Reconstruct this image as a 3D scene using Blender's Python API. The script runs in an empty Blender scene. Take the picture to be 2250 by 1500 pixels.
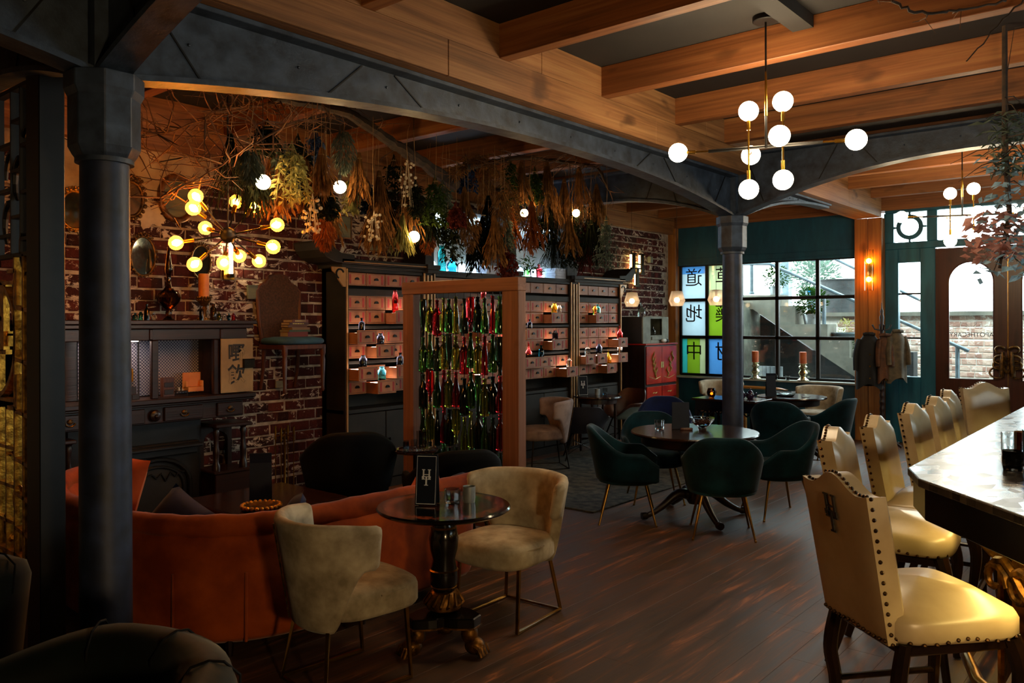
import bpy, bmesh, math, random
from mathutils import Vector, Matrix, noise
R = random.Random(7)
PI = math.pi
SC = bpy.context.scene
COL = SC.collection

# ------------------------------------------------------------------ camera
cam_d = bpy.data.cameras.new('camera'); cam_d.sensor_fit = 'HORIZONTAL'; cam_d.sensor_width = 36.0
cam_d.lens = 36.0 * 1781.0 / 2250.0; cam_d.shift_y = (709.0 - 750.0) / 2250.0
cam_d.clip_start = 0.05; cam_d.clip_end = 200
cam = bpy.data.objects.new('camera', cam_d); COL.objects.link(cam)
YAW = math.radians(40.24)
cam.matrix_world = Matrix.Translation((0, 0, 1.70)) @ Matrix.Rotation(YAW, 4, 'Z') @ Matrix.Rotation(PI / 2, 4, 'X') @ Matrix.Rotation(-0.003, 4, 'Z')
SC.camera = cam

# ------------------------------------------------------------------ world, exposure
w = bpy.data.worlds.new('sky'); SC.world = w; w.use_nodes = True
bg = w.node_tree.nodes['Background']; bg.inputs[0].default_value = (0.80, 0.92, 1.0, 1); bg.inputs[1].default_value = 6.5
vs = SC.view_settings
vs.view_transform = 'Standard'; vs.look = 'None'; vs.exposure = 1.0; vs.gamma = 1.0; vs.use_curve_mapping = False

cy = SC.cycles; cy.max_bounces = 7; cy.diffuse_bounces = 4; cy.glossy_bounces = 4; cy.transmission_bounces = 7; cy.transparent_max_bounces = 12; cy.sample_clamp_indirect = 6.0; cy.caustics_reflective = False; cy.caustics_refractive = False
def area(name, loc, rot, sx, sy, power, col, spread=PI):
    d = bpy.data.lights.new(name, 'AREA'); d.shape = 'RECTANGLE'; d.size = sx; d.size_y = sy
    d.energy = power; d.color = col; d.spread = spread
    o = bpy.data.objects.new(name, d); o.location = loc; o.rotation_euler = rot; COL.objects.link(o); return o
def portal(name, loc, rot, sx, sy):
    o = area(name, loc, rot, sx, sy, 0, (1, 1, 1)); o.data.cycles.is_portal = True; return o
def spot(name, loc, tgt, power, col, ang=60, blend=.6, rad=.04):
    d = bpy.data.lights.new(name, 'SPOT'); d.energy = power; d.color = col; d.spot_size = math.radians(ang); d.spot_blend = blend; d.shadow_soft_size = rad
    o = bpy.data.objects.new(name, d); o.location = loc
    o.rotation_euler = (Vector(tgt) - Vector(loc)).to_track_quat('-Z', 'Y').to_euler(); COL.objects.link(o); return o
portal('portal_window', (-5.2, 12.6, 1.75), (-PI / 2, 0, 0), 3.0, 2.0)
portal('portal_door', (-2.1, 12.6, 1.9), (-PI / 2, 0, 0), 2.9, 2.9)
portal('portal_fill_window', (3.45, 5.75, 1.8), (0, PI / 2, 0), 1.2, 2.6)  # belongs to the window added in the right wall
# yellow strips fixed below the counter edge of the bar
area('bar_under_counter_strip', (-.79, 6.0, .893), (0, math.radians(8), 0), .06, 4.2, 9, (1.0, .72, .22))
area('bar_end_strip', (-.33, 3.20, .893), (0, 0, math.radians(-48)), .85, .06, 4, (1.0, .72, .22))

# ------------------------------------------------------------------ materials
MATS = {}
def rgb(h):
    h = h.lstrip('#'); c = [int(h[i:i + 2], 16) / 255 for i in (0, 2, 4)]
    return tuple((x / 12.92 if x <= .04045 else ((x + .055) / 1.055) ** 2.4) for x in c) + (1,)
class NT:
    def __init__(s, name):
        s.m = bpy.data.materials.new(name); s.m.use_nodes = True; s.t = s.m.node_tree; s.n = s.t.nodes
        s.b = s.n['Principled BSDF']
    def new(s, typ, **kw):
        x = s.n.new(typ)
        for k, v in kw.items():
            if isinstance(k, str) and k.startswith('i_'):
                key = k[2:].replace('_', ' '); x.inputs[key].default_value = v
            else: setattr(x, k, v)
        return x
    def l(s, a, b): s.t.links.new(a, b)
    def ramp(s, fac, stops):
        r = s.new('ShaderNodeValToRGB'); e = r.color_ramp.elements
        while len(e) < len(stops): e.new(.5)
        for i, (p, c) in enumerate(stops): e[i].position = p; e[i].color = c
        s.l(fac, r.inputs[0]); return r.outputs[0]
    def coord(s, kind='Object', scale=(1, 1, 1)):
        if kind == 'World': o = s.new('ShaderNodeNewGeometry').outputs['Position']
        else: o = s.new('ShaderNodeTexCoord').outputs[kind]
        m = s.new('ShaderNodeMapping'); m.inputs['Scale'].default_value = scale; s.l(o, m.inputs[0]); return m.outputs[0]
    def noise(s, vec, scale=5, detail=4, rough=.55, dist=0):
        x = s.new('ShaderNodeTexNoise'); x.inputs['Scale'].default_value = scale; x.inputs['Detail'].default_value = detail
        x.inputs['Roughness'].default_value = rough; x.inputs['Distortion'].default_value = dist; s.l(vec, x.inputs['Vector']); return x.outputs['Fac']
    def mix(s, f, a, b, mode='MIX'):
        x = s.new('ShaderNodeMix', data_type='RGBA', blend_type=mode)
        if isinstance(f, (int, float)): x.inputs[0].default_value = f
        else: s.l(f, x.inputs[0])
        for v, i in ((a, 6), (b, 7)):
            if isinstance(v, tuple): x.inputs[i].default_value = v
            else: s.l(v, x.inputs[i])
        return x.outputs[2]
    def bump(s, h, strength=.3, dist=.01):
        x = s.new('ShaderNodeBump'); x.inputs['Strength'].default_value = strength; x.inputs['Distance'].default_value = dist
        s.l(h, x.inputs['Height']); s.l(x.outputs[0], s.b.inputs['Normal'])
    def set(s, rough=.5, metal=0, spec=.5, **kw):
        s.b.inputs['Roughness'].default_value = rough; s.b.inputs['Metallic'].default_value = metal; s.b.inputs['Specular IOR Level'].default_value = spec
        for k, v in kw.items(): s.b.inputs[k.replace('_', ' ')].default_value = v
def M(name, c1, c2=None, scale=6, rough=.5, metal=0, bump=0, stretch=(1, 1, 1), spec=.5, lo=.35, hi=.65, coord='Object', detail=4, dist=.01, **kw):
    """noise between two colours + optional relief"""
    if name in MATS: return MATS[name]
    t = NT(name); a = rgb(c1)
    v = t.coord(coord, stretch); f = t.noise(v, scale, detail)
    t.l(t.ramp(f, [(lo, a), (hi, rgb(c2) if c2 else a)]), t.b.inputs['Base Color'])
    if bump: t.bump(f, bump, dist)
    t.set(rough, metal, spec, **kw); MATS[name] = t.m; return t.m
def glass(name, col, rough=.03, ior=1.45, trans=1.0):
    if name in MATS: return MATS[name]
    t = NT(name); v = t.coord('Object'); f = t.noise(v, 3, 2); c = rgb(col); d = tuple(x * .75 for x in c[:3]) + (1,)
    t.l(t.ramp(f, [(.35, d), (.65, c)]), t.b.inputs['Base Color']); t.set(rough, 0, .5, IOR=ior, Transmission_Weight=trans); MATS[name] = t.m; return t.m
def pane(name, col=(1, 1, 1, 1), refl=.08, haze=0.0, hcol=(1, 1, 1, 1)):
    """thin sheet of glass: clear pass-through, a little mirror, optional translucent film"""
    t = NT(name); t.n.remove(t.b); out = t.n['Material Output']
    tr = t.new('ShaderNodeBsdfTransparent'); tr.inputs[0].default_value = col
    gl = t.new('ShaderNodeBsdfGlossy'); gl.inputs['Roughness'].default_value = .03
    base = tr.outputs[0]
    v = t.coord('Object'); nz = t.noise(v, 4, 3)
    if haze:
        tl = t.new('ShaderNodeBsdfTranslucent')
        t.l(t.ramp(nz, [(.2, tuple(x * .85 for x in hcol[:3]) + (1,)), (.8, hcol)]), tl.inputs[0])
        mx = t.new('ShaderNodeMixShader'); mx.inputs[0].default_value = haze; t.l(base, mx.inputs[1]); t.l(tl.outputs[0], mx.inputs[2]); base = mx.outputs[0]
    m2 = t.new('ShaderNodeMixShader'); m2.inputs[0].default_value = refl; t.l(base, m2.inputs[1]); t.l(gl.outputs[0], m2.inputs[2])
    t.l(m2.outputs[0], out.inputs[0]); MATS[name] = t.m; return t.m
def leafmat(name, c1, c2, tr=.35):
    t = NT(name); t.n.remove(t.b); out = t.n['Material Output']; f = t.noise(t.coord('Object'), 14, 3); c = t.ramp(f, [(.3, rgb(c1)), (.7, rgb(c2))])
    a = t.new('ShaderNodeBsdfDiffuse'); b = t.new('ShaderNodeBsdfTranslucent'); t.l(c, a.inputs[0]); t.l(c, b.inputs[0])
    m = t.new('ShaderNodeMixShader'); m.inputs[0].default_value = tr; t.l(a.outputs[0], m.inputs[1]); t.l(b.outputs[0], m.inputs[2]); t.l(m.outputs[0], out.inputs[0]); MATS[name] = t.m; return t.m
def emit(name, col, strength):
    if name in MATS: return MATS[name]
    t = NT(name); t.b.inputs['Base Color'].default_value = (.8, .8, .8, 1)
    t.b.inputs['Emission Color'].default_value = rgb(col); t.b.inputs['Emission Strength'].default_value = strength; MATS[name] = t.m; return t.m

def wood(name, c1, c2, c3, axis='x', rough=.5, grain=1.0, bump=.25, coord='World', spec=.4):
    if name in MATS: return MATS[name]
    t = NT(name); st = {'x': (.5, 9, 9), 'y': (9, .5, 9), 'z': (9, 9, .5)}[axis]; st2 = {'x': (.8, 60, 60), 'y': (60, .8, 60), 'z': (60, 60, .8)}[axis]
    f = t.noise(t.coord(coord, st), 1.3 * grain, 5, .6, .6); g = t.noise(t.coord(coord, st2), 1.0 * grain, 3, .6)
    big = t.noise(t.coord(coord, tuple(.25 * k ** .3 for k in st)), 2.0, 3)
    c = t.ramp(f, [(.30, rgb(c1)), (.52, rgb(c2)), (.75, rgb(c3))])
    c = t.mix(t.ramp(g, [(.42, (0, 0, 0, 1)), (.62, (1, 1, 1, 1))]), c, rgb(c1), 'MIX') if False else t.mix(.35, c, t.ramp(g, [(.3, rgb(c1)), (.7, rgb(c3))]))
    c = t.mix(t.ramp(big, [(.35, (.0, .0, .0, 1)), (.7, (.55, .55, .55, 1))]), c, rgb(c1))
    kn = t.noise(t.coord(coord, {'x': (1.2, 2.6, 2.6), 'y': (2.6, 1.2, 2.6), 'z': (2.6, 2.6, 1.2)}[axis]), 2.4, 2, .5)
    c = t.mix(t.ramp(kn, [(.62, (0, 0, 0, 1)), (.76, (.75, .75, .75, 1))]), c, tuple(x * .5 for x in rgb(c1)[:3]) + (1,))
    t.l(c, t.b.inputs['Base Color']); t.bump(g, bump, .004); t.set(rough, 0, spec); MATS[name] = t.m; return t.m

def brick_mat(name, a, b, c, mortar, white=.5, wash='#b9aca0'):
    t = NT(name); oi = t.new('ShaderNodeObjectInfo'); p = t.coord('World')
    cell = t.new('ShaderNodeTexWhiteNoise'); 
    sn = t.new('ShaderNodeVectorMath', operation='SNAP'); sn.inputs[1].default_value = (.113, .113, .105); t.l(p, sn.inputs[0]); t.l(sn.outputs[0], cell.inputs['Vector'])
    col = t.ramp(cell.outputs['Value'], [(.1, rgb(a)), (.5, rgb(b)), (.9, rgb(c))])
    n1 = t.noise(p, 30, 4, .65); col = t.mix(t.ramp(n1, [(.35, (.5, .5, .5, 1)), (.7, (0, 0, 0, 1))]), col, rgb(a))
    n2 = t.noise(t.coord('World', (1, 1, 1.6)), 9, 8, .72, .8); n3 = t.noise(p, 1.1, 3)
    sep = t.new('ShaderNodeMath', operation='ADD'); t.l(n2, sep.inputs[0]); mul = t.new('ShaderNodeMath', operation='MULTIPLY'); mul.inputs[1].default_value = .45; t.l(n3, mul.inputs[0]); t.l(mul.outputs[0], sep.inputs[1])
    mask = t.ramp(sep.outputs[0], [(.62 + (.5 - white) * .6 + .14, (0, 0, 0, 1)), (.66 + (.5 - white) * .6 + .14, (1, 1, 1, 1))])
    # plaster still clinging to the top of the chimney breast: an upper left patch with ragged rim
    sx = t.new('ShaderNodeSeparateXYZ'); t.l(p, sx.inputs[0])
    def lin(sock, k, o):
        m = t.new('ShaderNodeMath', operation='MULTIPLY_ADD'); m.inputs[1].default_value = k; m.inputs[2].default_value = o; t.l(sock, m.inputs[0]); return m.outputs[0]
    za = lin(sx.outputs['Z'], 1.0, -2.75); ya = lin(sx.outputs['Y'], -1.1, 4.05)
    mn = t.new('ShaderNodeMath', operation='MINIMUM'); t.l(za, mn.inputs[0]); t.l(ya, mn.inputs[1])
    ad = t.new('ShaderNodeMath', operation='ADD'); t.l(mn.outputs[0], ad.inputs[0]); t.l(lin(t.noise(p, 4.5, 7, .7, 1.0), 1.9, -.95), ad.inputs[1])
    pm = t.ramp(ad.outputs[0], [(.06, (0, 0, 0, 1)), (.09, (1, 1, 1, 1))])
    col = t.mix(mask, col, rgb(wash))
    col = t.mix(pm, col, t.ramp(t.noise(p, 6, 5), [(.3, rgb('#8c7a66')), (.7, rgb('#b5a48c'))]))
    t.l(col, t.b.inputs['Base Color']); t.bump(t.noise(p, 40, 5, .7), .7, .012); t.set(.9, 0, .25); MATS[name] = t.m; return t.m

# ------------------------------------------------------------------ geometry helpers
class MB:
    def __init__(s): s.v = []; s.f = []
    def add(s, vs, fs, mtx=None):
        o = len(s.v)
        s.v += [tuple(mtx @ Vector(p)) if mtx else tuple(p) for p in vs]; s.f += [tuple(i + o for i in f) for f in fs]; return s
    def box(s, lo, hi, mtx=None):
        x0, y0, z0 = lo; x1, y1, z1 = hi
        return s.add([(x0, y0, z0), (x1, y0, z0), (x1, y1, z0), (x0, y1, z0), (x0, y0, z1), (x1, y0, z1), (x1, y1, z1), (x0, y1, z1)],
                     [(3, 2, 1, 0), (4, 5, 6, 7), (0, 1, 5, 4), (1, 2, 6, 5), (2, 3, 7, 6), (3, 0, 4, 7)], mtx)
    def cbox(s, c, d, mtx=None):
        return s.box([c[i] - d[i] / 2 for i in range(3)], [c[i] + d[i] / 2 for i in range(3)], mtx)
    def tube(s, pts, r, n=8, caps=True, flat=1.0):
        pts = [Vector(p) for p in pts]; m = len(pts); rr = r if isinstance(r, (list, tuple)) else [r] * m
        up = None; o = len(s.v); prev = None
        for i, p in enumerate(pts):
            d = (pts[min(i + 1, m - 1)] - pts[max(i - 1, 0)])
            d = d.normalized() if d.length > 1e-9 else Vector((0, 0, 1))
            if prev is None:
                a = Vector((0, 0, 1)) if abs(d.z) < .9 else Vector((1, 0, 0)); x = d.cross(a).normalized()
            else:
                x = prev - d * prev.dot(d); x = x.normalized() if x.length > 1e-6 else d.orthogonal().normalized()
            prev = x; y = d.cross(x)
            for k in range(n):
                a = 2 * PI * (k + .5) / n; s.v.append(tuple(p + x * (rr[i] * math.cos(a)) + y * (rr[i] * flat * math.sin(a))))
        for i in range(m - 1):
            for k in range(n):
                a = o + i * n + k; b = o + i * n + (k + 1) % n; s.f.append((a, b, b + n, a + n))
        if caps:
            s.f.append(tuple(o + k for k in range(n))[::-1]); s.f.append(tuple(o + (m - 1) * n + k for k in range(n)))
        return s
    def cyl(s, p0, p1, r0, r1=None, n=12): return s.tube([p0, p1], [r0, r0 if r1 is None else r1], n)
    def lathe(s, prof, n=20, o=(0, 0, 0), mtx=None, squash=1.0, a0=0.0, closed=False):
        b = len(s.v); vs = []; fs = []
        for r, z in prof:
            for k in range(n):
                a = a0 + 2 * PI * k / n; vs.append((o[0] + r * math.cos(a), o[1] + r * squash * math.sin(a), o[2] + z))
        for i in range(len(prof) - 1):
            for k in range(n):
                fs.append((i * n + k, i * n + (k + 1) % n, (i + 1) * n + (k + 1) % n, (i + 1) * n + k))
        if not closed and prof[0][0] > 1e-5: fs.append(tuple(range(n))[::-1])
        if not closed and prof[-1][0] > 1e-5: fs.append(tuple((len(prof) - 1) * n + k for k in range(n)))
        return s.add(vs, fs, mtx)
    def ball(s, c, r, n=12, m=8, sc=(1, 1, 1), mtx=None):
        pr = [(max(1e-6, math.sin(PI * i / m)), -math.cos(PI * i / m)) for i in range(m + 1)]
        vs = []; fs = []
        for a, z in pr:
            for k in range(n): vs.append((c[0] + r * sc[0] * a * math.cos(2 * PI * k / n), c[1] + r * sc[1] * a * math.sin(2 * PI * k / n), c[2] + r * sc[2] * z))
        for i in range(m):
            for k in range(n): fs.append((i * n + k, i * n + (k + 1) % n, (i + 1) * n + (k + 1) % n, (i + 1) * n + k))
        return s.add(vs, fs, mtx)
    def prism(s, poly, plane, lo, hi, mtx=None):
        """2-D outline extruded: plane 'xz' -> along y, 'yz' -> along x, 'xy' -> along z"""
        def p(a, b, h): return {'xz': (a, h, b), 'yz': (h, a, b), 'xy': (a, b, h)}[plane]
        n = len(poly); ar = sum(poly[i][0] * poly[(i + 1) % n][1] - poly[(i + 1) % n][0] * poly[i][1] for i in range(n))
        P = list(poly) if (ar > 0) != (plane == 'xz') else list(poly)[::-1]
        vs = [p(a, b, lo) for a, b in P] + [p(a, b, hi) for a, b in P]
        fs = [tuple(range(n))[::-1], tuple(range(n, 2 * n))] + [(i, (i + 1) % n, n + (i + 1) % n, n + i) for i in range(n)]
        return s.add(vs, fs, mtx)
    def grid(s, fn, nu, nv, closed_u=False):
        o = len(s.v); 
        for i in range(nu + (0 if closed_u else 1)):
            for j in range(nv + 1): s.v.append(tuple(fn(i / nu, j / nv)))
        U = nu
        for i in range(U):
            i2 = (i + 1) % nu if closed_u else i + 1
            for j in range(nv): s.f.append((o + i * (nv + 1) + j, o + i2 * (nv + 1) + j, o + i2 * (nv + 1) + j + 1, o + i * (nv + 1) + j + 1))
        return s
    def leaf(s, p, d, up, L, W, cup=.15):
        d = Vector(d).normalized(); up = Vector(up); x = d.cross(up); x = x.normalized() if x.length > 1e-5 else d.orthogonal().normalized(); nrm = x.cross(d)
        p = Vector(p); 
        return s.add([p, p + d * L * .45 + x * W / 2 + nrm * L * cup, p + d * L, p + d * L * .45 - x * W / 2 + nrm * L * cup], [(0, 1, 2), (0, 2, 3)])
    def build(s, name, mat, parent=None, smooth=False, bevel=0, sub=0, kind=None, ang=40, segs=1, fix=True):
        me = bpy.data.meshes.new(name); me.from_pydata(s.v, [], s.f); me.validate(verbose=False)
        if fix:
            b = bmesh.new(); b.from_mesh(me); bmesh.ops.recalc_face_normals(b, faces=b.faces); b.to_mesh(me); b.free()
        if smooth:
            me.polygons.foreach_set('use_smooth', [True] * len(me.polygons)); me.set_sharp_from_angle(angle=math.radians(ang))
        me.update()
        if mat: me.materials.append(MATS[mat] if isinstance(mat, str) else mat)
        o = bpy.data.objects.new(name, me); COL.objects.link(o)
        if parent: o.parent = parent
        if bevel:
            m = o.modifiers.new('bevel', 'BEVEL'); m.width = bevel; m.segments = segs; m.limit_method = 'ANGLE'; m.angle_limit = math.radians(35)
        if sub:
            m = o.modifiers.new('sub', 'SUBSURF'); m.levels = sub; m.render_levels = sub
        if kind: o['kind'] = kind
        return o

def tag(o, label, cat, group=None):
    o['label'] = label; o['category'] = cat
    if group: o['group'] = group
    return o
def thing(name, label, cat, loc=(0, 0, 0), rz=0, group=None):
    o = bpy.data.objects.new(name, None); COL.objects.link(o); o.empty_display_size = .1
    o.location = loc; o.rotation_euler = (0, 0, rz); return tag(o, label, cat, group)
def struct(o): o['kind'] = 'structure'; return o
KIDS = {}
def copy_tree(o, loc=None, rz=None, label=None, group=None, mats=None, parent=None):
    c = o.copy(); COL.objects.link(c); c.parent = parent
    if loc is not None: c.location = loc
    if rz is not None: c.rotation_euler = (c.rotation_euler[0], c.rotation_euler[1], rz)
    if label: c['label'] = label
    if group: c['group'] = group
    for ch in o.children: copy_tree(ch, parent=c)
    return c
def spline(pts, n=8):
    P = [Vector(p) for p in pts]; out = []
    for i in range(len(P) - 1):
        p0 = P[max(i - 1, 0)]; p1 = P[i]; p2 = P[i + 1]; p3 = P[min(i + 2, len(P) - 1)]
        for k in range(n):
            t = k / n; out.append(.5 * ((2 * p1) + (p2 - p0) * t + (2 * p0 - 5 * p1 + 4 * p2 - p3) * t * t + (3 * p1 - p0 - 3 * p2 + p3) * t ** 3))
    out.append(P[-1]); return out
def smooth01(x): x = max(0., min(1., x)); return x * x * (3 - 2 * x)
def shell(mb, path, zt, zb, th, lean=0.0, round_=.5, nz=5, zref=.45, capn=4):
    """thick upright wall following a plan curve; path = list of (x,y); zt/zb/ functions of s in 0..1; outward = right of travel"""
    n = len(path); rings = []
    for i in range(n):
        s = i / (n - 1); a = Vector(path[max(i - 1, 0)]); b = Vector(path[min(i + 1, n - 1)]); d = (b - a).normalized(); nr = Vector((d.y, -d.x))
        p = Vector(path[i]); t0 = zb(s); t1 = zt(s); T = th(s) if callable(th) else th; r = min(T * round_, (t1 - t0) * .3)
        e = 1.0
        if i == 0 or i == n - 1: e = .55
        prof = []
        h = T / 2 * e
        rt = r * (1 if e == 1 else 1)
        tt = t1 - (0 if e == 1 else .012); tb = t0 + (0 if e == 1 else .012)
        prof.append((h * .6, tb)); prof.append((h, tb + r * .5))
        for k in range(1, nz): prof.append((h, tb + (tt - tb) * k / nz))
        prof.append((h, tt - r))
        for k in range(1, capn): prof.append((h * math.cos(PI * k / capn), tt - r + r * math.sin(PI * k / capn)))
        prof.append((-h, tt - r))
        for k in range(nz - 1, 0, -1): prof.append((-h, tb + (tt - tb) * k / nz))
        prof.append((-h, tb + r * .5)); prof.append((-h * .6, tb))
        rings.append([(p.x + nr.x * (q + lean * (z - zref)), p.y + nr.y * (q + lean * (z - zref)), z) for q, z in prof])
    m = len(rings[0]); o = len(mb.v)
    for rg in rings: mb.v += rg
    for i in range(n - 1):
        for k in range(m): mb.f.append((o + i * m + k, o + (i + 1) * m + k, o + (i + 1) * m + (k + 1) % m, o + i * m + (k + 1) % m))
    mb.f.append(tuple(o + k for k in range(m))); mb.f.append(tuple(o + (n - 1) * m + k for k in range(m))[::-1]); return mb
def cushion(mb, w, d, z0, z1, pw=4.0, n=36, crown=.02, c=(0, 0), front=1.0, r=.03, mtx=None):
    """upholstered pad with rounded edges; front>1 makes the +y side wider"""
    H = z1 - z0
    lev = [(0, .0), (.86, 0), (.96, r * .4), (1, r), (1, H - r * 1.2), (.97, H - r * .45), (.90, H), (.6, H + crown * .7), (0, H + crown)]
    vs = []; fs = []
    for sc, z in lev:
        for k in range(n):
            a = 2 * PI * k / n; ca, sa = math.cos(a), math.sin(a); q = (abs(ca) ** pw + abs(sa) ** pw) ** (-1 / pw)
            x = w / 2 * ca * q; y = d / 2 * sa * q; x *= 1 + (front - 1) * (y / d + .5)
            vs.append((c[0] + x * max(sc, 1e-4), c[1] + y * max(sc, 1e-4), z0 + z))
    for i in range(len(lev) - 1):
        for k in range(n): fs.append((i * n + k, i * n + (k + 1) % n, (i + 1) * n + (k + 1) % n, (i + 1) * n + k))
    return mb.add(vs, fs, mtx)
def text_mesh(body, size, mat, parent, mtx, depth=.002, name='lettering', bold=0.0, font=None):
    c = bpy.data.curves.new('txt', 'FONT'); c.body = body; c.size = size; c.extrude = depth; c.offset = bold; c.align_x = 'CENTER'; c.align_y = 'CENTER'
    o = bpy.data.objects.new('txt', c); COL.objects.link(o); dg = bpy.context.evaluated_depsgraph_get()
    me = bpy.data.meshes.new_from_object(o.evaluated_get(dg)); bpy.data.objects.remove(o); me.transform(mtx); me.materials.clear(); me.materials.append(MATS[mat])
    x = bpy.data.objects.new(name, me); COL.objects.link(x); x.parent = parent; return x
def monogram(mb, w, h, th, mtx):
    """the bar's interlocked H over T in slab serifs; local plane xz, centred"""
    def b(x0, x1, z0, z1, y=0): mb.box((x0 * w, -th / 2 + y, (z0 - .5) * h), (x1 * w, th / 2 + y, (z1 - .5) * h), mtx)
    for s in (-1, 1):
        b(s * .27 - .065, s * .27 + .065, .40, .98); b(s * .27 - .15, s * .27 + .15, .955, 1.0); b(s * .27 - .15, s * .27 + .15, .37, .41)
    b(-.27, .27, .66, .70); b(-.42, .42, .53, .57, th * .4); b(-.42, -.37, .44, .55, th * .4); b(.37, .42, .44, .55, th * .4)
    b(-.075, .075, .03, .57, th * .4); b(-.18, .18, 0, .045, th * .4)
ORD = ['first', 'second', 'third', 'fourth', 'fifth', 'sixth', 'seventh', 'eighth', 'ninth', 'tenth', 'eleventh', 'twelfth', 'thirteenth', 'fourteenth']
# ------------------------------------------------------------------ material library
wood('beam_x', '#542c14', '#8d5228', '#b07846', 'x', .55)
wood('beam_y', '#4e2e16', '#96633a', '#b88a58', 'y', .55)
wood('beam_z', '#5e3315', '#a06026', '#bd7f3c', 'z', .5)
wood('beam_dark', '#1d0d07', '#2c150b', '#3c1f10', 'x', .5)
wood('cedar', '#563526', '#7a5240', '#98705e', 'z', .55, coord='World')
wood('cedar_x', '#563526', '#7a5240', '#98705e', 'x', .55)
wood('door_wood', '#2a110a', '#441d11', '#5a2b19', 'z', .35)
wood('mahogany', '#120907', '#22110c', '#371c12', 'z', .35, coord='Object')
wood('mahogany_y', '#120907', '#23120d', '#3a2016', 'y', .35)
wood('table_top', '#160b07', '#2a160d', '#3d2314', 'x', .18, coord='Object', bump=.05)
wood('walnut_chair', '#2a130a', '#4a2514', '#6a3a22', 'z', .4, coord='Object')
wood('bench_wood', '#8a5a20', '#b98238', '#d6a55a', 'x', .4)
M('ceiling_paint', '#0e0a07', '#17110c', 3, .8)
M('iron', '#121924', '#3c495c', 9, .5, .15, .6, detail=8, lo=.3, hi=.75, coord='World')
M('iron_shaft', '#10141e', '#2a3450', 9, .5, .15, .3, detail=8, lo=.3, hi=.75, coord='World')
M('teal', '#0e3c50', '#175266', 3, .5, 0, .15, (2, 2, .6), coord='World', detail=6)
M('teal_door', '#0e4454', '#1c6074', 3, .42, 0, .15, (3, 3, .5), coord='World', detail=6)
M('black_steel', '#0b0a0a', '#151312', 8, .45, .4)
M('sill', '#8d9088', '#a9aca4', 5, .35)
M('dark_wall', '#140f0c', '#1f1712', 2, .8)
M('concrete', '#4a4b42', '#6c6b5f', 2.2, .9, 0, .4, coord='World', detail=8)
M('dark_stone', '#0a0d0e', '#232829', 3.5, .75, 0, .9, coord='World', detail=9, dist=.03)  # shade below the outside stair is put into this dark stone colour
M('rubble', '#34382f', '#5c6054', 4, .9, 0, .9, coord='World', detail=9, dist=.03)
M('pavement', '#6a6d68', '#868882', 3, .85, coord='World')
M('rail_paint', '#3a4a52', '#57666c', 6, .5, .3)
M('mortar', '#7d7268', '#a89d90', 14, .95, 0, .6, coord='World')
M('mortar_pale', '#c8c4ba', '#dcd8ce', 14, .95, 0, .6, coord='World')
brick_mat('brick', '#270f10', '#42191a', '#572420', '#6a5f55', .47)
brick_mat('brick_pale', '#957264', '#b59a8a', '#c4b6a6', '#c8c2b6', .48, '#d2cec4')
M('rug', '#16150f', '#4a4536', 11, .95, 0, .5, (1, 1, 1), detail=9, lo=.38, hi=.62, coord='World')
M('black_lacquer', '#060505', '#0d0b0a', 6, .16)
M('brass', '#8a6420', '#b88a34', 9, .28, 1.0)
M('bronze_leg', '#7a5c2a', '#a88444', 9, .3, 1.0)
M('dark_bronze', '#17120c', '#2d2415', 9, .35, .8)
M('gold_gilt', '#6e4a14', '#c08a30', 22, .35, .9, .4)
M('antique_gold', '#2c1a06', '#7d5218', 22, .45, .8, .4)
M('gilt_dark', '#2a1c0a', '#6a4a1a', 26, .4, .7, .5)
M('cream_velvet', '#7b6e58', '#b5a890', 7, .75, 0, .25, detail=6, Sheen_Weight=.12, Sheen_Roughness=.4, spec=.15)
M('pink_velvet', '#6d5a54', '#9c857c', 5, .75, 0, .15, detail=6, Sheen_Weight=.12, Sheen_Roughness=.4, spec=.15)
M('green_velvet', '#02181f', '#093039', 5, .7, 0, .15, detail=6, Sheen_Weight=.12, Sheen_Roughness=.35, spec=.15)
M('bottle_green_velvet', '#020503', '#06100a', 5, .7, 0, .15, detail=6, Sheen_Weight=.12, Sheen_Roughness=.35, spec=.15)
M('black_velvet', '#020202', '#060506', 5, .75, 0, .1, spec=.15)
M('orange_velvet', '#6a2406', '#a04610', 3, .75, 0, .12, detail=6, Sheen_Weight=.12, Sheen_Roughness=.4, spec=.15)
M('orange_pillow', '#963408', '#b84c12', 4, .75, Sheen_Weight=.12)
M('navy_velvet', '#040e2c', '#08194a', 5, .7, Sheen_Weight=.12, spec=.15)
M('navy_card', '#060c18', '#0b1526', 4, .55, spec=.2)
M('white_print', '#c9cdd4', '#dfe3e8', 6, .5)
M('cream_leather', '#a08a68', '#bba886', 3, .33, 0, .10, detail=7, spec=.6)
M('mustard', '#6a4a10', '#8f6a1a', 5, .6)
M('dark_stain', '#0d0604', '#1e0f09', 7, .25)
M('nail', '#2a1c0e', '#4a3418', 8, .3, .9)
M('cab_paint', '#17130e', '#262018', 4, .6, 0, .1, coord='World', spec=.25)
M('gold_strip', '#8a6236', '#a87c46', 9, .4, .3)
M('drawer_wood', '#7d4a2c', '#a06840', 5, .55, 0, .1, (1, 1, 1), coord='World', detail=6)
M('red_paper', '#7d201c', '#9c2e28', 14, .7, 0, 0, coord='World')
M('pull', '#0c0a09', '#1a1614', 8, .35, .6)
M('red_lacquer', '#7a100a', '#a82816', 4, .25, 0, .05, coord='World')
M('gold_paint', '#8a7a3a', '#c4b46a', 20, .4, .4)
M('plaster_dirty', '#8c7a66', '#b5a48c', 4, .9)
M('grey_box', '#5d6056', '#7c8074', 6, .7, coord='World')
M('fireplace_black', '#0c0c0f', '#15151a', 6, .5, .3)
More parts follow.
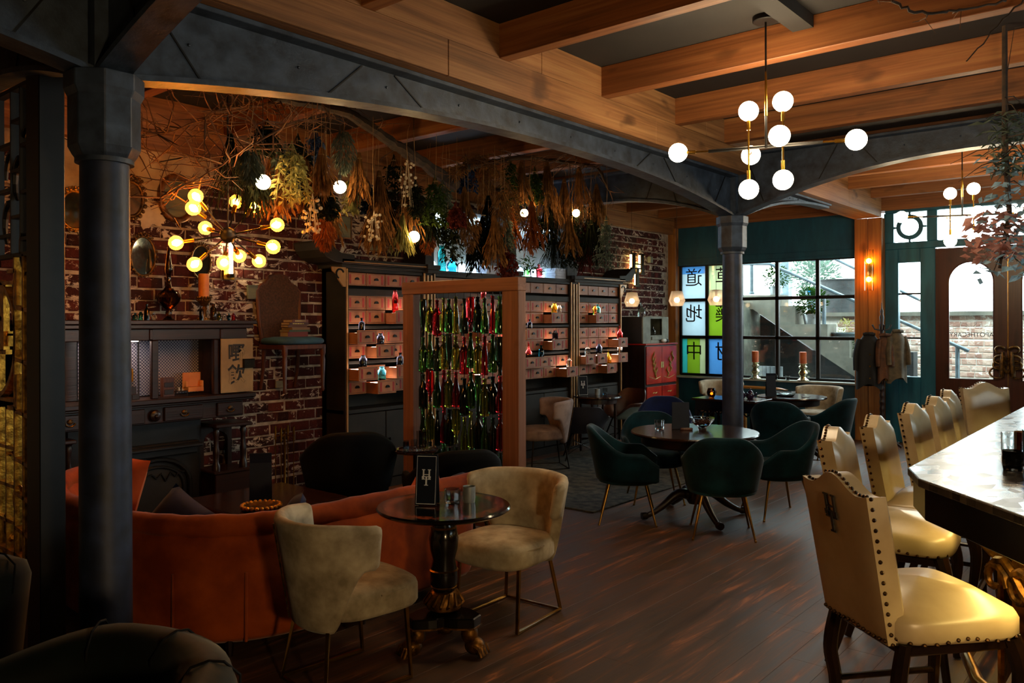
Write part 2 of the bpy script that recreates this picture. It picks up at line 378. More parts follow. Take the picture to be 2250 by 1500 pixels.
M('paper_old', '#7c6b50', '#94825f', 4, .85)
M('ink', '#0a0807', '#120f0d', 8, .7)
M('wax', '#a04a1c', '#c4682c', 5, .5, 0, 0, Subsurface_Weight=.2)
M('wax_amber', '#b5651c', '#d08a38', 5, .5)
M('ceramic', '#9a9a90', '#b8b8ae', 5, .3)
M('zinc', '#7a8082', '#9aa0a0', 8, .4, .5)
M('blue_fabric', '#1a3a4c', '#2a5468', 6, .8)
M('cane', '#2c180e', '#4a2c1a', 60, .8, 0, .5)
M('twig', '#3a2414', '#6b4526', 8, .85, 0, .4)
M('bark', '#1e140d', '#3c2a1b', 12, .9, 0, .6)
M('twine', '#7a5c36', '#9a7a4a', 10, .9)
M('cord', '#0a0908', '#14110f', 8, .6)
for nm, a, b in (('herb_tan', '#5a3c20', '#94693a'), ('herb_dark', '#12160f', '#26291c'), ('herb_green', '#1c2a14', '#3f5022'), ('herb_pale', '#6c6c38', '#a09a62'), ('herb_yellow', '#a8761a', '#dcae38'),
                 ('herb_white', '#b8a888', '#e2d8c0'), ('herb_red', '#3f1a16', '#6a2e24'), ('herb_blue', '#1a2236', '#33405c'), ('herb_orange', '#6e3614', '#a05a2c'), ('herb_grey', '#3c443c', '#606a5e'),
                 ('bush', '#122608', '#28461a'), ('tree_far', '#50665a', '#7c9082'), ('floral_pink', '#a06a60', '#cfa096'), ('floral_blue', '#6f93a8', '#a8c4d2'), ('coat_dark', '#030202', '#080606'), ('coat_tan', '#3c3222', '#5a4c36'), ('brown_coat', '#3a2010', '#5a3418')):
    leafmat(nm, a, b, .5 if 'floral' in nm else .35) if 'coat' not in nm else M(nm, a, b, 14, .8, 0, .2)
glass('glass_clear', '#f0f5f5'); glass('glass_green', '#4a8f3c'); glass('glass_olive', '#b4c040'); glass('glass_red', '#dc3038'); glass('glass_dark', '#2a402a')
glass('glass_blue', '#2aa8e0'); glass('glass_amber', '#c8701a'); glass('glass_brown', '#6a3a14'); glass('glass_navy', '#141c30'); glass('glass_yellow', '#e0c020'); glass('glass_smoke', '#4a4038'); glass('glass_turquoise', '#3ad0d8')
pane('pane_clear', (.96, 1, .97, 1), .04, 0, (.9, 1, .92, 1))
pane('pane_blue', (.30, .52, .72, 1), .05, .9, (.16, .32, .48, 1)); pane('pane_white', (.5, .6, .6, 1), .05, .92, (.42, .50, .52, 1)); pane('pane_green', (.4, .55, .12, 1), .05, .9, (.26, .36, .07, 1)); pane('pane_lime', (.6, .65, .5, 1), .05, .9, (.42, .46, .32, 1)); pane('pane_aqua', (.2, .6, .55, 1), .05, .9, (.10, .40, .38, 1))
emit('globe_lit', '#ffe2b4', 42); emit('bulb_lit', '#ffb050', 110); emit('bulb_warm', '#ffcf8c', 50); emit('tube_lit', '#ffdca0', 30); emit('sconce_lit', '#ffa428', 70); emit('led_white', '#ffdcc4', 9); emit('niche_led', '#bfe4ff', 30); emit('sign_led', '#ffd880', 9); emit('fill_lamp_lit', '#ffd698', 130); emit('pendant_lit', '#ffcf90', 7); emit('candle_flame', '#ffb050', 20)
pane('sconce_glass', (1, .93, .8, 1), .06, .03, (1, .8, .5, 1)); pane('amber_glass', (1, .66, .24, 1), .08, .18, (1, .7, .25, 1)); pane('frost_glass', (.95, .90, .86, 1), .06, .40, (.95, .86, .78, 1)); pane('mirror_glass', (.5, .55, .5, 1), .5)

# ------------------------------------------------------------------ floor
XL, YF = -6.80, 12.20
def floor_mat():
    t = NT('floor_wood'); p = t.coord('World'); 
    f = t.noise(t.coord('World', (16, 1.3, 1)), 1.0, 6, .62, .7); g = t.noise(t.coord('World', (70, 3, 1)), 1.0, 4, .6); big = t.noise(t.coord('World', (1.2, .6, 1)), 1.2, 3)
    c = t.ramp(f, [(.30, rgb('#2a190e')), (.50, rgb('#4e2f18')), (.60, rgb('#754220')), (.68, rgb('#c0723a'))])
    c = t.mix(.3, c, t.ramp(g, [(.35, rgb('#140d08')), (.68, rgb('#4d321c'))]))
    c = t.mix(t.ramp(big, [(.4, (0, 0, 0, 1)), (.7, (.5, .5, .5, 1))]), c, rgb('#3a2a1a'))
    oi = t.new('ShaderNodeObjectInfo'); c = t.mix(t.ramp(oi.outputs['Random'], [(0, (.0, .0, .0, 1)), (1, (.3, .3, .3, 1))]), c, rgb('#3a2818'))
    t.l(c, t.b.inputs['Base Color']); r = t.ramp(f, [(.3, (.50, .50, .50, 1)), (.8, (.68, .68, .68, 1))]); t.l(r, t.b.inputs['Roughness']); t.bump(g, .25, .003); t.b.inputs['Specular IOR Level'].default_value = .5
    MATS['floor_wood'] = t.m
floor_mat()
mb = MB(); mb.box((-7.0, -3.5, -.12), (3.2, 12.3, -.024)); floor = struct(mb.build('floor', 'dark_wall'))
rest = MB(); PW = .185; x = -6.95; k = 0
plank_meshes = {}
while x < 3.1:
    y = -3.5 + (k * .61) % 1.3
    while y < 12.2:
        L = 1.25 if (k + int(y * 3)) % 2 else 1.75; y2 = min(y + L, 12.25)
        if -4.75 < x < -.45 and y2 > 2.0 and y < 8.6 and (x > -4.2 or y > 4):
            key = round(y2 - y, 2)
            if key not in plank_meshes:
                m = MB(); e = .0008; Lk = y2 - y
                m.add([(0, 0, -.024), (PW - .0006, 0, -.024), (PW - .0006, Lk - .0006, -.024), (0, Lk - .0006, -.024), (0, 0, -e), (PW - .0006, 0, -e), (PW - .0006, Lk - .0006, -e), (0, Lk - .0006, -e), (e, e, 0), (PW - .0006 - e, e, 0), (PW - .0006 - e, Lk - .0006 - e, 0), (e, Lk - .0006 - e, 0)],
                      [(0, 1, 5, 4), (1, 2, 6, 5), (2, 3, 7, 6), (3, 0, 4, 7), (4, 5, 9, 8), (5, 6, 10, 9), (6, 7, 11, 10), (7, 4, 8, 11), (8, 9, 10, 11)])
                o = m.build('plank', 'floor_wood', floor); plank_meshes[key] = o.data; o.location = (x, y, 0)
            else:
                o = bpy.data.objects.new('plank', plank_meshes[key]); COL.objects.link(o); o.parent = floor; o.location = (x, y, 0)
        else: rest.box((x, y, -.024), (x + PW - .0006, y2 - .002, 0))
        y = y2
    x += PW; k += 1
rest.build('plank_field', 'floor_wood', floor, kind='stuff')

# ------------------------------------------------------------------ ceiling, joists, girder
CZ = 3.61; JB = 3.39
mb = MB(); mb.box((-7.0, -3.5, CZ), (3.2, 12.4, CZ + .15)); ceiling = struct(mb.build('ceiling', 'ceiling_paint'))
JY = [.66, 1.80, 2.88, 4.0, 5.16, 6.28, 7.22, 8.62, 9.78, 10.75, 11.7]
for i, yy in enumerate(JY):
    for x0, x1 in ((-6.70, -3.765), (-3.405, 3.2)):
        m = MB(); m.box((x0, yy - .10, JB), (x1, yy, CZ)); m.build('joist', 'beam_x', ceiling, bevel=.004)
m = MB(); m.box((-3.74, -3.5, 3.19), (-3.43, 12.1, CZ)); girder = struct(m.build('ceiling_girder', 'beam_y'))
for side, xa, xb in ((0, -3.43, -3.40), (1, -3.77, -3.74)):
    for row, (z0, z1) in enumerate(((3.172, 3.389), (3.391, 3.61))):
        y = -1.4 + row * .9
        while y < 12.05:
            y2 = min(y + 2.42, 12.08); m = MB(); m.box((xa, y + .002, z0), (xb, y2 - .002, z1)); m.build('plank', 'beam_y', girder, bevel=.003); y = y2
m = MB(); m.box((-3.74, -3.5, 3.172), (-3.43, 12.08, 3.19)); m.build('soffit_plank', 'beam_y', girder)
# side brace by the lamp canopy
m = MB(); m.box((-1.95, 4.0, 3.53), (-1.82, 5.06, CZ)); m.build('brace', 'ceiling_paint', ceiling)

# ------------------------------------------------------------------ left brick wall
mb = MB(); mb.box((-7.05, -3.5, -.1), (XL, 12.5, 3.62)); wall_left = struct(mb.build('wall_left', 'mortar'))
BL, BH, CO = .212, .084, .105
def make_brick_mesh(L, D, jitter, name, mat):
    m = MB(); r = random.Random(jitter); j = lambda: r.uniform(-.011, .011)
    e = .007; vs = [(0, 0, 0), (0, L, 0), (0, L, BH), (0, 0, BH), (D - e, 0 + j() * .6, j() * .5), (D - e, L + j() * .6, j() * .5), (D - e, L + j() * .6, BH + j() * .5), (D - e, j() * .6, BH + j() * .5),
                    (D + j() * .4, e, e), (D + j() * .4, L - e, e), (D + j() * .4, L - e, BH - e), (D + j() * .4, e, BH - e), (D + .002 + j() * .3, L / 2, BH / 2)]
    m.add(vs, [(0, 1, 5, 4), (1, 2, 6, 5), (2, 3, 7, 6), (3, 0, 4, 7), (4, 5, 9, 8), (5, 6, 10, 9), (6, 7, 11, 10), (7, 4, 8, 11), (8, 9, 12), (9, 10, 12), (10, 11, 12), (11, 8, 12)])
    return m
def brick_field(parent, mat, pick, x_of, y0, y1, z0, z1, transform, skip=None, D=.014):
    """individual bricks where pick() says so (max 300), the rest joined"""
    cache = {}; n = 0; rest = MB(); row = 0; z = z0
    cand = []
    while z < z1 - .03:
        y = y0 - (row % 2) * (BL + .012) / 2 - (row % 3) * .03
        while y < y1:
            if not (skip and skip(y + BL / 2, z)): cand.append((pick(y + BL / 2, z + BH / 2), y, z))
            y += BL + .012
        z += CO; row += 1
    cand.sort(); 
    for rank, (pr_, y, z) in enumerate(cand):
        jit = int(abs(y * 37 + z * 91)) % 8
        if rank < 300:
            if jit not in cache: cache[jit] = make_brick_mesh(BL, D, jit, 'brick', mat).build('brick', mat, parent); o = cache[jit]
            else: o = bpy.data.objects.new('brick', cache[jit].data); COL.objects.link(o); o.parent = parent
            o.matrix_local = transform @ Matrix.Translation((-.004 * (rank * 7 % 5) / 5, y + .004 * ((rank * 13) % 5 - 2), z + .003 * ((rank * 11) % 5 - 2)))
        else:
            bm_ = make_brick_mesh(BL, D, jit, '', mat); rest.add([tuple(Vector(v) + Vector((0, y, z))) for v in bm_.v], bm_.f, transform)
    if rest.v: rest.build('brickwork', mat, parent, kind='stuff')
def hidden_left(y, z):
    if y < 1.75: return True
    if 5.25 < y < 9.95 and z < 2.2: return True
    if 6.4 < y < 8.6 and z < 2.9: return True
    if 2.3 < y < 3.55 and z < 1.55: return True
    return y > 11.95
brick_field(wall_left, 'brick', lambda y, z: (abs(y - 4.0) + .15 * abs(z - 1.9)) if y < 5.4 else 5 + y, None, 1.75, 11.95, .02, 3.16, Matrix.Translation((XL, 0, 0)), hidden_left)
def plaster(cy, cz, ry, rz_, seed, lobes=3):
    rr = random.Random(seed); N = 90; pts = []
    for k in range(N):
        a = 2 * PI * k / N; q = 1 + .16 * math.sin(lobes * a + seed) + .10 * math.sin(7 * a + 2 * seed) + rr.uniform(-.09, .09)
        pts.append((max(2.25, cy + ry * q * math.cos(a)), min(3.168, cz + rz_ * q * math.sin(a))))
    XP = XL + .0190 + .0014 * seed; m = MB(); m.add([(XP, cy, min(cz, 3.16))] + [(XP, a, b) for a, b in pts] + [(XL, a, b) for a, b in pts], [(0, 1 + k, 1 + (k + 1) % N) for k in range(N)] + [(1 + k, 1 + N + k, 1 + N + (k + 1) % N, 1 + (k + 1) % N) for k in range(N)]); m.build('plaster_patch', 'plaster_dirty', wall_left, fix=False)
plaster(3.15, 3.02, .55, .30, 1); plaster(2.75, 2.85, .45, .40, 2, 4); plaster(3.72, 3.06, .22, .14, 3); plaster(3.25, 2.62, .14, .10, 4, 5); plaster(3.66, 2.70, .12, .10, 6, 5); plaster(2.9, 2.35, .12, .14, 5)
# timber plate along the top of the brick
for z0, z1, y0 in ((3.17, 3.39, 0), (3.395, 3.61, .8)):
    y = -3 + y0
    while y < 12.1:
        y2 = min(y + 3.1, 12.15); m = MB(); m.box((XL, y, z0), (-6.70, y2 - .003, z1)); struct(m.build('trim_1', 'beam_y', wall_left, bevel=.003)); y = y2
# walls out of view
m = MB(); m.box((-7, -3.65, -.1), (3.35, -3.5, 3.7)); struct(m.build('wall_back', 'dark_wall'))
m = MB(); m.box((3.2, -3.5, -.1), (3.35, 4.5, 3.7)); m.box((3.2, 7.0, -.1), (3.35, 12.5, 3.7)); m.box((3.2, 4.5, -.1), (3.35, 7.0, 1.25)); m.box((3.2, 4.5, 2.35), (3.35, 7.0, 3.7)); struct(m.build('wall_right', 'dark_wall'))
m = MB()
for yy in (4.53, 5.33, 6.16, 6.97): m.box((3.24, yy - .03, 1.25), (3.30, yy + .03, 2.35))
for zz in (1.28, 2.32): m.box((3.24, 4.5, zz - .03), (3.30, 7.0, zz + .03))
fill_win = struct(m.build('fill_window', 'black_steel'))  # window added out of view to let cool fill light onto the stools
for ya, yb in ((4.56, 5.30), (5.36, 6.13), (6.19, 6.94)):
    m = MB(); m.box((3.265, ya, 1.31), (3.275, yb, 2.29)); m.build('pane', 'pane_clear', fill_win)

# ------------------------------------------------------------------ street front: window bay, post, doors
mb = MB(); 
mb.box((-6.66, YF, 0), (-3.77, YF + .22, .79)); mb.box((-6.66, YF, 2.66), (-3.77, YF + .22, 3.27)); wall_front = struct(mb.build('wall_front', 'teal'))
m = MB(); m.box((-6.66, YF - .015, 2.66), (-3.77, YF, 2.76)); m.box((-6.66, YF - .02, 2.64), (-3.77, YF, 2.68)); m.build('moulding', 'teal', wall_front, bevel=.003)
m = MB(); m.box((-6.80, YF - .03, 3.27), (3.2, YF + .25, 3.61)); m.build('header_beam', 'beam_x', wall_front)
m = MB(); m.box((-6.80, YF - .10, 0), (-6.66, YF + .25, 3.27)); m.build('corner_post', 'beam_z', wall_front, bevel=.005)
m = MB(); m.box((-3.77, YF - .12, 0), (-3.59, YF + .24, 3.172)); m.box((-3.585, YF - .12, 0), (-3.40, YF + .24, 3.172)); m.build('timber_post', 'beam_z', wall_front, bevel=.006)
m = MB(); m.box((-.40, YF, 0), (3.2, YF + .25, 3.27)); m.build('end_wall', 'dark_wall', wall_front)
m = MB(); m.box((-6.68, YF - .13, .785), (-3.76, YF + .10, .815)); struct(m.build('trim_2', 'sill', bevel=.004))
# window_1
WY = YF + .06
win = MB(); XS = [-6.645, -6.16, -5.57, -4.978, -4.354, -3.772]; ZS = [.83, 1.455, 2.07, 2.65]
for xx in XS: win.box((xx - .028, WY - .03, ZS[0]), (xx + .028, WY + .03, ZS[-1]))
for zz in ZS: win.box((XS[0], WY - .03, zz - .025), (XS[-1], WY + .03, zz + .025))
window1 = struct(win.build('window_1', 'black_steel', bevel=.004))
CH = [['道', '地', '中'], ['草', '藥', '材']]; PM = [['pane_blue', 'pane_white', 'pane_green'], ['pane_lime', 'pane_green', 'pane_blue']]
for c in range(5):
    for r in range(3):
        m = MB(); z1 = ZS[3 - r] - .025; z0 = ZS[2 - r] + .025; x0 = XS[c] + .028; x1 = XS[c + 1] - .028
        if c == 0 and r == 0:
            m.box((x0, WY - .004, z0), (x1, WY + .004, z1 - .12)); m.build('pane', 'pane_white', window1); m = MB(); m.box((x0, WY - .004, z1 - .12), (x1, WY + .004, z1)); m.build('pane', 'pane_blue', window1)
        elif c == 0 and r == 2:
            m.box((x0, WY - .004, z0), (x0 + .09, WY + .004, z1)); m.build('pane', 'pane_aqua', window1); m = MB(); m.box((x0 + .09, WY - .004, z0), (x1 - .11, WY + .004, z1)); m.build('pane', 'pane_green', window1)
            m = MB(); m.box((x1 - .11, WY - .004, z0), (x1, WY + .004, z1)); m.build('pane', 'pane_lime', window1)
        else:
            m.box((x0, WY - .004, z0), (x1, WY + .004, z1)); m.build('pane', PM[c][r] if c < 2 else 'pane_clear', window1)
        if c < 2:
            cx = (x0 + x1) / 2; cz = (z0 + z1) / 2 + .06
            mt = Matrix.Translation((cx, WY - .012, cz)) @ Matrix.Rotation(PI / 2, 4, 'X') @ Matrix.Diagonal((-1, 1, 1, 1))
            text_mesh(CH[c][r], .32, 'ink', window1, mt, .002, 'lettering')
# teal side light + doors + transom
def rect_frame(mb, x0, x1, z0, z1, hx0, hx1, hz0, hz1, y0, y1):
    mb.box((x0, y0, z0), (hx0, y1, z1)); mb.box((hx1, y0, z0), (x1, y1, z1)); mb.box((hx0, y0, z0), (hx1, y1, hz0)); mb.box((hx0, y0, hz1), (hx1, y1, z1))
DY = YF + .04
front = MB()
rect_frame(front, -3.40, -2.75, 0, 2.72, -3.225, -2.94, .93, 2.53, DY, DY + .10)
rect_frame(front, -1.05, -.40, 0, 2.72, -.86, -.575, .93, 2.53, DY, DY + .10)
front.box((-3.40, DY, 2.72), (-.40, DY + .10, 2.815)); front.box((-3.40, DY, 3.235), (-.40, DY + .10, 3.30))
for xx in (-3.35, -2.79, -1.01, -.45): front.box((xx - .065, DY, 2.815), (xx + .065, DY + .10, 3.235))
side = struct(front.build('window_2', 'teal_door', bevel=.006))
ring = MB()
for cx in (-3.08, -.73):
    ring.lathe([(.118, -.02), (.175, -.02), (.175, .02), (.118, .02), (.118, -.02)], 32, closed=True, mtx=Matrix.Translation((cx, DY + .04, 3.025)) @ Matrix.Rotation(PI / 2, 4, 'X'))
    ring.box((cx - .012, DY + .02, 3.19), (cx + .012, DY + .06, 3.235)); ring.box((cx - .012, DY + .02, 2.815), (cx + .012, DY + .06, 2.86)); ring.box((cx - .215, DY + .02, 3.013), (cx - .165, DY + .06, 3.037)); ring.box((cx + .165, DY + .02, 3.013), (cx + .215, DY + .06, 3.037))
ring.build('ring_tracery', 'teal_door', side)
m = MB()
for x0, x1 in ((-3.225, -2.94), (-.86, -.575)):
    for zz in (1.47, 2.09): m.box((x0, DY + .03, zz - .012), (x1, DY + .06, zz + .012))
m.build('glazing_bar', 'black_steel', side)
for x0, x1, z0, z1 in ((-3.225, -2.94, .93, 2.53), (-.86, -.575, .93, 2.53), (-3.285, -2.855, 2.815, 3.235), (-2.725, -1.075, 2.815, 3.235), (-.945, -.515, 2.815, 3.235)):
    m = MB(); m.box((x0, DY + .04, z0), (x1, DY + .05, z1)); m.build('pane', 'pane_clear', side)
def arch_pts(x0, x1, z0, zt, n=16):
    r = (x1 - x0) / 2; c = (x0 + x1) / 2; zs = zt - r; return [(c + r * math.cos(PI * k / n), zs + r * math.sin(PI * k / n)) for k in range(n + 1)]
def door_leaf(name, x0, x1, gx0, gx1):
    d = MB(); y0, y1 = DY + .01, DY + .07; ap = arch_pts(gx0, gx1, .93, 2.50)
    d.box((x0, y0, 0), (gx0, y1, 2.70)); d.box((gx1, y0, 0), (x1, y1, 2.70)); d.box((gx0, y0, 0), (gx1, y1, .93))
    top = [(gx1, 2.70), (gx0, 2.70), (gx0, ap[-1][1])] + ap[::-1][1:]
    # spandrel as strips so that the arch stays clean
    for k in range(len(ap) - 1):
        a, b = ap[k], ap[k + 1]; d.add([(a[0], y0, a[1]), (b[0], y0, b[1]), (b[0], y0, 2.70), (a[0], y0, 2.70), (a[0], y1, a[1]), (b[0], y1, b[1]), (b[0], y1, 2.70), (a[0], y1, 2.70)], [(0, 1, 2, 3), (7, 6, 5, 4), (0, 4, 5, 1)])
    o = struct(d.build(name, 'door_wood', bevel=0))
    g = MB(); g.prism([(gx0, .93)] + [(gx1, .93)] + ap, 'xz', DY + .035, DY + .041); g.build('pane', 'pane_clear', o)
    b = MB(); b.tube([(p[0], y0, p[1]) for p in [(gx1, .93)] + ap + [(gx0, .93), (gx1, .93)]], .008, 5); b.build('bead', 'door_wood', o)
    p = MB(); p.box((gx0 + .02, y0 - .012, .22), (gx1 - .02, y0, .80)); p.build('door_panel', 'door_wood', o, bevel=.01)
    return o
d1 = door_leaf('door_1', -2.75, -1.90, -2.59, -2.055); d2 = door_leaf('door_2', -1.888, -1.04, -1.735, -1.20)
m = MB(); m.box((-1.899, DY + .03, 0), (-1.889, DY + .05, 2.7)); m.build('meeting_strip', 'brass', d1)
for d, sx, xc in ((d1, 1, -1.90), (d2, -1, -1.888)):
    h = MB(); y = DY - .04     # big curled octopus-like pull
    for cz, r, dx in ((1.33, .055, -.075), (1.20, .07, -.075), (1.13, .075, -.08), (1.03, .095, -.10)):
        h.tube([(xc + sx * (dx + r * math.cos(a)), y - .01 * math.sin(2 * a), cz + r * .75 * math.sin(a)) for a in [k * PI / 9 for k in range(17)]], [.018 - .0006 * k for k in range(17)], 8)
    h.tube([(xc - sx * .06, y, .98), (xc - sx * .05, y - .01, 1.15), (xc - sx * .045, y, 1.30)], [.03, .035, .02], 8); h.cyl((xc - sx * .05, y, 1.2), (xc - sx * .05, DY + .02, 1.2), .015)
    h.build('door_pull', 'gilt_dark', d, smooth=True)
mt = Matrix.Translation((-2.32, DY + .028, 1.52)) @ Matrix.Rotation(PI / 2, 4, 'X') @ Matrix.Diagonal((-1, 1, 1, 1))
text_mesh('APOTHECARY', .082, 'ink', d1, mt, .001)
m = MB()
for k in range(7):
    a = PI * (k + .5) / 7; m.tube([(-2.32 + .05 * math.cos(a), DY + .028, 1.60 + .03 * math.sin(a)), (-2.32 + .16 * math.cos(a), DY + .028, 1.60 + .09 * math.sin(a)), (-2.32 + .20 * math.cos(a + .25), DY + .028, 1.60 + .10 * math.sin(a + .2))], .0022, 4)
m.build('emblem', 'ink', d1)

# ------------------------------------------------------------------ outside: sunken area stair and retaining wall
m = MB(); m.box((-12, 12.5, -.2), (6, 17.5, -.02)); struct(m.build('ground_outside', 'pavement'))
m = MB(); m.box((-14, 15.22, -.1), (6, 15.7, 1.80)); rw = struct(m.build('retaining_wall', 'mortar_pale'))
m = MB(); m.box((-14, 15.12, 1.80), (6, 15.75, 1.87)); m.build('coping', 'concrete', rw)
brick_field(rw, 'brick_pale', lambda y, z: abs(y + 2.4) - (0 if -4.2 < y < -.9 else -20), None, -4.9, .6, .25, 1.76, Matrix.Translation((0, 15.22, 0)) @ Matrix.Rotation(-PI / 2, 4, 'Z'))
m = MB(); m.box((-14, 15.7, 1.5), (6, 30, 1.70)); struct(m.build('street', 'pavement'))
# stair rising to the left behind the window
st = thing('concrete_stair', 'grey concrete stair climbing left outside the window', 'stair', (-5.1, 14.3, 0))
def loc_(p): return (p[0] + 5.1, p[1] - 14.3, p[2])
s = MB(); poly = []
steps = [(-4.05, .82), (-4.42, 1.10), (-4.78, 1.40), (-5.33, 1.66), (-5.62, 1.98), (-6.05, 2.18)]
poly = [(-3.6, .30)]
for i, (xx, zz) in enumerate(steps):
    xr = steps[i - 1][0] if i else -3.6
    poly += [(xr, zz), (xx, zz)]
poly += [(-7.4, 2.22), (-7.4, 2.0), (-6.1, 1.93), (-4.29, .76), (-3.6, .30)][:-1]
s.prism([(a + 5.1, b) for a, b in poly], 'xz', 13.9 - 14.3, 14.34 - 14.3); s.build('stringer', 'concrete', st)
m = MB(); m.box((-9, 14.35, -.05), (-3.55, 14.6, 1.2)); m.prism([(-9, 1.2), (-5.2, 1.2), (-6.4, 2.0), (-9, 2.0)], 'xz', 14.35, 14.6); struct(m.build('area_wall', 'dark_stone'))
m = MB(); m.box((-9, 13.6, -.05), (-6.15, 14.34, 2.05)); struct(m.build('area_pier', 'rubble'))
rl = thing('stair_handrail', 'grey tubular handrail sloping along the outside stair', 'handrail', (-4.8, 13.95, 1.3))
r = MB(); ro = lambda x, y, z: (x + 4.8, y - 13.95, z - 1.3)
r.tube([ro(-6.4, 13.95, 2.76), ro(-5.80, 13.95, 2.73), ro(-2.67, 13.95, .98 + .27)], .028, 8); r.build('upper_rail', 'rail_paint', rl, smooth=True)
r = MB(); r.tube([ro(-5.2, 14.9, 2.95), ro(-3.2, 14.9, 1.85)], .025, 8); r.tube([ro(-5.4, 14.9, 2.82), ro(-3.9, 14.9, 2.85)], .015, 8); r.build('back_rail', 'rail_paint', rl, smooth=True)
for xx, z0, z1 in ((-6.15, 2.2, 2.74), (-4.86, 1.40, 2.12), (-2.83, .0, 1.34)):
    r = MB(); r.cyl(ro(xx, 13.97, z0), ro(xx, 13.97, z1), .032, n=8); r.lathe([(.05, 0), (.05, .03), (.036, .05)], 10, ro(xx, 13.97, z0)); r.build('post', 'rail_paint', rl, smooth=True)
def bush(name, label, loc, r, pot_r, pot_h, mat='bush', potmat='zinc', n=420, seed=1, group='potted plants on the outside stair'):
    t = thing(name, label, 'plant', loc, 0, group); rr = random.Random(seed)
    p = MB(); p.lathe([(pot_r * .78, 0), (pot_r, pot_h), (pot_r * 1.06, pot_h), (pot_r * 1.06, pot_h - .02), (pot_r * .95, pot_h - .015)], 16); p.build('pot', potmat, t, smooth=True)
    f = MB()
    for k in range(n):
        d = Vector((rr.gauss(0, 1), rr.gauss(0, 1), rr.gauss(0, 1))).normalized(); q = d * r * (rr.random() ** .4); q.z = q.z * .9 + pot_h + r * .75
        f.leaf(q, d + Vector((rr.uniform(-.6, .6), rr.uniform(-.6, .6), rr.uniform(-.2, .6))), (0, 0, 1), r * .28, r * .16)
    f.build('foliage', mat, t, kind='stuff', fix=False); return t
bush('potted_shrub', 'round green shrub in a zinc pot on the top landing outside', (-5.76, 14.1, 2.18), .22, .12, .16, seed=2)
bush('potted_shrub', 'round green shrub in a zinc pot midway down the outside stair', (-5.12, 14.08, 1.66), .27, .14, .18, n=700, seed=3)
bush('potted_grass', 'wide dark bowl of straw coloured grass on the outside stair', (-4.58, 14.2, 1.40), .14, .22, .12, 'herb_pale', 'rail_paint', 160, 4)
bush('potted_shrub', 'small green plant in a white pot on the lowest visible stair', (-4.28, 14.1, 1.10), .16, .09, .13, 'bush', 'ceramic', 260, 5)
bush('street_planter', 'tapered grey street planter beyond the stair wall', (-5.6, 17.2, 1.72), .02, .45, .85, 'herb_dark', 'dark_stone', 10, 6)
bush('street_tree', 'hazy pale tree across the street outside the window', (-7.0, 19.5, 1.7), .55, .2, .7, 'tree_far', 'rail_paint', 700, 8)
m = MB(); m.box((-.12, -.12, 0), (.12, .12, 3.2)); o = m.build('street_post', 'rail_paint'); o.location = (-8.3, 21, 1.7); tag(o, 'blue grey post standing across the street', 'post')
# patio chair seen low through the middle pane
# ------------------------------------------------------------------ iron columns and arched girders
COLX = -3.585
def column(name, label, y, ztop=2.76):
    t = thing(name, label, 'column', (COLX, y, 0))
    m = MB(); m.lathe([(.150, 0), (.150, .05), (.125, .08), (.112, .10), (.105, .16), (.103, 1.2), (.097, 2.40), (.112, 2.41)], 32); m.build('shaft', 'iron_shaft', t, smooth=True)
    c = MB(); a0 = PI / 8; k = 1 / math.cos(PI / 8)
    c.lathe([(.105 * k, 2.40), (.118 * k, 2.42), (.132 * k, 2.45), (.132 * k, 2.66), (.146 * k, 2.69), (.146 * k, ztop)], 8, a0=a0); c.build('capital', 'iron', t, bevel=.004)
    r = MB(); r.lathe([(.100, 2.385), (.116, 2.385), (.116, 2.405), (.100, 2.405)], 32); r.build('collar', 'iron', t, smooth=True)
    # stub above the capital that takes the arches
    s = MB(); s.box((-.07, -.07, ztop), (.07, .07, 3.17)); s.build('stub', 'iron', t); return t
column('iron_column', 'dark cast iron column in front of the orange sofa', 1.53)
column('iron_column', 'dark cast iron column standing between the dining tables', 7.68)
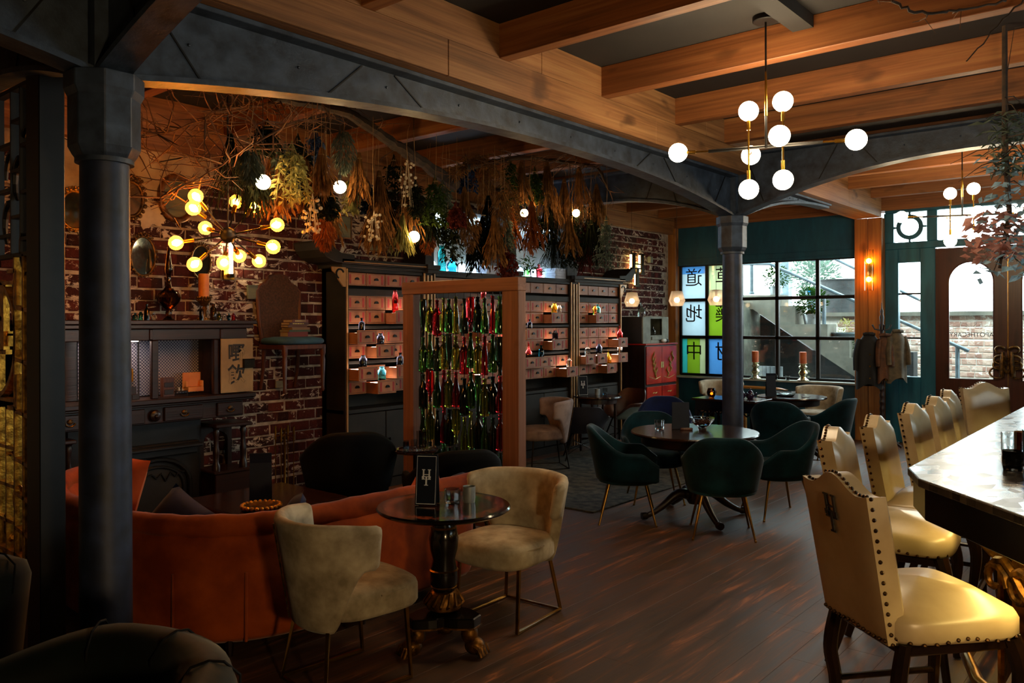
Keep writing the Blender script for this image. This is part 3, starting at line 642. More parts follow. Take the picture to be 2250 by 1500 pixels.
def arch(name, label, p0, p1, zs, zm, ztop, half=False, ribs=3):
    """iron arch from p0 (column) to p1; zs soffit at the springing, zm at mid span"""
    p0 = Vector(p0); p1 = Vector(p1); d0 = (p1 - p0).normalized(); p0 = p0 + d0 * .074; p1 = p1 - d0 * (.074 if tuple(round(c, 2) for c in p1) == (COLX if False else -3.58, 7.68) or abs(p1.y - 7.68) < .01 and abs(p1.x - COLX) < .01 else 0); d = p1 - p0; L = d.length; a = math.atan2(d.y, d.x)
    t = thing(name, label, 'beam', (p0.x, p0.y, zs), a)
    N = 28
    def zb(s):
        if half: return zs + (zm - zs) * (1 - (1 - s) ** 2.2)
        q = abs(2 * s - 1); return zs + (zm - zs) * (1 - q ** 2.2)
    w_ = MB(); top = [(L * k / N, ztop - zs) for k in range(N + 1)]; bot = [(L * k / N, zb(k / N) - zs) for k in range(N + 1)]
    for k in range(N):
        for y0, y1 in ((-.014, .014),):
            vs = [(bot[k][0], y0, bot[k][1]), (bot[k + 1][0], y0, bot[k + 1][1]), (top[k + 1][0], y0, top[k + 1][1]), (top[k][0], y0, top[k][1])]; vs += [(x, y1, z) for x, _, z in vs]
            w_.add(vs, [(0, 1, 2, 3), (7, 6, 5, 4)] + ([(0, 3, 7, 4)] if k == 0 else []) + ([(1, 5, 6, 2)] if k == N - 1 else []))
    w_.build('web', 'iron', t)
    f = MB()
    for k in range(N):
        a_, b_ = bot[k], bot[k + 1]; vs = [(a_[0], -.07, a_[1] - .012), (a_[0], .07, a_[1] - .012), (b_[0], .07, b_[1] - .012), (b_[0], -.07, b_[1] - .012), (a_[0], -.07, a_[1] + .014), (a_[0], .07, a_[1] + .014), (b_[0], .07, b_[1] + .014), (b_[0], -.07, b_[1] + .014)]
        f.add(vs, [(0, 1, 2, 3), (7, 6, 5, 4), (0, 3, 7, 4), (1, 5, 6, 2)])
    f.build('lower_flange', 'iron', t)
    f = MB(); f.box((0, -.10, ztop - zs - .025), (L, .10, ztop - zs)); f.build('upper_flange', 'iron', t, bevel=.003)
    for k in range(ribs):
        s0 = .06 + .12 * k
        for s_, sg in ((s0, 1), (1 - s0, -1)) if not half else ((s0 * 1.6, 1),):
            s1 = s_ + sg * .05 * (1 if k % 2 else -1) * (.8 if not half else 1); h = MB()
            b0 = zb(max(0, min(1, s_))) - zs + .015; h.tube([(L * s_, -.016, b0), (L * s1, -.016, ztop - zs - .03)], .006, 4); h.tube([(L * s_, .016, b0), (L * s1, .016, ztop - zs - .03)], .006, 4); h.build('rib', 'black_steel', t)
    bl = MB()
    for k in range(10):
        s_ = .05 + .1 * k; z = (zb(s_) - zs) * .5 + (ztop - zs) * .5
        for sg in (-1, 1): bl.ball((L * s_, sg * .016, z), .008, 6, 4)
    bl.build('rivets', 'iron', t, kind='stuff'); return t
C1, C2 = (COLX, 1.53), (COLX, 7.68)
arch('iron_arch', 'blue grey iron arch spanning between the two columns under the timber girder', C1, C2, 2.765, 3.00, 3.17)
arch('iron_arch', 'short iron half arch running from the far column to the street front', C2, (COLX, 10.3), 2.765, 3.13, 3.17, True, 2)
arch('iron_arch', 'iron arch from the far column to the brick wall', C2, (-6.70, 7.68), 2.765, 3.06, 3.37)
arch('iron_arch', 'iron arch from the far column towards the bar', C2, (.9, 7.68), 2.765, 3.16, 3.37)
arch('iron_arch', 'shadowed iron arch from the near column to the brick wall', C1, (-6.70, 1.53), 2.765, 3.00, 3.37)
arch('iron_arch', 'shadowed iron arch from the near column across the upper left corner', C1, (.9, 1.53), 2.765, 3.12, 3.37)
arch('iron_arch', 'dark iron arch from the near column out past the left edge', C1, (COLX, -3.4), 2.765, 3.00, 3.17)

# ------------------------------------------------------------------ metal fretwork screen on the left edge
t = thing('screen_post', 'square dark steel post holding the fretwork screen', 'post', (-4.43, 1.60, 0))
m = MB(); m.box((-.085, -.06, 0), (.085, .06, 2.97)); m.build('post', 'black_steel', t, bevel=.004)
m = MB(); m.box((-.11, -.09, 0), (.11, .09, .012)); m.build('base_plate', 'black_steel', t)
fs = thing('fretwork_screen', 'brass and black fretwork screen with a round monogram by the post', 'screen', (-5.3, 1.57, 0))
def fr(mb, x0, z0, x1, z1, wd=.022): # bar in the screen plane; local x = world x + 5.3
    a = Vector((x0 + 5.3, 0, z0)); b = Vector((x1 + 5.3, 0, z1)); d = (b - a).normalized(); n = Vector((-d.z, 0, d.x)) * wd / 2; y = Vector((0, .02, 0))
    mb.add([a - n - y, b - n - y, b + n - y, a + n - y, a - n + y, b - n + y, b + n + y, a + n + y], [(0, 1, 2, 3), (7, 6, 5, 4), (0, 4, 5, 1), (1, 5, 6, 2), (2, 6, 7, 3), (3, 7, 4, 0)])
m = MB(); XR, XS0 = -4.53, -6.2
for x in (XR, XS0): fr(m, x, .35, x, 2.96)
for z in (.36, 2.06, 2.93): fr(m, XS0, z, XR, z)
m.build('frame', 'black_steel', fs)
m = MB()   # upper field: black trellis with curls
for x in (-4.63, -4.76, -4.98, -5.2): fr(m, x, 2.06, x, 2.93, .014)
for i, z in enumerate((2.14, 2.26, 2.38, 2.50, 2.62, 2.76)):
    fr(m, -4.76 if i % 2 else -4.63, z, XR if i % 2 == 0 else -4.63, z, .018); fr(m, -5.4, z + .03, -4.76 - .22 * (i % 2), z + .03, .018)
for cx, cz, a in ((-4.60, 2.70, 0), (-4.70, 2.52, 1), (-4.60, 2.12, 2), (-4.85, 2.30, 1), (-4.83, 2.6, 0)):
    pts = [(cx + 5.3 + .055 * math.cos(a + q * .55), 0, cz + .055 * math.sin(a + q * .55) - .02 * q) for q in range(7)]; m.tube(pts, [.022, .02, .018, .016, .014, .012, .008], 6, flat=.8)
m.build('upper_lattice', 'black_steel', fs)
m = MB()   # lower field: brass lattice and medallion
for x in (-4.60, -4.72): fr(m, x, .36, x, 2.06, .018)
for z in (1.77, 1.50, 1.23, .98, .80, .62, .48): fr(m, XR - .19, z + .02, XR, z, .02)
for z in (1.92, 1.30, 1.05, .85, .66, .5): fr(m, -5.4, z, -4.72, z, .018)
for x in (-4.84, -4.98, -5.12): fr(m, x, .36, x, 1.25, .014)
for k, (cx, cz) in enumerate(((-4.80, .95), (-4.70, .78), (-4.85, .62), (-4.66, .50))):
    m.tube([(cx + 5.3 + .07 * math.cos(q * .5 + k), 0, cz + .07 * math.sin(q * .5 + k)) for q in range(8)], .012, 6)
m.build('lower_lattice', 'gold_gilt', fs)
m = MB(); cx, cz = -5.02, 1.62
m.lathe([(.30, -.02), (.325, -.02), (.325, .02), (.30, .02), (.30, -.02)], 40, closed=True, mtx=Matrix.Translation((cx + 5.3, 0, cz)) @ Matrix.Rotation(PI / 2, 4, 'X'))
for sx, sz in ((1, 1), (1, -1), (-1, 1), (-1, -1)):
    fr(m, cx + sx * .20, cz + sz * .36, cx + sx * .33, cz + sz * .36, .02); fr(m, cx + sx * .33, cz + sz * .36, cx + sx * .33, cz + sz * .18, .02)
md = m.build('medallion', 'gold_gilt', fs)
m = MB(); monogram(m, .40, .62, .03, Matrix.Translation((cx + 5.3, 0, cz))); m.build('monogram', 'gold_gilt', md)

# ------------------------------------------------------------------ apothecary cabinets
CF = -6.41     # front plane
UN = [(5.03, 6.12), (6.23, 7.52), (7.66, 8.82), (8.95, 10.04)]
CABLAB = ['apothecary cabinet nearest the fireplace with a scrolled end to its cornice', 'apothecary cabinet behind the hanging bottle screen', 'apothecary cabinet right of the bottle screen below the lit niche', 'apothecary cabinet at the far end beside the red cabinet']
ROWZ = [(2.075, 2.21)] + [(z, z + .145) for z in (1.835, 1.69, 1.49, 1.345, 1.13, .985)]
GROUPZ = [(2.075, 2.21), (1.69, 1.98), (1.345, 1.635), (.985 - .16, 1.275)]
OPEN = {0: {(2, 2): .16, (3, 0): .16, (4, 1): .15, (5, 0): .18, (5, 2): .17, (6, 1): .17}, 1: {(1, 2): .14, (3, 2): .16, (4, 3): .15, (6, 2): .14},
        2: {(2, 2): .13, (3, 0): .15, (4, 2): .14, (5, 0): .13, (5, 1): .12, (6, 3): .17}, 3: {(2, 1): .13, (4, 3): .17, (5, 0): .13, (5, 1): .15, (5, 3): .17, (6, 2): .14}}
CABS = []; DRW = {}
for ui, (ya, yb) in enumerate(UN):
    y0 = (ya + yb) / 2; t = thing('apothecary_cabinet', CABLAB[ui], 'cabinet', (XL + .02, y0, 0), 0, 'apothecary cabinets'); CABS.append(t)
    D = CF - (XL + .02); h = (yb - ya) / 2
    b = MB(); b.box((0, -h, 0), (D - .30, h, 2.25))
    for s in (-1, 1): b.box((0, s * h - (.045 if s > 0 else -.0), 0), (D, s * h + (0 if s > 0 else .045), 2.25))
    b.box((0, -h, 2.215), (D, h, 2.25)); b.box((D - .30, -h, .80), (D - .03, h, .835)); b.box((D - .30, -h, 0), (D - .02, h, .09))
    b.build('carcass', 'cab_paint', t)
    for z in (2.012, 1.66, 1.31):
        m = MB(); m.box((D - .31, -h + .045, z - (.035 if z > 2 else .015)), (D - .012, h - .045, z + (.035 if z > 2 else .015))); m.build('rail', 'cab_paint', t, bevel=.003)
    for s in (-1, 1):
        m = MB(); m.box((D - .005, s * (h - .02) - .009, .05), (D + .012, s * (h - .02) + .009, 2.24)); m.build('gold_strip', 'gold_strip', t)
    for s in (-1, 1):
        m = MB(); m.box((D - .05, min(s * .004, s * (h - .05)), .10), (D - .025, max(s * .004, s * (h - .05)), .79)); dr = m.build('door', 'cab_paint', t, bevel=.004)
        k_ = MB(); k_.ball((D - .012, s * .05, .50), .014, 8, 6); k_.cyl((D - .03, s * .05, .50), (D - .012, s * .05, .50), .006, n=6); k_.build('knob', 'pull', dr, smooth=True)
    dw = (2 * h - .09) / 4
    for r, (z0, z1) in enumerate(ROWZ):
        for c in range(4):
            yc = -h + .045 + dw * (c + .5); op = OPEN[ui].get((r, c), 0.0); g = .004
            m = MB(); xf = D - .03 + op
            m.box((xf - .012, yc - dw / 2 + g, z0 + g), (xf, yc + dw / 2 - g, z1 - g))
            if op:   # open drawer: a tray with sides
                for s in (-1, 1): m.box((xf - .25, yc + s * (dw / 2 - .012) - .005, z0 + g), (xf - .012, yc + s * (dw / 2 - .012) + .005, z1 - .03))
                m.box((xf - .25, yc - dw / 2 + g, z0 + g), (xf - .012, yc + dw / 2 - g, z0 + .016)); m.box((xf - .25, yc - dw / 2 + g, z0 + g), (xf - .24, yc + dw / 2 - g, z1 - .03))
            else: m.box((xf - .05, yc - dw / 2 + g, z0 + g), (xf - .012, yc + dw / 2 - g, z1 - g))
            d_ = m.build('drawer', 'drawer_wood', t, bevel=.0025)
            DRW[(ui, r, c)] = (XL + .02 + xf, y0 + yc, z0, z1, dw, op)
            zm = (z0 + z1) / 2
            p = MB(); p.prism([(-.026, -.008), (.026, -.008), (.022, .008), (.012, .016), (0, .019), (-.012, .016), (-.022, .008)], 'yz', 0, .014, Matrix.Translation((xf, yc, zm))); p.build('cup_pull', 'pull', d_)
            if r > 0 or ui == 0:
                for s in (-1, 1):
                    l_ = MB(); l_.box((xf, yc + s * dw * .33 - dw * .048, zm - .047), (xf + .0015, yc + s * dw * .33 + dw * .048, zm + .047)); l_.build('paper_label', 'red_paper', d_)
            e = MB(); q = .006; 
            for (a0_, a1_, b0_, b1_) in ((-1, 1, -1, -1), (-1, 1, 1, 1), (-1, -1, -1, 1), (1, 1, -1, 1)):
                ya_ = yc + a0_ * (dw / 2 - .014); yb_ = yc + a1_ * (dw / 2 - .014); za_ = zm + b0_ * (.0725 - .018); zb_ = zm + b1_ * (.0725 - .018)
                e.box((xf, min(ya_, yb_) - .0015, min(za_, zb_) - .0015), (xf + .001, max(ya_, yb_) + .0015, max(za_, zb_) + .0015))
            e.build('scribed_line', 'mahogany_y', d_)
            if op and (ui, r, c) not in ((1, 3, 2), (2, 5, 1)):
                l_ = MB(); l_.box((xf - op + .02, yc - dw / 2 + .02, z1 - .035), (xf - .03, yc + dw / 2 - .02, z1 - .031)); l_.build('drawer_light', 'led_white', d_)
# continuous cornices with up-curled ends on the outer units, tall pilasters and lit niches on the middle ones
def cornice(name, label, y0, y1, curl):
    t = thing(name, label, 'cornice', (CF, (y0 + y1) / 2, 2.25)); h = (y1 - y0) / 2
    m = MB(); m.box((-.36, -h, 0), (.03, h, .035)); m.box((-.36, -h - .02, .035), (.06, h + .02, .085)); m.build('moulding', 'cab_paint', t, bevel=.006)
    m = MB(); m.box((.055, -h, .05), (.065, h, .058)); m.build('gold_line', 'gold_strip', t)
    m = MB(); prof = [(-.0, .085), (.07, .095), (.13, .125), (.17, .18), (.19, .24), (.165, .25), (.13, .21), (.08, .165), (0, .15)] if False else [(0, .0), (.10, .01), (.18, .05), (.23, .12), (.25, .20), (.235, .215), (.17, .215), (.10, .16), (.02, .10), (-.12, .088), (-.12, 0)]
    m.prism([(curl * (h + a * 1.15), .04 + b * .95) for a, b in prof], 'yz', -.36, .06); m.build('scroll_end', 'cab_paint', t, bevel=.006)
    br = MB(); yb = curl * (h - .06)
    br.prism([(yb, -.0), (yb + curl * .17, 0), (yb + curl * .16, -.04), (yb + curl * .10, -.08), (yb + curl * .09, -.12), (yb + curl * .03, -.19), (yb, -.19)], 'yz', .0, .018); br_ = br.build('bracket', 'gold_strip', t)
    sc = MB(); sc.tube([(.02, yb + curl * (.075 + .045 * math.cos(a)), -.065 + .045 * math.sin(a)) for a in [-1.2 + .5 * k for k in range(9)]], .010, 6); sc.build('scrollwork', 'pull', br_)
    return t
cornice('cabinet_cornice', 'dark cornice with an upswept scroll above the cabinet near the fireplace', 4.97, 6.17, -1)
cornice('cabinet_cornice', 'dark cornice with an upswept scroll above the farthest cabinet', 8.88, 10.05, 1)
for i, (ya, yb) in enumerate(((6.12, 6.23), (7.52, 7.66), (8.82, 8.95))):
    t = thing('pilaster', ['tall dark pilaster left of the lit niches', 'tall dark pilaster between the two lit niches', 'tall dark pilaster right of the lit niches'][i], 'pilaster', (CF, (ya + yb) / 2, 0), 0, 'cabinet pilasters'); h = (yb - ya) / 2 - .001
    m = MB(); m.box((-.352, -h, 0), (.0, h, 3.0)); m.build('shaft', 'cab_paint', t)
    for s in (-.5, .5):
        m = MB(); m.box((0, s * h - .012, .05), (.014, s * h + .012, 2.22)); m.build('gold_strip', 'gold_strip', t)
    m = MB(); m.box((-.02, -h - .03, 2.24), (.07, h + .03, 2.28)); m.box((-.02, -h - .045, 2.28), (.085, h + .045, 2.33)); m.build('cap', 'cab_paint', t, bevel=.005)
for i, (ya, yb) in enumerate(((6.23, 7.52), (7.66, 8.82))):
    t = thing('display_niche', ['blue lit display niche above the cabinet behind the bottle screen', 'blue lit display niche above the third cabinet'][i], 'niche', (XL + .02, (ya + yb) / 2, 2.25)); h = (yb - ya) / 2; D = CF - XL - .02
    m = MB(); m.box((0, -h, 0), (.015, h, .75)); m.build('back_panel', 'ceramic', t)
    m = MB(); m.box((0, -h, .0), (D + .01, h, .03)); m.build('shelf', 'cab_paint', t)
    m = MB(); m.box((0, -h, .72), (D, h, .76)); m.build('top', 'cab_paint', t)
    m = MB(); m.box((.03, -h + .05, .035), (.05, h - .05, .055)); m.box((.03, -h + .05, .70), (.05, h - .05, .715)); m.build('light_strip', 'niche_led', t)
    m = MB(); m.box((D - .02, h - .10 if i == 1 else -h, .03), (D, h if i == 1 else -h + .02, .72)); m.build('jamb', 'cab_paint', t)

# ------------------------------------------------------------------ fireplace with display overmantel
FX = XL + .02; FY = 3.12; DF = .34
t = thing('fireplace', 'dark carved wooden fireplace surround with glazed overmantel against the brick', 'fireplace', (FX, FY, 0))
Y0, Y1 = -.95, .92   # local extents
def fb(lo, hi, name, mat='mahogany_y', bev=.006, par=None): m = MB(); m.box(lo, hi); return m.build(name, mat, par or t, bevel=bev)
m = MB(); m.box((0, Y0 - .02, 1.695), (DF + .02, Y1 + .02, 1.73)); m.box((0, Y0, 1.66), (DF, Y1, 1.695)); m.build('top_shelf', 'mahogany_y', t, bevel=.006)
fb((0, Y0 + .03, 1.565), (DF - .03, Y1 - .05, 1.66), 'frieze')
for yy in (.0, .62): fb((DF - .03, yy - .015, 1.57), (DF - .02, yy + .015, 1.655), 'frieze_block')
fb((0, Y0, 1.09), (.02, Y1 - .05, 1.565), 'back_board')
for yy in (-.93, -.46, .03, .57, .83): fb((DF - .06, yy - .028, 1.09), (DF - .02, yy + .028, 1.565), 'stile')
fb((0, .60, 1.09), (DF - .06, .625, 1.565), 'partition'); fb((0, .845, 1.09), (DF - .03, .87, 1.565), 'side_panel'); fb((0, Y0, 1.09), (DF - .03, Y0 + .025, 1.565), 'side_panel')
m = MB(); m.box((0, Y0 - .01, 1.05), (DF + .02, Y1 + .01, 1.09)); m.box((0, Y0, 1.03), (DF, Y1, 1.05)); m.build('mantel_shelf', 'mahogany_y', t, bevel=.006)
fb((0, Y0 + .02, .885), (DF - .05, Y1 - .08, 1.03), 'drawer_rail')
for yy, w_ in ((-.62, .2), (-.22, .17), (.28, .17), (.70, .12)):
    d_ = fb((DF - .05, yy - w_, .90), (DF - .025, yy + w_, 1.015), 'drawer'); k_ = MB(); k_.tube([(DF - .015, yy + .035 * math.cos(a), .955 + .025 * math.sin(a)) for a in [PI + k * PI / 6 for k in range(7)]], .006, 6); k_.ball((DF - .02, yy, .965), .02, 8, 6, (.4, 1.2, 1)); k_.build('drawer_pull', 'gilt_dark', d_, smooth=True)
m = MB(); m.ball((DF - .02, .03, .955), .045, 10, 8, (.5, 1, 1.1)); m.ball((DF - .0, .03, .95), .018, 8, 6); m.build('carved_mask', 'mahogany', t, smooth=True)
fb((0, .55, .80), (DF, Y1 - .02, .83), 'bracket_shelf'); fb((0, Y0 + .02, .80), (DF, -.58, .83), 'bracket_shelf')
for yy in (.585, .845, -.62, -.88):
    m = MB(); m.lathe([(.035, .42), (.035, .47), (.022, .50), (.026, .56), (.03, .60), (.022, .63), (.02, .72), (.03, .76), (.022, .78), (.035, .80)], 14, (DF - .06, yy, 0)); m.build('turned_colonnette', 'mahogany', t, smooth=True)
for y0, y1 in ((.53, .90), (-.93, -.56)):
    m = MB(); m.box((0, y0, .0), (DF + .02, y1, .10)); m.box((0, y0 + .015, .10), (DF, y1 - .015, .40)); m.box((0, y0, .40), (DF + .01, y1, .425)); m.build('plinth', 'mahogany_y', t, bevel=.006)
    m = MB(); m.box((0, y0 + .03, .425), (.05, y0 + .07, .80)); m.box((0, y1 - .07, .425), (.05, y1 - .03, .80)); m.prism([(y0 + .07, .80), (y1 - .07, .80)] + [((y0 + y1) / 2 + (y1 - y0 - .14) / 2 * math.cos(PI * k / 8), .66 + .08 * math.sin(PI * k / 8)) for k in range(9)], 'yz', 0, .05); m.build('niche_arch', 'mahogany', t)
m = MB(); m.box((0, -.56, 0), (.12, .53, .885)); fbk = m.build('chimney_board', 'fireplace_black', t)
g = MB(); g.box((.12, -.40, 0), (.20, .48, .70)); g.build('register_plate', 'fireplace_black', t, bevel=.01)
g = MB(); g.box((.20, -.28, .66), (.30, .46, .69)); g.box((.20, -.26, .60), (.24, .44, .66)); g.build('hood', 'fireplace_black', t, bevel=.008)
def half_hoop(mb, x, yc, r, zc, zb, rad): mb.tube([(x, yc - r, zb), (x, yc - r, zc)] + [(x, yc - r * math.cos(a), zc + r * .75 * math.sin(a)) for a in [k * PI / 12 for k in range(13)]] + [(x, yc + r, zb)], rad, 8)
g = MB(); half_hoop(g, .21, .09, .29, .36, 0.0, .022); half_hoop(g, .21, .09, .235, .34, 0.0, .014)
for k in range(5): g.tube([(.215, .09 - .16 + .08 * k, .42 + .03 * math.sin(k * 1.57)), (.215, .09 - .12 + .08 * k, .46), (.215, .09 - .08 + .08 * k, .42 + .03 * math.sin(k * 1.57 + 1.57))], .008, 6)
g.build('arched_insert', 'black_steel', t, smooth=True)
g = MB(); g.prism([(.09 - .22, 0)] + [(.09 + .22, 0)] + [(.09 + .22 * math.cos(a), .34 + .165 * math.sin(a)) for a in [k * PI / 12 for k in range(13)]], 'yz', .20, .206); g.build('fire_opening', 'ink', t)
m = MB(); m.box((.0, -.95, 0), (.62, .95, .035)); o = m.build('hearth_slab', 'mahogany_y', bevel=.006); o.location = (FX + .37, FY, .0); tag(o, 'low dark hearth slab in front of the fireplace', 'hearth')
# wallpaper of the dolls' house rooms
def wallpaper():
    tt = NT('wallpaper'); v = tt.coord('Object', (1, 1, 1)); w1 = tt.new('ShaderNodeTexWave'); w1.inputs['Scale'].default_value = 22; w1.bands_direction = 'DIAGONAL'; tt.l(v, w1.inputs[0])
    ch = tt.new('ShaderNodeTexChecker'); ch.inputs['Scale'].default_value = 75; tt.l(v, ch.inputs[0])
    tt.l(tt.mix(ch.outputs['Fac'], tt.ramp(w1.outputs['Fac'], [(.3, rgb('#2a2f4a')), (.7, rgb('#3c4366'))]), rgb('#8a8f9f')), tt.b.inputs['Base Color']); tt.set(.8); MATS['wallpaper'] = tt.m
wallpaper()
for y0, y1 in ((-.43, .0), (.06, .54)):
    m = MB(); m.box((.02, y0 - .02, 1.10), (.03, y1 + .02, 1.565)); m.build('wallpaper_panel', 'wallpaper', t)
m = MB(); m.box((.05, -.40, 1.556), (.20, -.05, 1.562)); m.build('display_light', 'led_white', t)
m = MB(); m.box((DF - .05, .60, 1.11), (DF - .035, .835, 1.555)); sg = m.build('pane', 'mahogany', t)
# paper sign with brushed characters hung on the right hand door
s = thing('paper_sign', 'parchment sign with two brushed characters on the overmantel door', 'sign', (FX + DF + .012, FY + .745, 1.10))
m = MB(); m.box((-.008, -.155, 0), (.006, .155, .47)); m.build('sheet', 'paper_old', s, bevel=.003)
for ch, zz in (('嘢', .335), ('飲', .15)):
    text_mesh(ch, .17, 'ink', s, Matrix.Translation((.008, -.01, zz)) @ Matrix.Rotation(PI / 2, 4, 'Z') @ Matrix.Rotation(PI / 2, 4, 'X'), .001, bold=.003)
m = MB(); m.box((.0, .05, .21), (.03, .16, .29)); m.build('latch', 'dark_bronze', s, bevel=.004)
# ------------------------------------------------------------------ seating
def arc_path(a, b, th0, th1, n, fwd=0.0):
    """plan ellipse, angle 0 at the rear (-y), runs left to right; outward is right of travel when going -> +"""
    P = []
    for i in range(n + 1):
        th = math.radians(th0 + (th1 - th0) * i / n); P.append((a * math.sin(th), -b * math.cos(th)))
    return P
def make_cream(name, label, loc, rz, mat='cream_velvet', group=None, lm='bronze_leg'):
    t = thing(name, label, 'chair', loc, rz, group)
    m = MB(); cushion(m, .50, .52, .345, .475, 3.4, 40, .022, (0, .045), 1.06); s_ = m.build('seat', mat, t, smooth=True, ang=70)
    m = MB(); m.tube([(x * 1.0, y, .452) for x, y in [(.25 * 1.04 * math.copysign(abs(math.cos(a)) ** .6, math.cos(a)), .02 + .25 * math.copysign(abs(math.sin(a)) ** .6, math.sin(a))) for a in [k * PI / 20 for k in range(21)]]], .005, 5); m.build('piping', mat, s_)
    m = MB(); P = arc_path(.275, .26, -86, 86, 36)
    ang = lambda s: abs(-86 + 172 * s)
    shell(m, P, lambda s: .81 - .015 * smooth01((ang(s) - 50) / 36), lambda s: .30 + .29 * smooth01((ang(s) - 40) / 34), .062, .17, .5, 6, .5)
    b_ = m.build('backrest', mat, t, smooth=True, ang=75)
    for s in (-1,):
        m = MB(); th = math.radians(s * 18); m.tube([((.315 + .16 * (z - .5)) * math.sin(th), -(.30 + .16 * (z - .5)) * math.cos(th), z) for z in (.33, .45, .6, .74, .775)], .0045, 5); m.build('seam', 'gilt_dark', b_)
    for s in (-1, 1):
        m = MB(); m.tube([(s * .21, .19, .355), (s * .215, .215, .012), (s * .20, -.24, .012), (s * .15, -.19, .355)], .0125, 4, flat=1); m.build('leg_frame', lm, t)
    m = MB(); m.tube([(-.203, -.238, .012), (.203, -.238, .012)], .009, 4); m.build('floor_bar', lm, t); return t
make_cream('velvet_chair', 'cream velvet chair in front of the small round table, seen from behind', (-3.12, 2.46, 0), math.radians(-7))
make_cream('velvet_chair', 'cream velvet chair facing the camera beyond the small round table', (-3.06, 3.58, 0), math.radians(184))
make_cream('velvet_chair', 'dusty pink velvet chair right of the bottle screen', (-6.02, 7.50, 0) if False else (-5.85, 7.5, 0), math.radians(143), 'pink_velvet', None, 'dark_bronze')
make_cream('velvet_chair', 'pale velvet chair by the window behind the square table', (-5.55, 11.45, 0), math.radians(192), 'cream_velvet')
make_cream('velvet_chair', 'pale velvet chair by the window right of the round window table', (-4.02, 11.25, 0), math.radians(170), 'cream_velvet')

def make_scoop(name, label, loc, rz, mat='green_velvet', group=None, legs='bronze_leg', cat='chair'):
    t = thing(name, label, cat, loc, rz, group)
    m = MB(); cushion(m, .46, .46, .37, .475, 3, 32, .02, (0, .02)); m.build('seat', mat, t, smooth=True, ang=70)
    n = 44; P = []; A = []
    for i in range(n + 1):
        th = -150 + 300 * i / n; a = abs(th); r = math.radians(th)
        y = -.255 * math.cos(r); x = .265 * math.sin(r) if a < 90 else math.copysign(.265 - .01 * (a - 90) / 60, th); y = y if a < 90 else .26 * (a - 90) / 60 * 1.0
        P.append((x, y)); A.append(a)
    f = lambda s: abs(-150 + 300 * s)
    m = MB(); shell(m, P, lambda s: .815 - .20 * smooth01((f(s) - 12) / 78) ** 1.15 - .09 * smooth01((f(s) - 115) / 35), lambda s: .355 + .01 * smooth01(f(s) / 150), .05, .20, .5, 6, .42)
    b_ = m.build('shell_back', mat, t, smooth=True, ang=75)
    m = MB(); cushion(m, .53, .50, .335, .385, 2.6, 32, 0, (0, .0)); m.build('base', mat, t, smooth=True, ang=70)
    for sx in (-1, 1):
        for sy in (-1, 1):
            m = MB(); m.tube([(sx * .16, sy * .15, .35), (sx * .235, sy * .235, .006)], [.014, .008], 10); m.lathe([(.010, 0), (.011, .012), (.008, .016)], 8, (sx * .236, sy * .236, 0)); m.build('leg', legs, t, smooth=True)
    return t
G = 'green velvet armchairs'
make_scoop('velvet_armchair', 'dark green velvet armchair at the left of the large round table', (-3.76, 5.98, 0), math.radians(-58), group=G)
make_scoop('velvet_armchair', 'dark green velvet armchair with its rounded back to the camera at the large round table', (-2.93, 6.07, 0), math.radians(30), group=G)
make_scoop('velvet_armchair', 'dark green velvet armchair tucked in at the right of the large round table', (-2.84, 6.98, 0), math.radians(138), group=G)
make_scoop('velvet_armchair', 'dark green velvet armchair beyond the large round table under the menu', (-3.98, 6.82, 0), math.radians(-140), group=G)
make_scoop('velvet_armchair', 'dark green velvet armchair facing left at the far right of the window table', (-3.38, 9.75, 0), math.radians(80), group=G)
make_scoop('velvet_armchair', 'dark green velvet armchair on the near side of the round window table', (-3.68, 9.12, 0), math.radians(12), group=G)
make_scoop('velvet_armchair', 'navy tub chair behind the large round table beside the red cabinet', (-4.75, 8.35, 0), math.radians(-150), 'navy_velvet')
make_scoop('tub_chair', 'black velvet tub chair between the brick wall and the small drinks table', (-5.17, 4.09, 0), math.radians(56), 'black_velvet', None, 'dark_bronze').scale = (1.18, 1.1, 1.08)
make_scoop('tub_chair', 'black velvet tub chair behind the right end of the orange sofa', (-4.20, 4.28, 0), math.radians(60), 'black_velvet', None, 'dark_bronze').scale = (1.1, 1.05, 1.0)

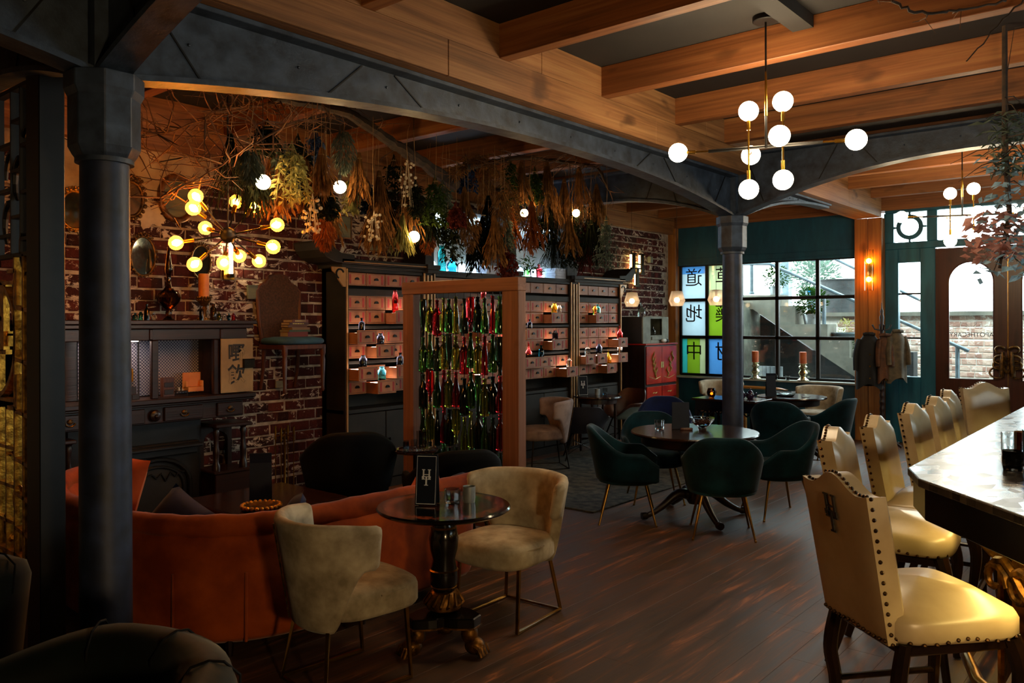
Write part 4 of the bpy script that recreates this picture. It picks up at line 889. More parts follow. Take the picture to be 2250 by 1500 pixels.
# moulded shell chairs by the far cabinets
def make_shell(name, label, loc, rz, mat, outer):
    t = thing(name, label, 'chair', loc, rz)
    def prof(u, v, off=0):
        th = math.radians(-155 + 310 * u); a = abs(math.degrees(th)); R_ = .10 + .20 * v ** .7
        zt = .80 - .16 * smooth01((a - 35) / 45) - .17 * smooth01((a - 110) / 45); z = .43 + (zt - .43) * max(0, (v - .45) / .55) ** 1.3 - .01
        flare = 1 + .12 * smooth01((v - .8) / .2) * smooth01((a - 40) / 50)
        return ((R_ + off) * flare * 1.0 * math.sin(th), -(R_ + off) * flare * math.cos(th) + .02, z - off)
    m = MB(); m.grid(lambda u, v: prof(u, v), 36, 12); m.grid(lambda u, v: prof(u, v, .012), 36, 12)
    m.grid(lambda u, v: prof(u, 1, .012 * v), 36, 1); m.lathe([(.0, .425), (.14, .43), (.10, .445), (0, .44)], 20, (0, .02, 0)); m.build('shell', mat, t, smooth=True, ang=80, fix=False)
    m = MB(); m.grid(lambda u, v: prof(u * .96 + .02, v * .93, .016), 36, 10); m.build('outer_shell', outer, t, smooth=True, fix=False)
    for sx in (-1, 1):
        for sy in (-1, 1): m = MB(); m.tube([(sx * .10, sy * .10, .42), (sx * .22, sy * .20 + .02, .005)], [.013, .010], 8); m.build('leg', 'black_steel', t, smooth=True)
    m = MB()
    for a, b in (((-.19, -.16, .1), (.14, .13, .3)), ((.19, -.16, .1), (-.14, .13, .3)), ((-.19, .19, .1), (.14, -.12, .3)), ((.19, .19, .1), (-.14, -.12, .3))): m.tube([a, b], .004, 5)
    m.build('cross_brace', 'black_steel', t); return t
M('brown_leather', '#33170e', '#54291a', 5, .4); M('shell_grey', '#5d6a68', '#7c8a86', 5, .4); M('charcoal_shell', '#16141a', '#24212a', 5, .45)
make_shell('shell_chair', 'brown leather shell armchair with a pale outer shell beside the red cabinet', (-5.98, 9.42, 0), math.radians(165), 'brown_leather', 'shell_grey')
make_shell('shell_chair', 'charcoal shell armchair behind the dusty pink chair', (-5.84, 8.24, 0), math.radians(40), 'charcoal_shell', 'charcoal_shell').scale = (1, 1, .86)

# ------------------------------------------------------------------ bar stools
def make_stool():
    t = thing('bar_stool', 'x', 'stool')
    m = MB(); cushion(m, .46, .48, .565, .665, 5, 40, .06, (0, 0), 1.04, .022); m.build('seat', 'cream_leather', t, smooth=True, ang=70)
    m = MB()
    for k in range(44):
        a = 2 * PI * k / 44; ca, sa = math.cos(a), math.sin(a); q = (abs(ca) ** 5 + abs(sa) ** 5) ** -.2; x = .23 * ca * q * (1 + .04 * (sa * q / 2 + .5)); y = .23 * sa * q; m.ball((x * 1.005, y * 1.005, .585 + .008 * math.cos(6 * a)), .0072, 6, 4)
    m.build('seat_nailheads', 'nail', t, kind='stuff')
    def hump(s): return .055 * (0.5 + 0.5 * math.cos(PI * min(1, abs(s) / .72))) + .008 * smooth01((abs(s) - .8) / .2)
    def yb(z): return -.205 - .17 * (z - .56)
    def P(s, tt, side):
        zt = 1.045 + hump(s); z = .565 + tt * (zt - .565); w_ = .182 + .012 * tt; e = (1 - abs(s) ** 8) * (1 - abs(2 * tt - 1) ** 14)
        y = yb(z) + (.034 + .028 * e if side else -.034 - .004 * e) ; return (s * w_, y, z)
    m = MB()
    for side in (0, 1): m.grid(lambda u, v: P(2 * u - 1, v, side), 20, 14)
    def rim(u):  # loop round the edge
        if u < .3: return -1, u / .3
        if u < .7: return -1 + 2 * (u - .3) / .4, 1
        return 1, 1 - (u - .7) / .3
    m.grid(lambda u, v: tuple(Vector(P(*rim(u), 0)).lerp(Vector(P(*rim(u), 1)), v)), 60, 2); m.grid(lambda u, v: tuple(Vector(P(2 * u - 1, 0, 0)).lerp(Vector(P(2 * u - 1, 0, 1)), v)), 20, 1)
    b_ = m.build('backrest', 'cream_leather', t, smooth=True, ang=50, fix=False)
    m = MB()
    for k in range(48):
        u = k / 47; s, tt = rim(u); q = Vector(P(s * .98, tt * .99 + .005, 0)); c = Vector(P(s, tt, 1)); p = q.lerp(c, .22); d = Vector((s if u < .3 or u > .7 else 0, 0, 1 if .3 <= u <= .7 else 0)); m.ball(p + d * .004, .0075, 6, 4)
    for k in range(13): s = -1 + k / 6; m.ball(Vector(P(s * .95, .03, 0)) + Vector((0, -.002, -.006 * math.sin(abs(s) * 3))), .0075, 6, 4)
    m.build('back_nailheads', 'nail', t, kind='stuff')
    m = MB(); mt = Matrix.Translation((-.02, yb(.955) - .042, .955)) @ Matrix.Rotation(math.atan(.17), 4, 'X') @ Matrix.Diagonal((1, 1, 1, 1)); monogram(m, .085, .135, .004, mt @ Matrix.Rotation(PI, 4, 'Z')); m.build('monogram', 'ink', t)
    for sx in (-1, 1):
        m = MB(); m.tube(spline([(sx * .19, -.19, .57), (sx * .195, -.215, .42), (sx * .19, -.20, .25), (sx * .20, -.27, .006)], 6), [.026 - .008 * abs(k / 18 - .25) for k in range(19)], 8); m.build('leg', 'dark_stain', t, smooth=True)
        m = MB(); m.tube(spline([(sx * .19, .19, .57), (sx * .205, .215, .45), (sx * .19, .195, .22), (sx * .195, .215, .006)], 6), [.032 - .014 * smooth01(k / 14) for k in range(19)], 8); m.build('leg', 'dark_stain', t, smooth=True)
    m = MB(); m.tube([(-.19, .20, .23), (.19, .20, .23)], .014, 8); m.build('foot_rail', 'dark_stain', t); 
    for sx in (-1, 1): m = MB(); m.tube([(sx * .19, -.20, .30), (sx * .19, .20, .30)], .012, 8); m.build('stretcher', 'dark_stain', t)
    m = MB(); m.box((-.20, -.20, .53), (.20, .20, .566)); m.build('seat_frame', 'dark_stain', t, bevel=.006); return t
st0 = make_stool(); GS = 'cream leather bar stools'
SL = [((-.79, 3.26, 0), -40, 'nearest cream leather bar stool with its monogrammed back to the camera at the bar end'), ((-1.14, 4.34, 0), -84, 'second cream leather bar stool behind the nearest one'), ((-1.13, 5.0, 0), -87, 'third cream leather bar stool along the counter, taller looking than the one before it'),
      ((-1.15, 5.86, 0), -90, 'fourth cream leather bar stool along the counter'), ((-1.16, 6.52, 0), -90, 'fifth cream leather bar stool along the counter'), ((-1.22, 7.22, 0), -86, 'sixth cream leather bar stool, slimmest to the eye before the last'), ((-1.27, 8.05, 0), -140, 'last cream leather bar stool turned to face the room by the brown doors')]
for i, (p, a, lab) in enumerate(SL):
    o = st0 if i == 0 else copy_tree(st0); o.location = p; o.rotation_euler = (0, 0, math.radians(a)); o.scale = (1.06, 1.08, 1.05); o['label'] = lab; o['group'] = GS

# ------------------------------------------------------------------ the bar
t = thing('bar_counter', 'long bar counter with a mottled glossy top and chamfered end', 'bar', (-.2, 5.5, 0)); bx = lambda x, y: (x + .2, y - 5.5)
def top_mat():
    q = NT('bar_top'); v = q.coord('World', (9, 5, 1)); vo = q.new('ShaderNodeTexVoronoi'); vo.inputs['Scale'].default_value = 2.2; q.l(v, vo.inputs['Vector']); f = q.noise(v, 1.2, 6, .6, .5)
    c = q.mix(.5, q.ramp(f, [(.3, rgb('#171411')), (.55, rgb('#39342c')), (.75, rgb('#6a6355'))]), q.ramp(vo.outputs['Color'], [(.2, rgb('#191613')), (.8, rgb('#544d42'))]))
    q.l(c, q.b.inputs['Base Color']); q.set(.16, 0, .22); q.l(q.ramp(vo.outputs['Color'], [(.2, (.20, .20, .20, 1)), (.8, (.36, .36, .36, 1))]), q.b.inputs['Roughness']); MATS['bar_top'] = q.m
top_mat()
ol = [(-1.0, 8.6), (-.96, 3.78), (-.86, 3.54), (-.10, 2.70), (.5, 2.70), (.5, 8.6)]
m = MB(); m.prism([bx(*p) for p in ol], 'xy', 1.035, 1.07); m.build('counter_top', 'bar_top', t, bevel=.006, segs=2)
def inset(d): return [(-1.0 + d, 8.6), (-.96 + d, 3.78 + d * .5), (-.86 + d, 3.54 + d), (-.10, 2.70 + d * 1.35), (.5, 2.70 + d * 1.3), (.5, 8.6)]
m = MB(); m.prism([bx(*p) for p in inset(.02)], 'xy', .90, 1.035); m.build('apron', 'black_lacquer', t, bevel=.004)
m = MB(); m.prism([bx(*p) for p in inset(.36)], 'xy', .0, .90); m.build('bar_front', 'gold_gilt', t)
for yy in (4.35, 5.5, 6.65, 7.8):
    m = MB(); pr = [(0, .90), (-.30, .90), (-.32, .84), (-.22, .82), (-.14, .74), (-.15, .66), (-.09, .60), (-.05, .50), (-.06, .40), (0, .34)]
    m.prism([(-.64 + .2 + a, b) for a, b in pr], 'xz', yy - 5.5 - .05, yy - 5.5 + .05); b_ = m.build('scroll_bracket', 'gold_gilt', t, bevel=.008)
    s = MB()
    for sg in (-1, 1): s.tube([(-.64 + .2 - .12 - .09 * math.cos(a) * (1 - .08 * k), yy - 5.5 + sg * .055, .80 - .09 * math.sin(a) * (1 - .08 * k)) for k, a in enumerate([.5 * k for k in range(10)])], .012, 6)
    s.build('volute', 'gold_gilt', b_, smooth=True)
for k in range(6):
    y0 = 4.02 + k * .74; m = MB(); m.box((-.665 + .2, y0 - 5.5, .12), (-.64 + .2, y0 + .6 - 5.5, .80)); m.build('front_panel', 'gold_gilt', t, bevel=.012)
d = Vector((.76, -.84, 0)).normalized(); n_ = Vector((-.74, -.67, 0)).normalized(); p0 = Vector((-.50, 3.90, 0)) - n_ * .0
e0 = Vector((-.5, 3.9 - 0, 0)); 
m = MB(); q = Vector((-.20, 3.22, 0)); m.cbox((bx(q.x, q.y)[0], bx(q.x, q.y)[1], .45), (.09, .09, .90)); m.build('corner_post', 'walnut_chair', t, bevel=.008)
m = MB(); c0 = Vector((-.50, 3.62, 0)); rot = Matrix.Translation((bx(c0.x, c0.y)[0], bx(c0.x, c0.y)[1], 0)) @ Matrix.Rotation(math.atan2(-.84, .76), 4, 'Z')
for k in range(3): m.tube([rot @ Vector((-.16 + .16 * k + (.09 - .008 * j) * math.cos(j * .55 + k), -.02, .66 + (.09 - .008 * j) * math.sin(j * .55 + k))) for j in range(11)], [.022 - .0012 * j for j in range(11)], 8)
m.tube([rot @ Vector((-.2 + .05 * k, -.02, .70 + .06 * math.sin(k * .9))) for k in range(9)], .018, 6); m.build('acanthus_carving', 'antique_gold', t, smooth=True)
m = MB(); rail = [(-.80, 8.5, .20), (-.80, 4.1, .20), (-.70, 3.82, .20), (-.30, 3.30, .20)]; m.tube([(bx(x, y)[0], bx(x, y)[1], z) for x, y, z in rail], .026, 12); m.build('foot_rail', 'brass', t, smooth=True)
for x, y in ((-.80, 8.2), (-.80, 6.4), (-.80, 4.6), (-.5, 3.56)):
    m = MB(); m.tube([(bx(x, y)[0], bx(x, y)[1], .20), (bx(x + .16, y + .06)[0], bx(x + .16, y + .06)[1], .20)], .014, 8); m.lathe([(.03, -.015), (.03, .015)], 12, (bx(x, y)[0], bx(x, y)[1], .2)); m.build('rail_bracket', 'brass', t, smooth=True)

# ------------------------------------------------------------------ orange sofa
t = thing('curved_sofa', 'burnt orange velvet curved sofa behind the near iron column', 'sofa', (-4.5, 3.0, 0))
path = spline([(-6.05, 2.75, 0), (-5.75, 2.25, 0), (-5.25, 1.99, 0), (-4.70, 1.93, 0), (-4.28, 1.97, 0), (-3.98, 2.08, 0), (-3.80, 2.24, 0), (-3.69, 2.46, 0), (-3.64, 2.80, 0), (-3.63, 3.30, 0), (-3.65, 3.86, 0)], 6)
pl = [(p.x + 4.5, p.y - 3.0) for p in path]
m = MB(); shell(m, pl, lambda s: .66, lambda s: .075, .15, .05, .45, 6, .3); bk = m.build('backrest', 'orange_velvet', t, smooth=True, ang=75)
def off(P, d):
    out = []
    for i, p in enumerate(P):
        a = Vector(P[max(i - 1, 0)]); b = Vector(P[min(i + 1, len(P) - 1)]); q = (b - a).normalized(); out.append((p[0] + q.y * d, p[1] - q.x * d))
    return out
rp = random.Random(3); o_ = off(pl, .03)
m = MB(); m.tube([(x, y, .665 + rp.uniform(-.003, .003)) for x, y in o_], [.062 + rp.uniform(-.004, .004) for _ in o_], 12); m.build('top_roll', 'orange_velvet', t, smooth=True, ang=80)
seam_at = [30, 38, 50]
for k in seam_at:
    x, y = off(pl, .082)[k]; m = MB(); m.tube([(x - .0, y, .09), (x, y, .44)], .008, 6); m.build('seam', 'orange_velvet', bk)
m = MB(); m.tube([(x, y, .44) for x, y in off(pl, .0785)], .004, 5); m.build('seam', 'orange_velvet', bk)
inner = off(pl, -.40)
m = MB(); shell(m, inner[4:-1], lambda s: .42, lambda s: .10, .62, 0, .12, 3, .3); m.build('seat_cushion', 'orange_velvet', t, smooth=True, ang=60)
for k in (8, 22, 36, 50, len(pl) - 3):
    for dd in (.02, -.62):
        x, y = off(pl, dd)[k]; m = MB(); m.lathe([(.016, 0), (.026, .09)], 8, (x, y, 0)); m.build('foot', 'dark_stain', t)
def pillow(label, loc, rot, w_, mat, cat='cushion', group=None):
    m = MB(); N = 12
    def f(u, v, s):
        x = 2 * u - 1; y = 2 * v - 1; h = .065 * ((1 - x ** 4) * (1 - y ** 4)) ** .5; k = 1 - .06 * (1 - (x * y) ** 2); return (x * w_ / 2 * k, s * h, y * w_ / 2 * k)
    for s in (-1, 1): m.grid(lambda u, v: f(u, v, s), N, N)
    o = m.build('cushion', mat, smooth=True, ang=80, fix=False); o.location = loc; o.rotation_euler = rot; return tag(o, label, cat, group)
pillow('navy velvet cushion on the sofa left of the menu board', (-4.62, 2.36, .50), (math.radians(-35), .4, .2), .40, 'navy_velvet')
pillow('navy velvet cushion on the sofa behind the cream chair', (-4.02, 2.72, .48), (math.radians(-30), .7, -.9), .40, 'navy_velvet')
pillow('bright orange cushion standing on the right end of the sofa', (-3.85, 3.66, .58), (math.radians(-12), .7, -1.3), .38, 'orange_pillow')
pillow('navy velvet cushion lying at the right end of the sofa', (-3.92, 3.88, .53), (math.radians(-60), .3, -1.2), .38, 'navy_velvet')
pillow('bright orange cushion on the sofa seen between post and column', (-5.15, 2.25, .66), (math.radians(-15), .1, .25), .46, 'orange_pillow')

# foreground dark green chairs
def make_barrel(name, label, loc, rz, ht=.78, rad=.40):
    t = thing(name, label, 'chair', loc, rz, 'bottle green foreground chairs')
    P = arc_path(rad, rad, -125, 125, 40); m = MB(); shell(m, P, lambda s: ht - .10 * smooth01((abs(2 * s - 1) - .45) / .55), lambda s: .16, .17, .10, .5, 6, .5); b_ = m.build('backrest', 'bottle_green_velvet', t, smooth=True, ang=80)
    for a in (-70, -35, 0, 35, 70):
        r = math.radians(a); m = MB(); m.tube([((rad + q) * math.sin(r), -(rad + q) * math.cos(r), z) for q, z in ((.096, .60), (.106, .70), (.107, ht - .05), (.065, ht - .007), (.026, ht + .001), (-.02, ht - .01), (-.058, ht - .06), (-.066, .60))], .004, 5); m.build('tuft_seam', 'black_velvet', b_)
    m = MB(); cushion(m, .66, .66, .22, .43, 3, 32, .03, (0, .06)); m.build('seat', 'bottle_green_velvet', t, smooth=True, ang=70)
    for sx in (-1, 1):
        for sy in (-1, 1): m = MB(); m.lathe([(.012, 0), (.022, .18)], 8, (sx * .26, sy * .26, 0)); m.build('leg', 'dark_stain', t)
    return t
make_barrel('barrel_chair', 'dark green velvet barrel chair cropped by the bottom left corner', (-2.28, .74, 0), math.radians(152), .78, .44)
make_barrel('barrel_chair', 'dark green velvet barrel chair at the left edge below the fretwork screen', (-4.06, .90, 0), math.radians(60), .77, .38)
o = pillow('mustard cushion on the foreground barrel chair', (-2.16, .52, .50), (math.radians(-60), 0, .9), .42, 'mustard')

# rug
m = MB(); N = 40
m.box((-6.2, 5.98, .0), (-4.12, 9.6, .014)); o = m.build('area_rug', 'rug', bevel=.004); tag(o, 'dark mottled rug between the cabinets and the green chairs', 'rug')
# ------------------------------------------------------------------ tables
def inlay_mat():
    q = NT('inlay_top'); tc = q.new('ShaderNodeTexCoord'); ln = q.new('ShaderNodeVectorMath', operation='LENGTH')
    fl_ = q.new('ShaderNodeVectorMath', operation='MULTIPLY'); fl_.inputs[1].default_value = (1, 1, 0); q.l(tc.outputs['Object'], fl_.inputs[0]); q.l(fl_.outputs[0], ln.inputs[0])
    band = q.ramp(ln.outputs['Value'], [(.255, (0, 0, 0, 1)), (.262, (1, 1, 1, 1)), (.312, (1, 1, 1, 1)), (.318, (0, 0, 0, 1))])
    v = q.coord('Object', (1, 1, 0)); n1 = q.noise(v, 32, 3, .6, 1.2); leaf = q.ramp(n1, [(.46, (0, 0, 0, 1)), (.52, (1, 1, 1, 1))])
    mx = q.mix(1.0, band, leaf, 'MULTIPLY'); ctr = q.ramp(ln.outputs['Value'], [(.10, (.5, .5, .5, 1)), (.13, (0, 0, 0, 1))]); mx2 = q.mix(1.0, ctr, leaf, 'MULTIPLY'); al = q.mix(1.0, mx, mx2, 'ADD')
    q.l(q.mix(al, rgb('#080605'), rgb('#7a3c22')), q.b.inputs['Base Color']); q.set(.14, 0, .6); MATS['inlay_top'] = q.m
inlay_mat()
t = thing('pedestal_table', 'small round black pedestal table with gilt paw feet between the cream chairs', 'table', (-3.01, 3.0, 0))
m = MB(); m.lathe([(0, .722), (.325, .722), (.345, .733), (.350, .742), (.343, .75), (0, .75)], 56); m.build('tabletop', 'inlay_top', t, smooth=True, ang=30)
m = MB(); m.lathe([(.055, .30), (.062, .33), (.075, .35), (.072, .40), (.058, .47), (.072, .52), (.078, .58), (.066, .63), (.048, .66), (.05, .69), (.11, .705), (.12, .722)], 24); m.build('baluster', 'black_lacquer', t, smooth=True)
for z, r in ((.33, .066), (.415, .073), (.635, .067), (.66, .056)):
    m = MB(); m.lathe([(r - .006, z - .006), (r + .003, z), (r - .006, z + .006)], 24); m.build('gilt_ring', 'gold_gilt', t, smooth=True)
m = MB(); m.lathe([(.05, .20), (.09, .22), (.095, .26), (.07, .30), (.05, .31)], 24)
for k in range(16):
    a = 2 * PI * k / 16; m.tube([(.065 * math.cos(a), .065 * math.sin(a), .215), (.102 * math.cos(a + .25), .102 * math.sin(a + .25), .25), (.07 * math.cos(a + .5), .07 * math.sin(a + .5), .30)], .009, 5)
m.build('gadroon_bulb', 'antique_gold', t, smooth=True)
pts = []
for k in range(3):
    a = math.radians(13 + 120 * k)
    pts += [(.205 * math.cos(a - .20), .205 * math.sin(a - .20)), (.205 * math.cos(a + .20), .205 * math.sin(a + .20))] + [((.105 + .06 * abs(q)) * math.cos(a + PI / 3 + q * .62), (.105 + .06 * abs(q)) * math.sin(a + PI / 3 + q * .62)) for q in (-.8, -.4, 0, .4, .8)]
m = MB(); m.prism(pts, 'xy', .145, .20); m.build('platform', 'black_lacquer', t, bevel=.006)
m = MB(); m.tube([(x, y, .148) for x, y in pts + pts[:1]], .006, 5); m.build('gilt_edge', 'antique_gold', t)
for k in range(3):
    a = math.radians(13 + 120 * k); mt = Matrix.Rotation(a, 4, 'Z') @ Matrix.Translation((.155, 0, 0)); m = MB()
    m.ball((.0, 0, .105), .045, 10, 8, (1, 1, 1.2), mt); m.ball((.03, 0, .05), .05, 10, 8, (1.1, 1, .9), mt)
    for j in (-1.5, -.5, .5, 1.5): m.tube([mt @ Vector(p) for p in ((.03, j * .018, .06), (.075, j * .024, .045), (.092, j * .026, .012))], [.018, .016, .010], 8)
    m.build('paw_foot', 'antique_gold', t, smooth=True)
def claw_table(name, label, loc, r, rz=0, hh=.75):
    t = thing(name, label, 'table', loc, rz); m = MB(); m.lathe([(0, hh - .032), (r - .03, hh - .032), (r - .004, hh - .022), (r, hh - .010), (r - .006, hh), (0, hh)], 64); m.build('tabletop', 'table_top', t, smooth=True, ang=30)
    m = MB(); m.lathe([(r - .10, hh - .11), (r - .09, hh - .10), (r - .09, hh - .032), (r - .14, hh - .032), (r - .14, hh - .11), (r - .10, hh - .11)], 56, closed=True); m.build('apron', 'mahogany', t, smooth=True, ang=30)
    m = MB(); m.lathe([(.05, .12), (.075, .16), (.08, .22), (.055, .27), (.045, .31), (.07, .36), (.082, .42), (.06, .50), (.05, .55), (.075, .60), (.16, .64), (.16, hh - .03)], 24); m.build('pedestal', 'mahogany', t, smooth=True)
    for k in range(4):
        a = PI / 4 + k * PI / 2; c, s = math.cos(a), math.sin(a); m = MB()
        m.tube(spline([(.05 * c, .05 * s, .20), (.16 * c, .16 * s, .21), (.30 * c, .30 * s, .11), (.42 * c, .42 * s, .045), (.49 * c, .49 * s, .035)], 6), [.045 - .022 * smooth01(k_ / 20) if k_ < 20 else .032 for k_ in range(25)], 10); m.build('leg', 'mahogany', t, smooth=True)
    return t
claw_table('dining_table', 'large round dark wood pedestal table amid the green chairs', (-3.36, 6.43, 0), .55, math.radians(8))
claw_table('dining_table', 'round dark wood table under the window', (-3.98, 10.25, 0), .43, math.radians(25))
t = thing('side_table', 'small round tray topped table in front of the bottle screen', 'table', (-4.72, 4.39, 0))
m = MB(); m.lathe([(0, .68), (.16, .68), (.18, .69), (.183, .705), (.175, .705), (.172, .697), (0, .697)], 36); m.build('tabletop', 'table_top', t, smooth=True, ang=30)
m = MB(); m.lathe([(.14, 0), (.14, .012), (.03, .03), (.018, .10), (.016, .66), (.05, .68)], 20); m.build('stem', 'dark_bronze', t, smooth=True)
t = thing('occasional_table', 'small dark three legged round table by the far cabinets', 'table', (-6.0, 8.82, 0))
m = MB(); m.lathe([(0, .715), (.29, .715), (.315, .728), (.31, .745), (0, .75)], 40); m.build('tabletop', 'table_top', t, smooth=True, ang=30)
m = MB(); m.lathe([(.24, .65), (.25, .65), (.25, .715), (.24, .715), (.24, .65)], 40, closed=True); m.build('apron', 'mahogany', t)
for k in range(4):
    a = .3 + k * PI / 2; m = MB(); m.lathe([(.012, 0), (.018, .05), (.014, .14), (.02, .20), (.014, .26), (.016, .45), (.022, .52), (.014, .58), (.02, .66)], 10, (.235 * math.cos(a), .235 * math.sin(a), 0)); m.build('leg', 'mahogany', t, smooth=True)
m = MB(); m.tube([(.235 * math.cos(.3), .235 * math.sin(.3), .17), (0, 0, .19), (.235 * math.cos(.3 + PI), .235 * math.sin(.3 + PI), .17)], .012, 6); m.tube([(.235 * math.cos(.3 + PI / 2), .235 * math.sin(.3 + PI / 2), .17), (0, 0, .19), (.235 * math.cos(.3 - PI / 2), .235 * math.sin(.3 - PI / 2), .17)], .012, 6); m.build('stretcher', 'mahogany', t)
t = thing('carved_table', 'black carved square table by the window column', 'table', (-4.45, 9.50, 0), math.radians(0))
m = MB(); m.box((-.42, -.26, .72), (.42, .26, .75)); m.build('tabletop', 'table_top', t, bevel=.006)
m = MB()
for s in (-1, 1): m.box((-.38, s * .22 - .01, .60), (.38, s * .22 + .01, .72)); m.box((s * .37 - .01, -.22, .60), (s * .37 + .01, .22, .72))
for k in range(6): m.tube([(-.36 + .12 * k, -.228, .605), (-.30 + .12 * k, -.228, .56), (-.24 + .12 * k, -.228, .605)], .010, 5)
m.build('apron', 'black_lacquer', t)
for sx in (-1, 1):
    for sy in (-1, 1): m = MB(); m.tube(spline([(sx * .36, sy * .20, .62), (sx * .37, sy * .21, .45), (sx * .33, sy * .17, .2), (sx * .37, sy * .21, .03)], 5), [.035, .035, .034, .033, .032, .03, .028, .026, .025, .024, .024, .024, .026, .03, .034, .036], 8); m.build('leg', 'black_lacquer', t, smooth=True)
m = MB(); 
for k in range(5): m.lathe([(.014, 0), (.02, .1), (.012, .25), (.02, .4), (.014, .5)], 8, (-.30 + .15 * k, -.05, .08))
m.build('spindles', 'black_lacquer', t)
t = thing('coffee_table', 'low dark coffee table before the fireplace', 'table', (-5.15, 3.32, 0), math.radians(0))
m = MB(); m.box((-.42, -.42, .40), (.42, .42, .44)); m.build('tabletop', 'table_top', t, bevel=.008)
for sx in (-1, 1):
    for sy in (-1, 1): m = MB(); m.box((sx * .36 - .03, sy * .36 - .03, 0), (sx * .36 + .03, sy * .36 + .03, .40)); m.build('leg', 'mahogany', t, bevel=.006)
t = thing('wall_bench', 'honey coloured wooden seat with a curved back rail behind the window tables', 'bench', (-4.72, 10.95, 0))
m = MB(); m.box((-.34, -.2, .44), (.34, .2, .48)); m.build('seat', 'bench_wood', t, bevel=.01)
m = MB(); m.tube(spline([(-.36, .1, .74), (-.33, -.2, .79), (0, -.27, .80), (.33, -.2, .79), (.36, .1, .74)], 6), .022, 8); m.build('back_rail', 'bench_wood', t, smooth=True)
for sx in (-.28, .28):
    for sy in (-.15, .15): m = MB(); m.box((sx - .025, sy - .025, 0), (sx + .025, sy + .025, .44)); m.build('leg', 'bench_wood', t)
    m = MB(); m.tube([(sx, -.17, .47), (sx, -.225, .79)], .014, 6); m.build('spindle', 'bench_wood', t)

# ------------------------------------------------------------------ red lacquer cabinet and grey curio box
t = thing('lacquer_cabinet', 'red lacquer cabinet with gold figures in the far corner', 'cabinet', (-6.47, 10.86, 0))
m = MB(); m.box((-.30, -.46, .06), (.24, .46, 1.36)); m.build('carcass', 'mahogany', t, bevel=.006)
m = MB(); m.box((-.30, -.48, 1.36), (.27, .48, 1.385)); m.build('top', 'red_lacquer', t, bevel=.006)
for s in (-1, 1):
    for z0, z1 in ((.78, 1.34), (.12, .52)):
        m = MB(); m.box((.24, min(s * .005, s * .445), z0), (.262, max(s * .005, s * .445), z1)); d_ = m.build('door', 'red_lacquer', t, bevel=.004)
        f = MB(); rr = random.Random(int(z0 * 10) + s)
        for k in range(4 if z0 > .5 else 3):
            y = s * (.12 + .07 * rr.random() + .04 * k % .2); z = z0 + (z1 - z0) * (.25 + .2 * k * .7); f.tube(spline([(.264, y, z - .06), (.264, y + .04 * s, z), (.264, y - .01, z + .06), (.264, y + .03, z + .11)], 4), [.006, .012, .018, .022, .024, .022, .018, .02, .024, .02, .014, .008, .004], 6, flat=.3)
        f.tube([(.264, s * .06, z0 + .10), (.264, s * .2, z0 + .07), (.264, s * .38, z0 + .11)], .004, 5); f.build('gold_figures', 'gold_paint', d_)
        h = MB(); h.box((.262, min(s * .008, s * .04), (z0 + z1) / 2 - .045), (.268, max(s * .008, s * .04), (z0 + z1) / 2 + .045)); h.build('lock_plate', 'gold_paint', d_)
for s in (-1, 1):
    m = MB(); m.box((.24, min(s * .01, s * .44), .56), (.262, max(s * .01, s * .44), .74)); d_ = m.build('drawer', 'red_lacquer', t, bevel=.004)
    h = MB(); h.tube([(.265, s * .22 - .06 + .04 * k, .64 + .012 * (k % 2)) for k in range(4)], .007, 5); h.build('drawer_pull', 'gold_paint', d_)
m = MB(); m.box((-.30, -.46, 0), (.24, -.40, .06)); m.box((-.30, .40, 0), (.24, .46, .06)); m.build('foot_rail', 'mahogany', t)
t = thing('curio_box', 'weathered grey display box on top of the red cabinet', 'box', (-6.50, 10.80, 1.385))
m = MB(); m.box((-.22, -.36, 0), (.2, .40, .02)); m.box((-.22, -.36, .38), (.2, .40, .40)); m.box((-.22, -.36, 0), (.2, -.335, .40)); m.box((-.22, .375, 0), (.2, .40, .40)); m.box((-.22, -.36, 0), (-.2, .40, .40)); m.build('case', 'grey_box', t)
m = MB(); m.box((.2, -.36, 0), (.212, -.14, .40)); m.box((.2, .20, 0), (.212, .40, .40)); m.box((.2, -.14, 0), (.212, .20, .12)); m.box((.2, -.14, .37), (.212, .20, .40)); m.build('face_frame', 'grey_box', t, bevel=.003)
m = MB(); m.box((.205, -.12, .05), (.225, .18, .10)); d_ = m.build('drawer', 'grey_box', t, bevel=.003)
m = MB(); m.box((-.22, -.37, 0), (.19, -.36, .40)); m.build('side_panel', 'ink', t)

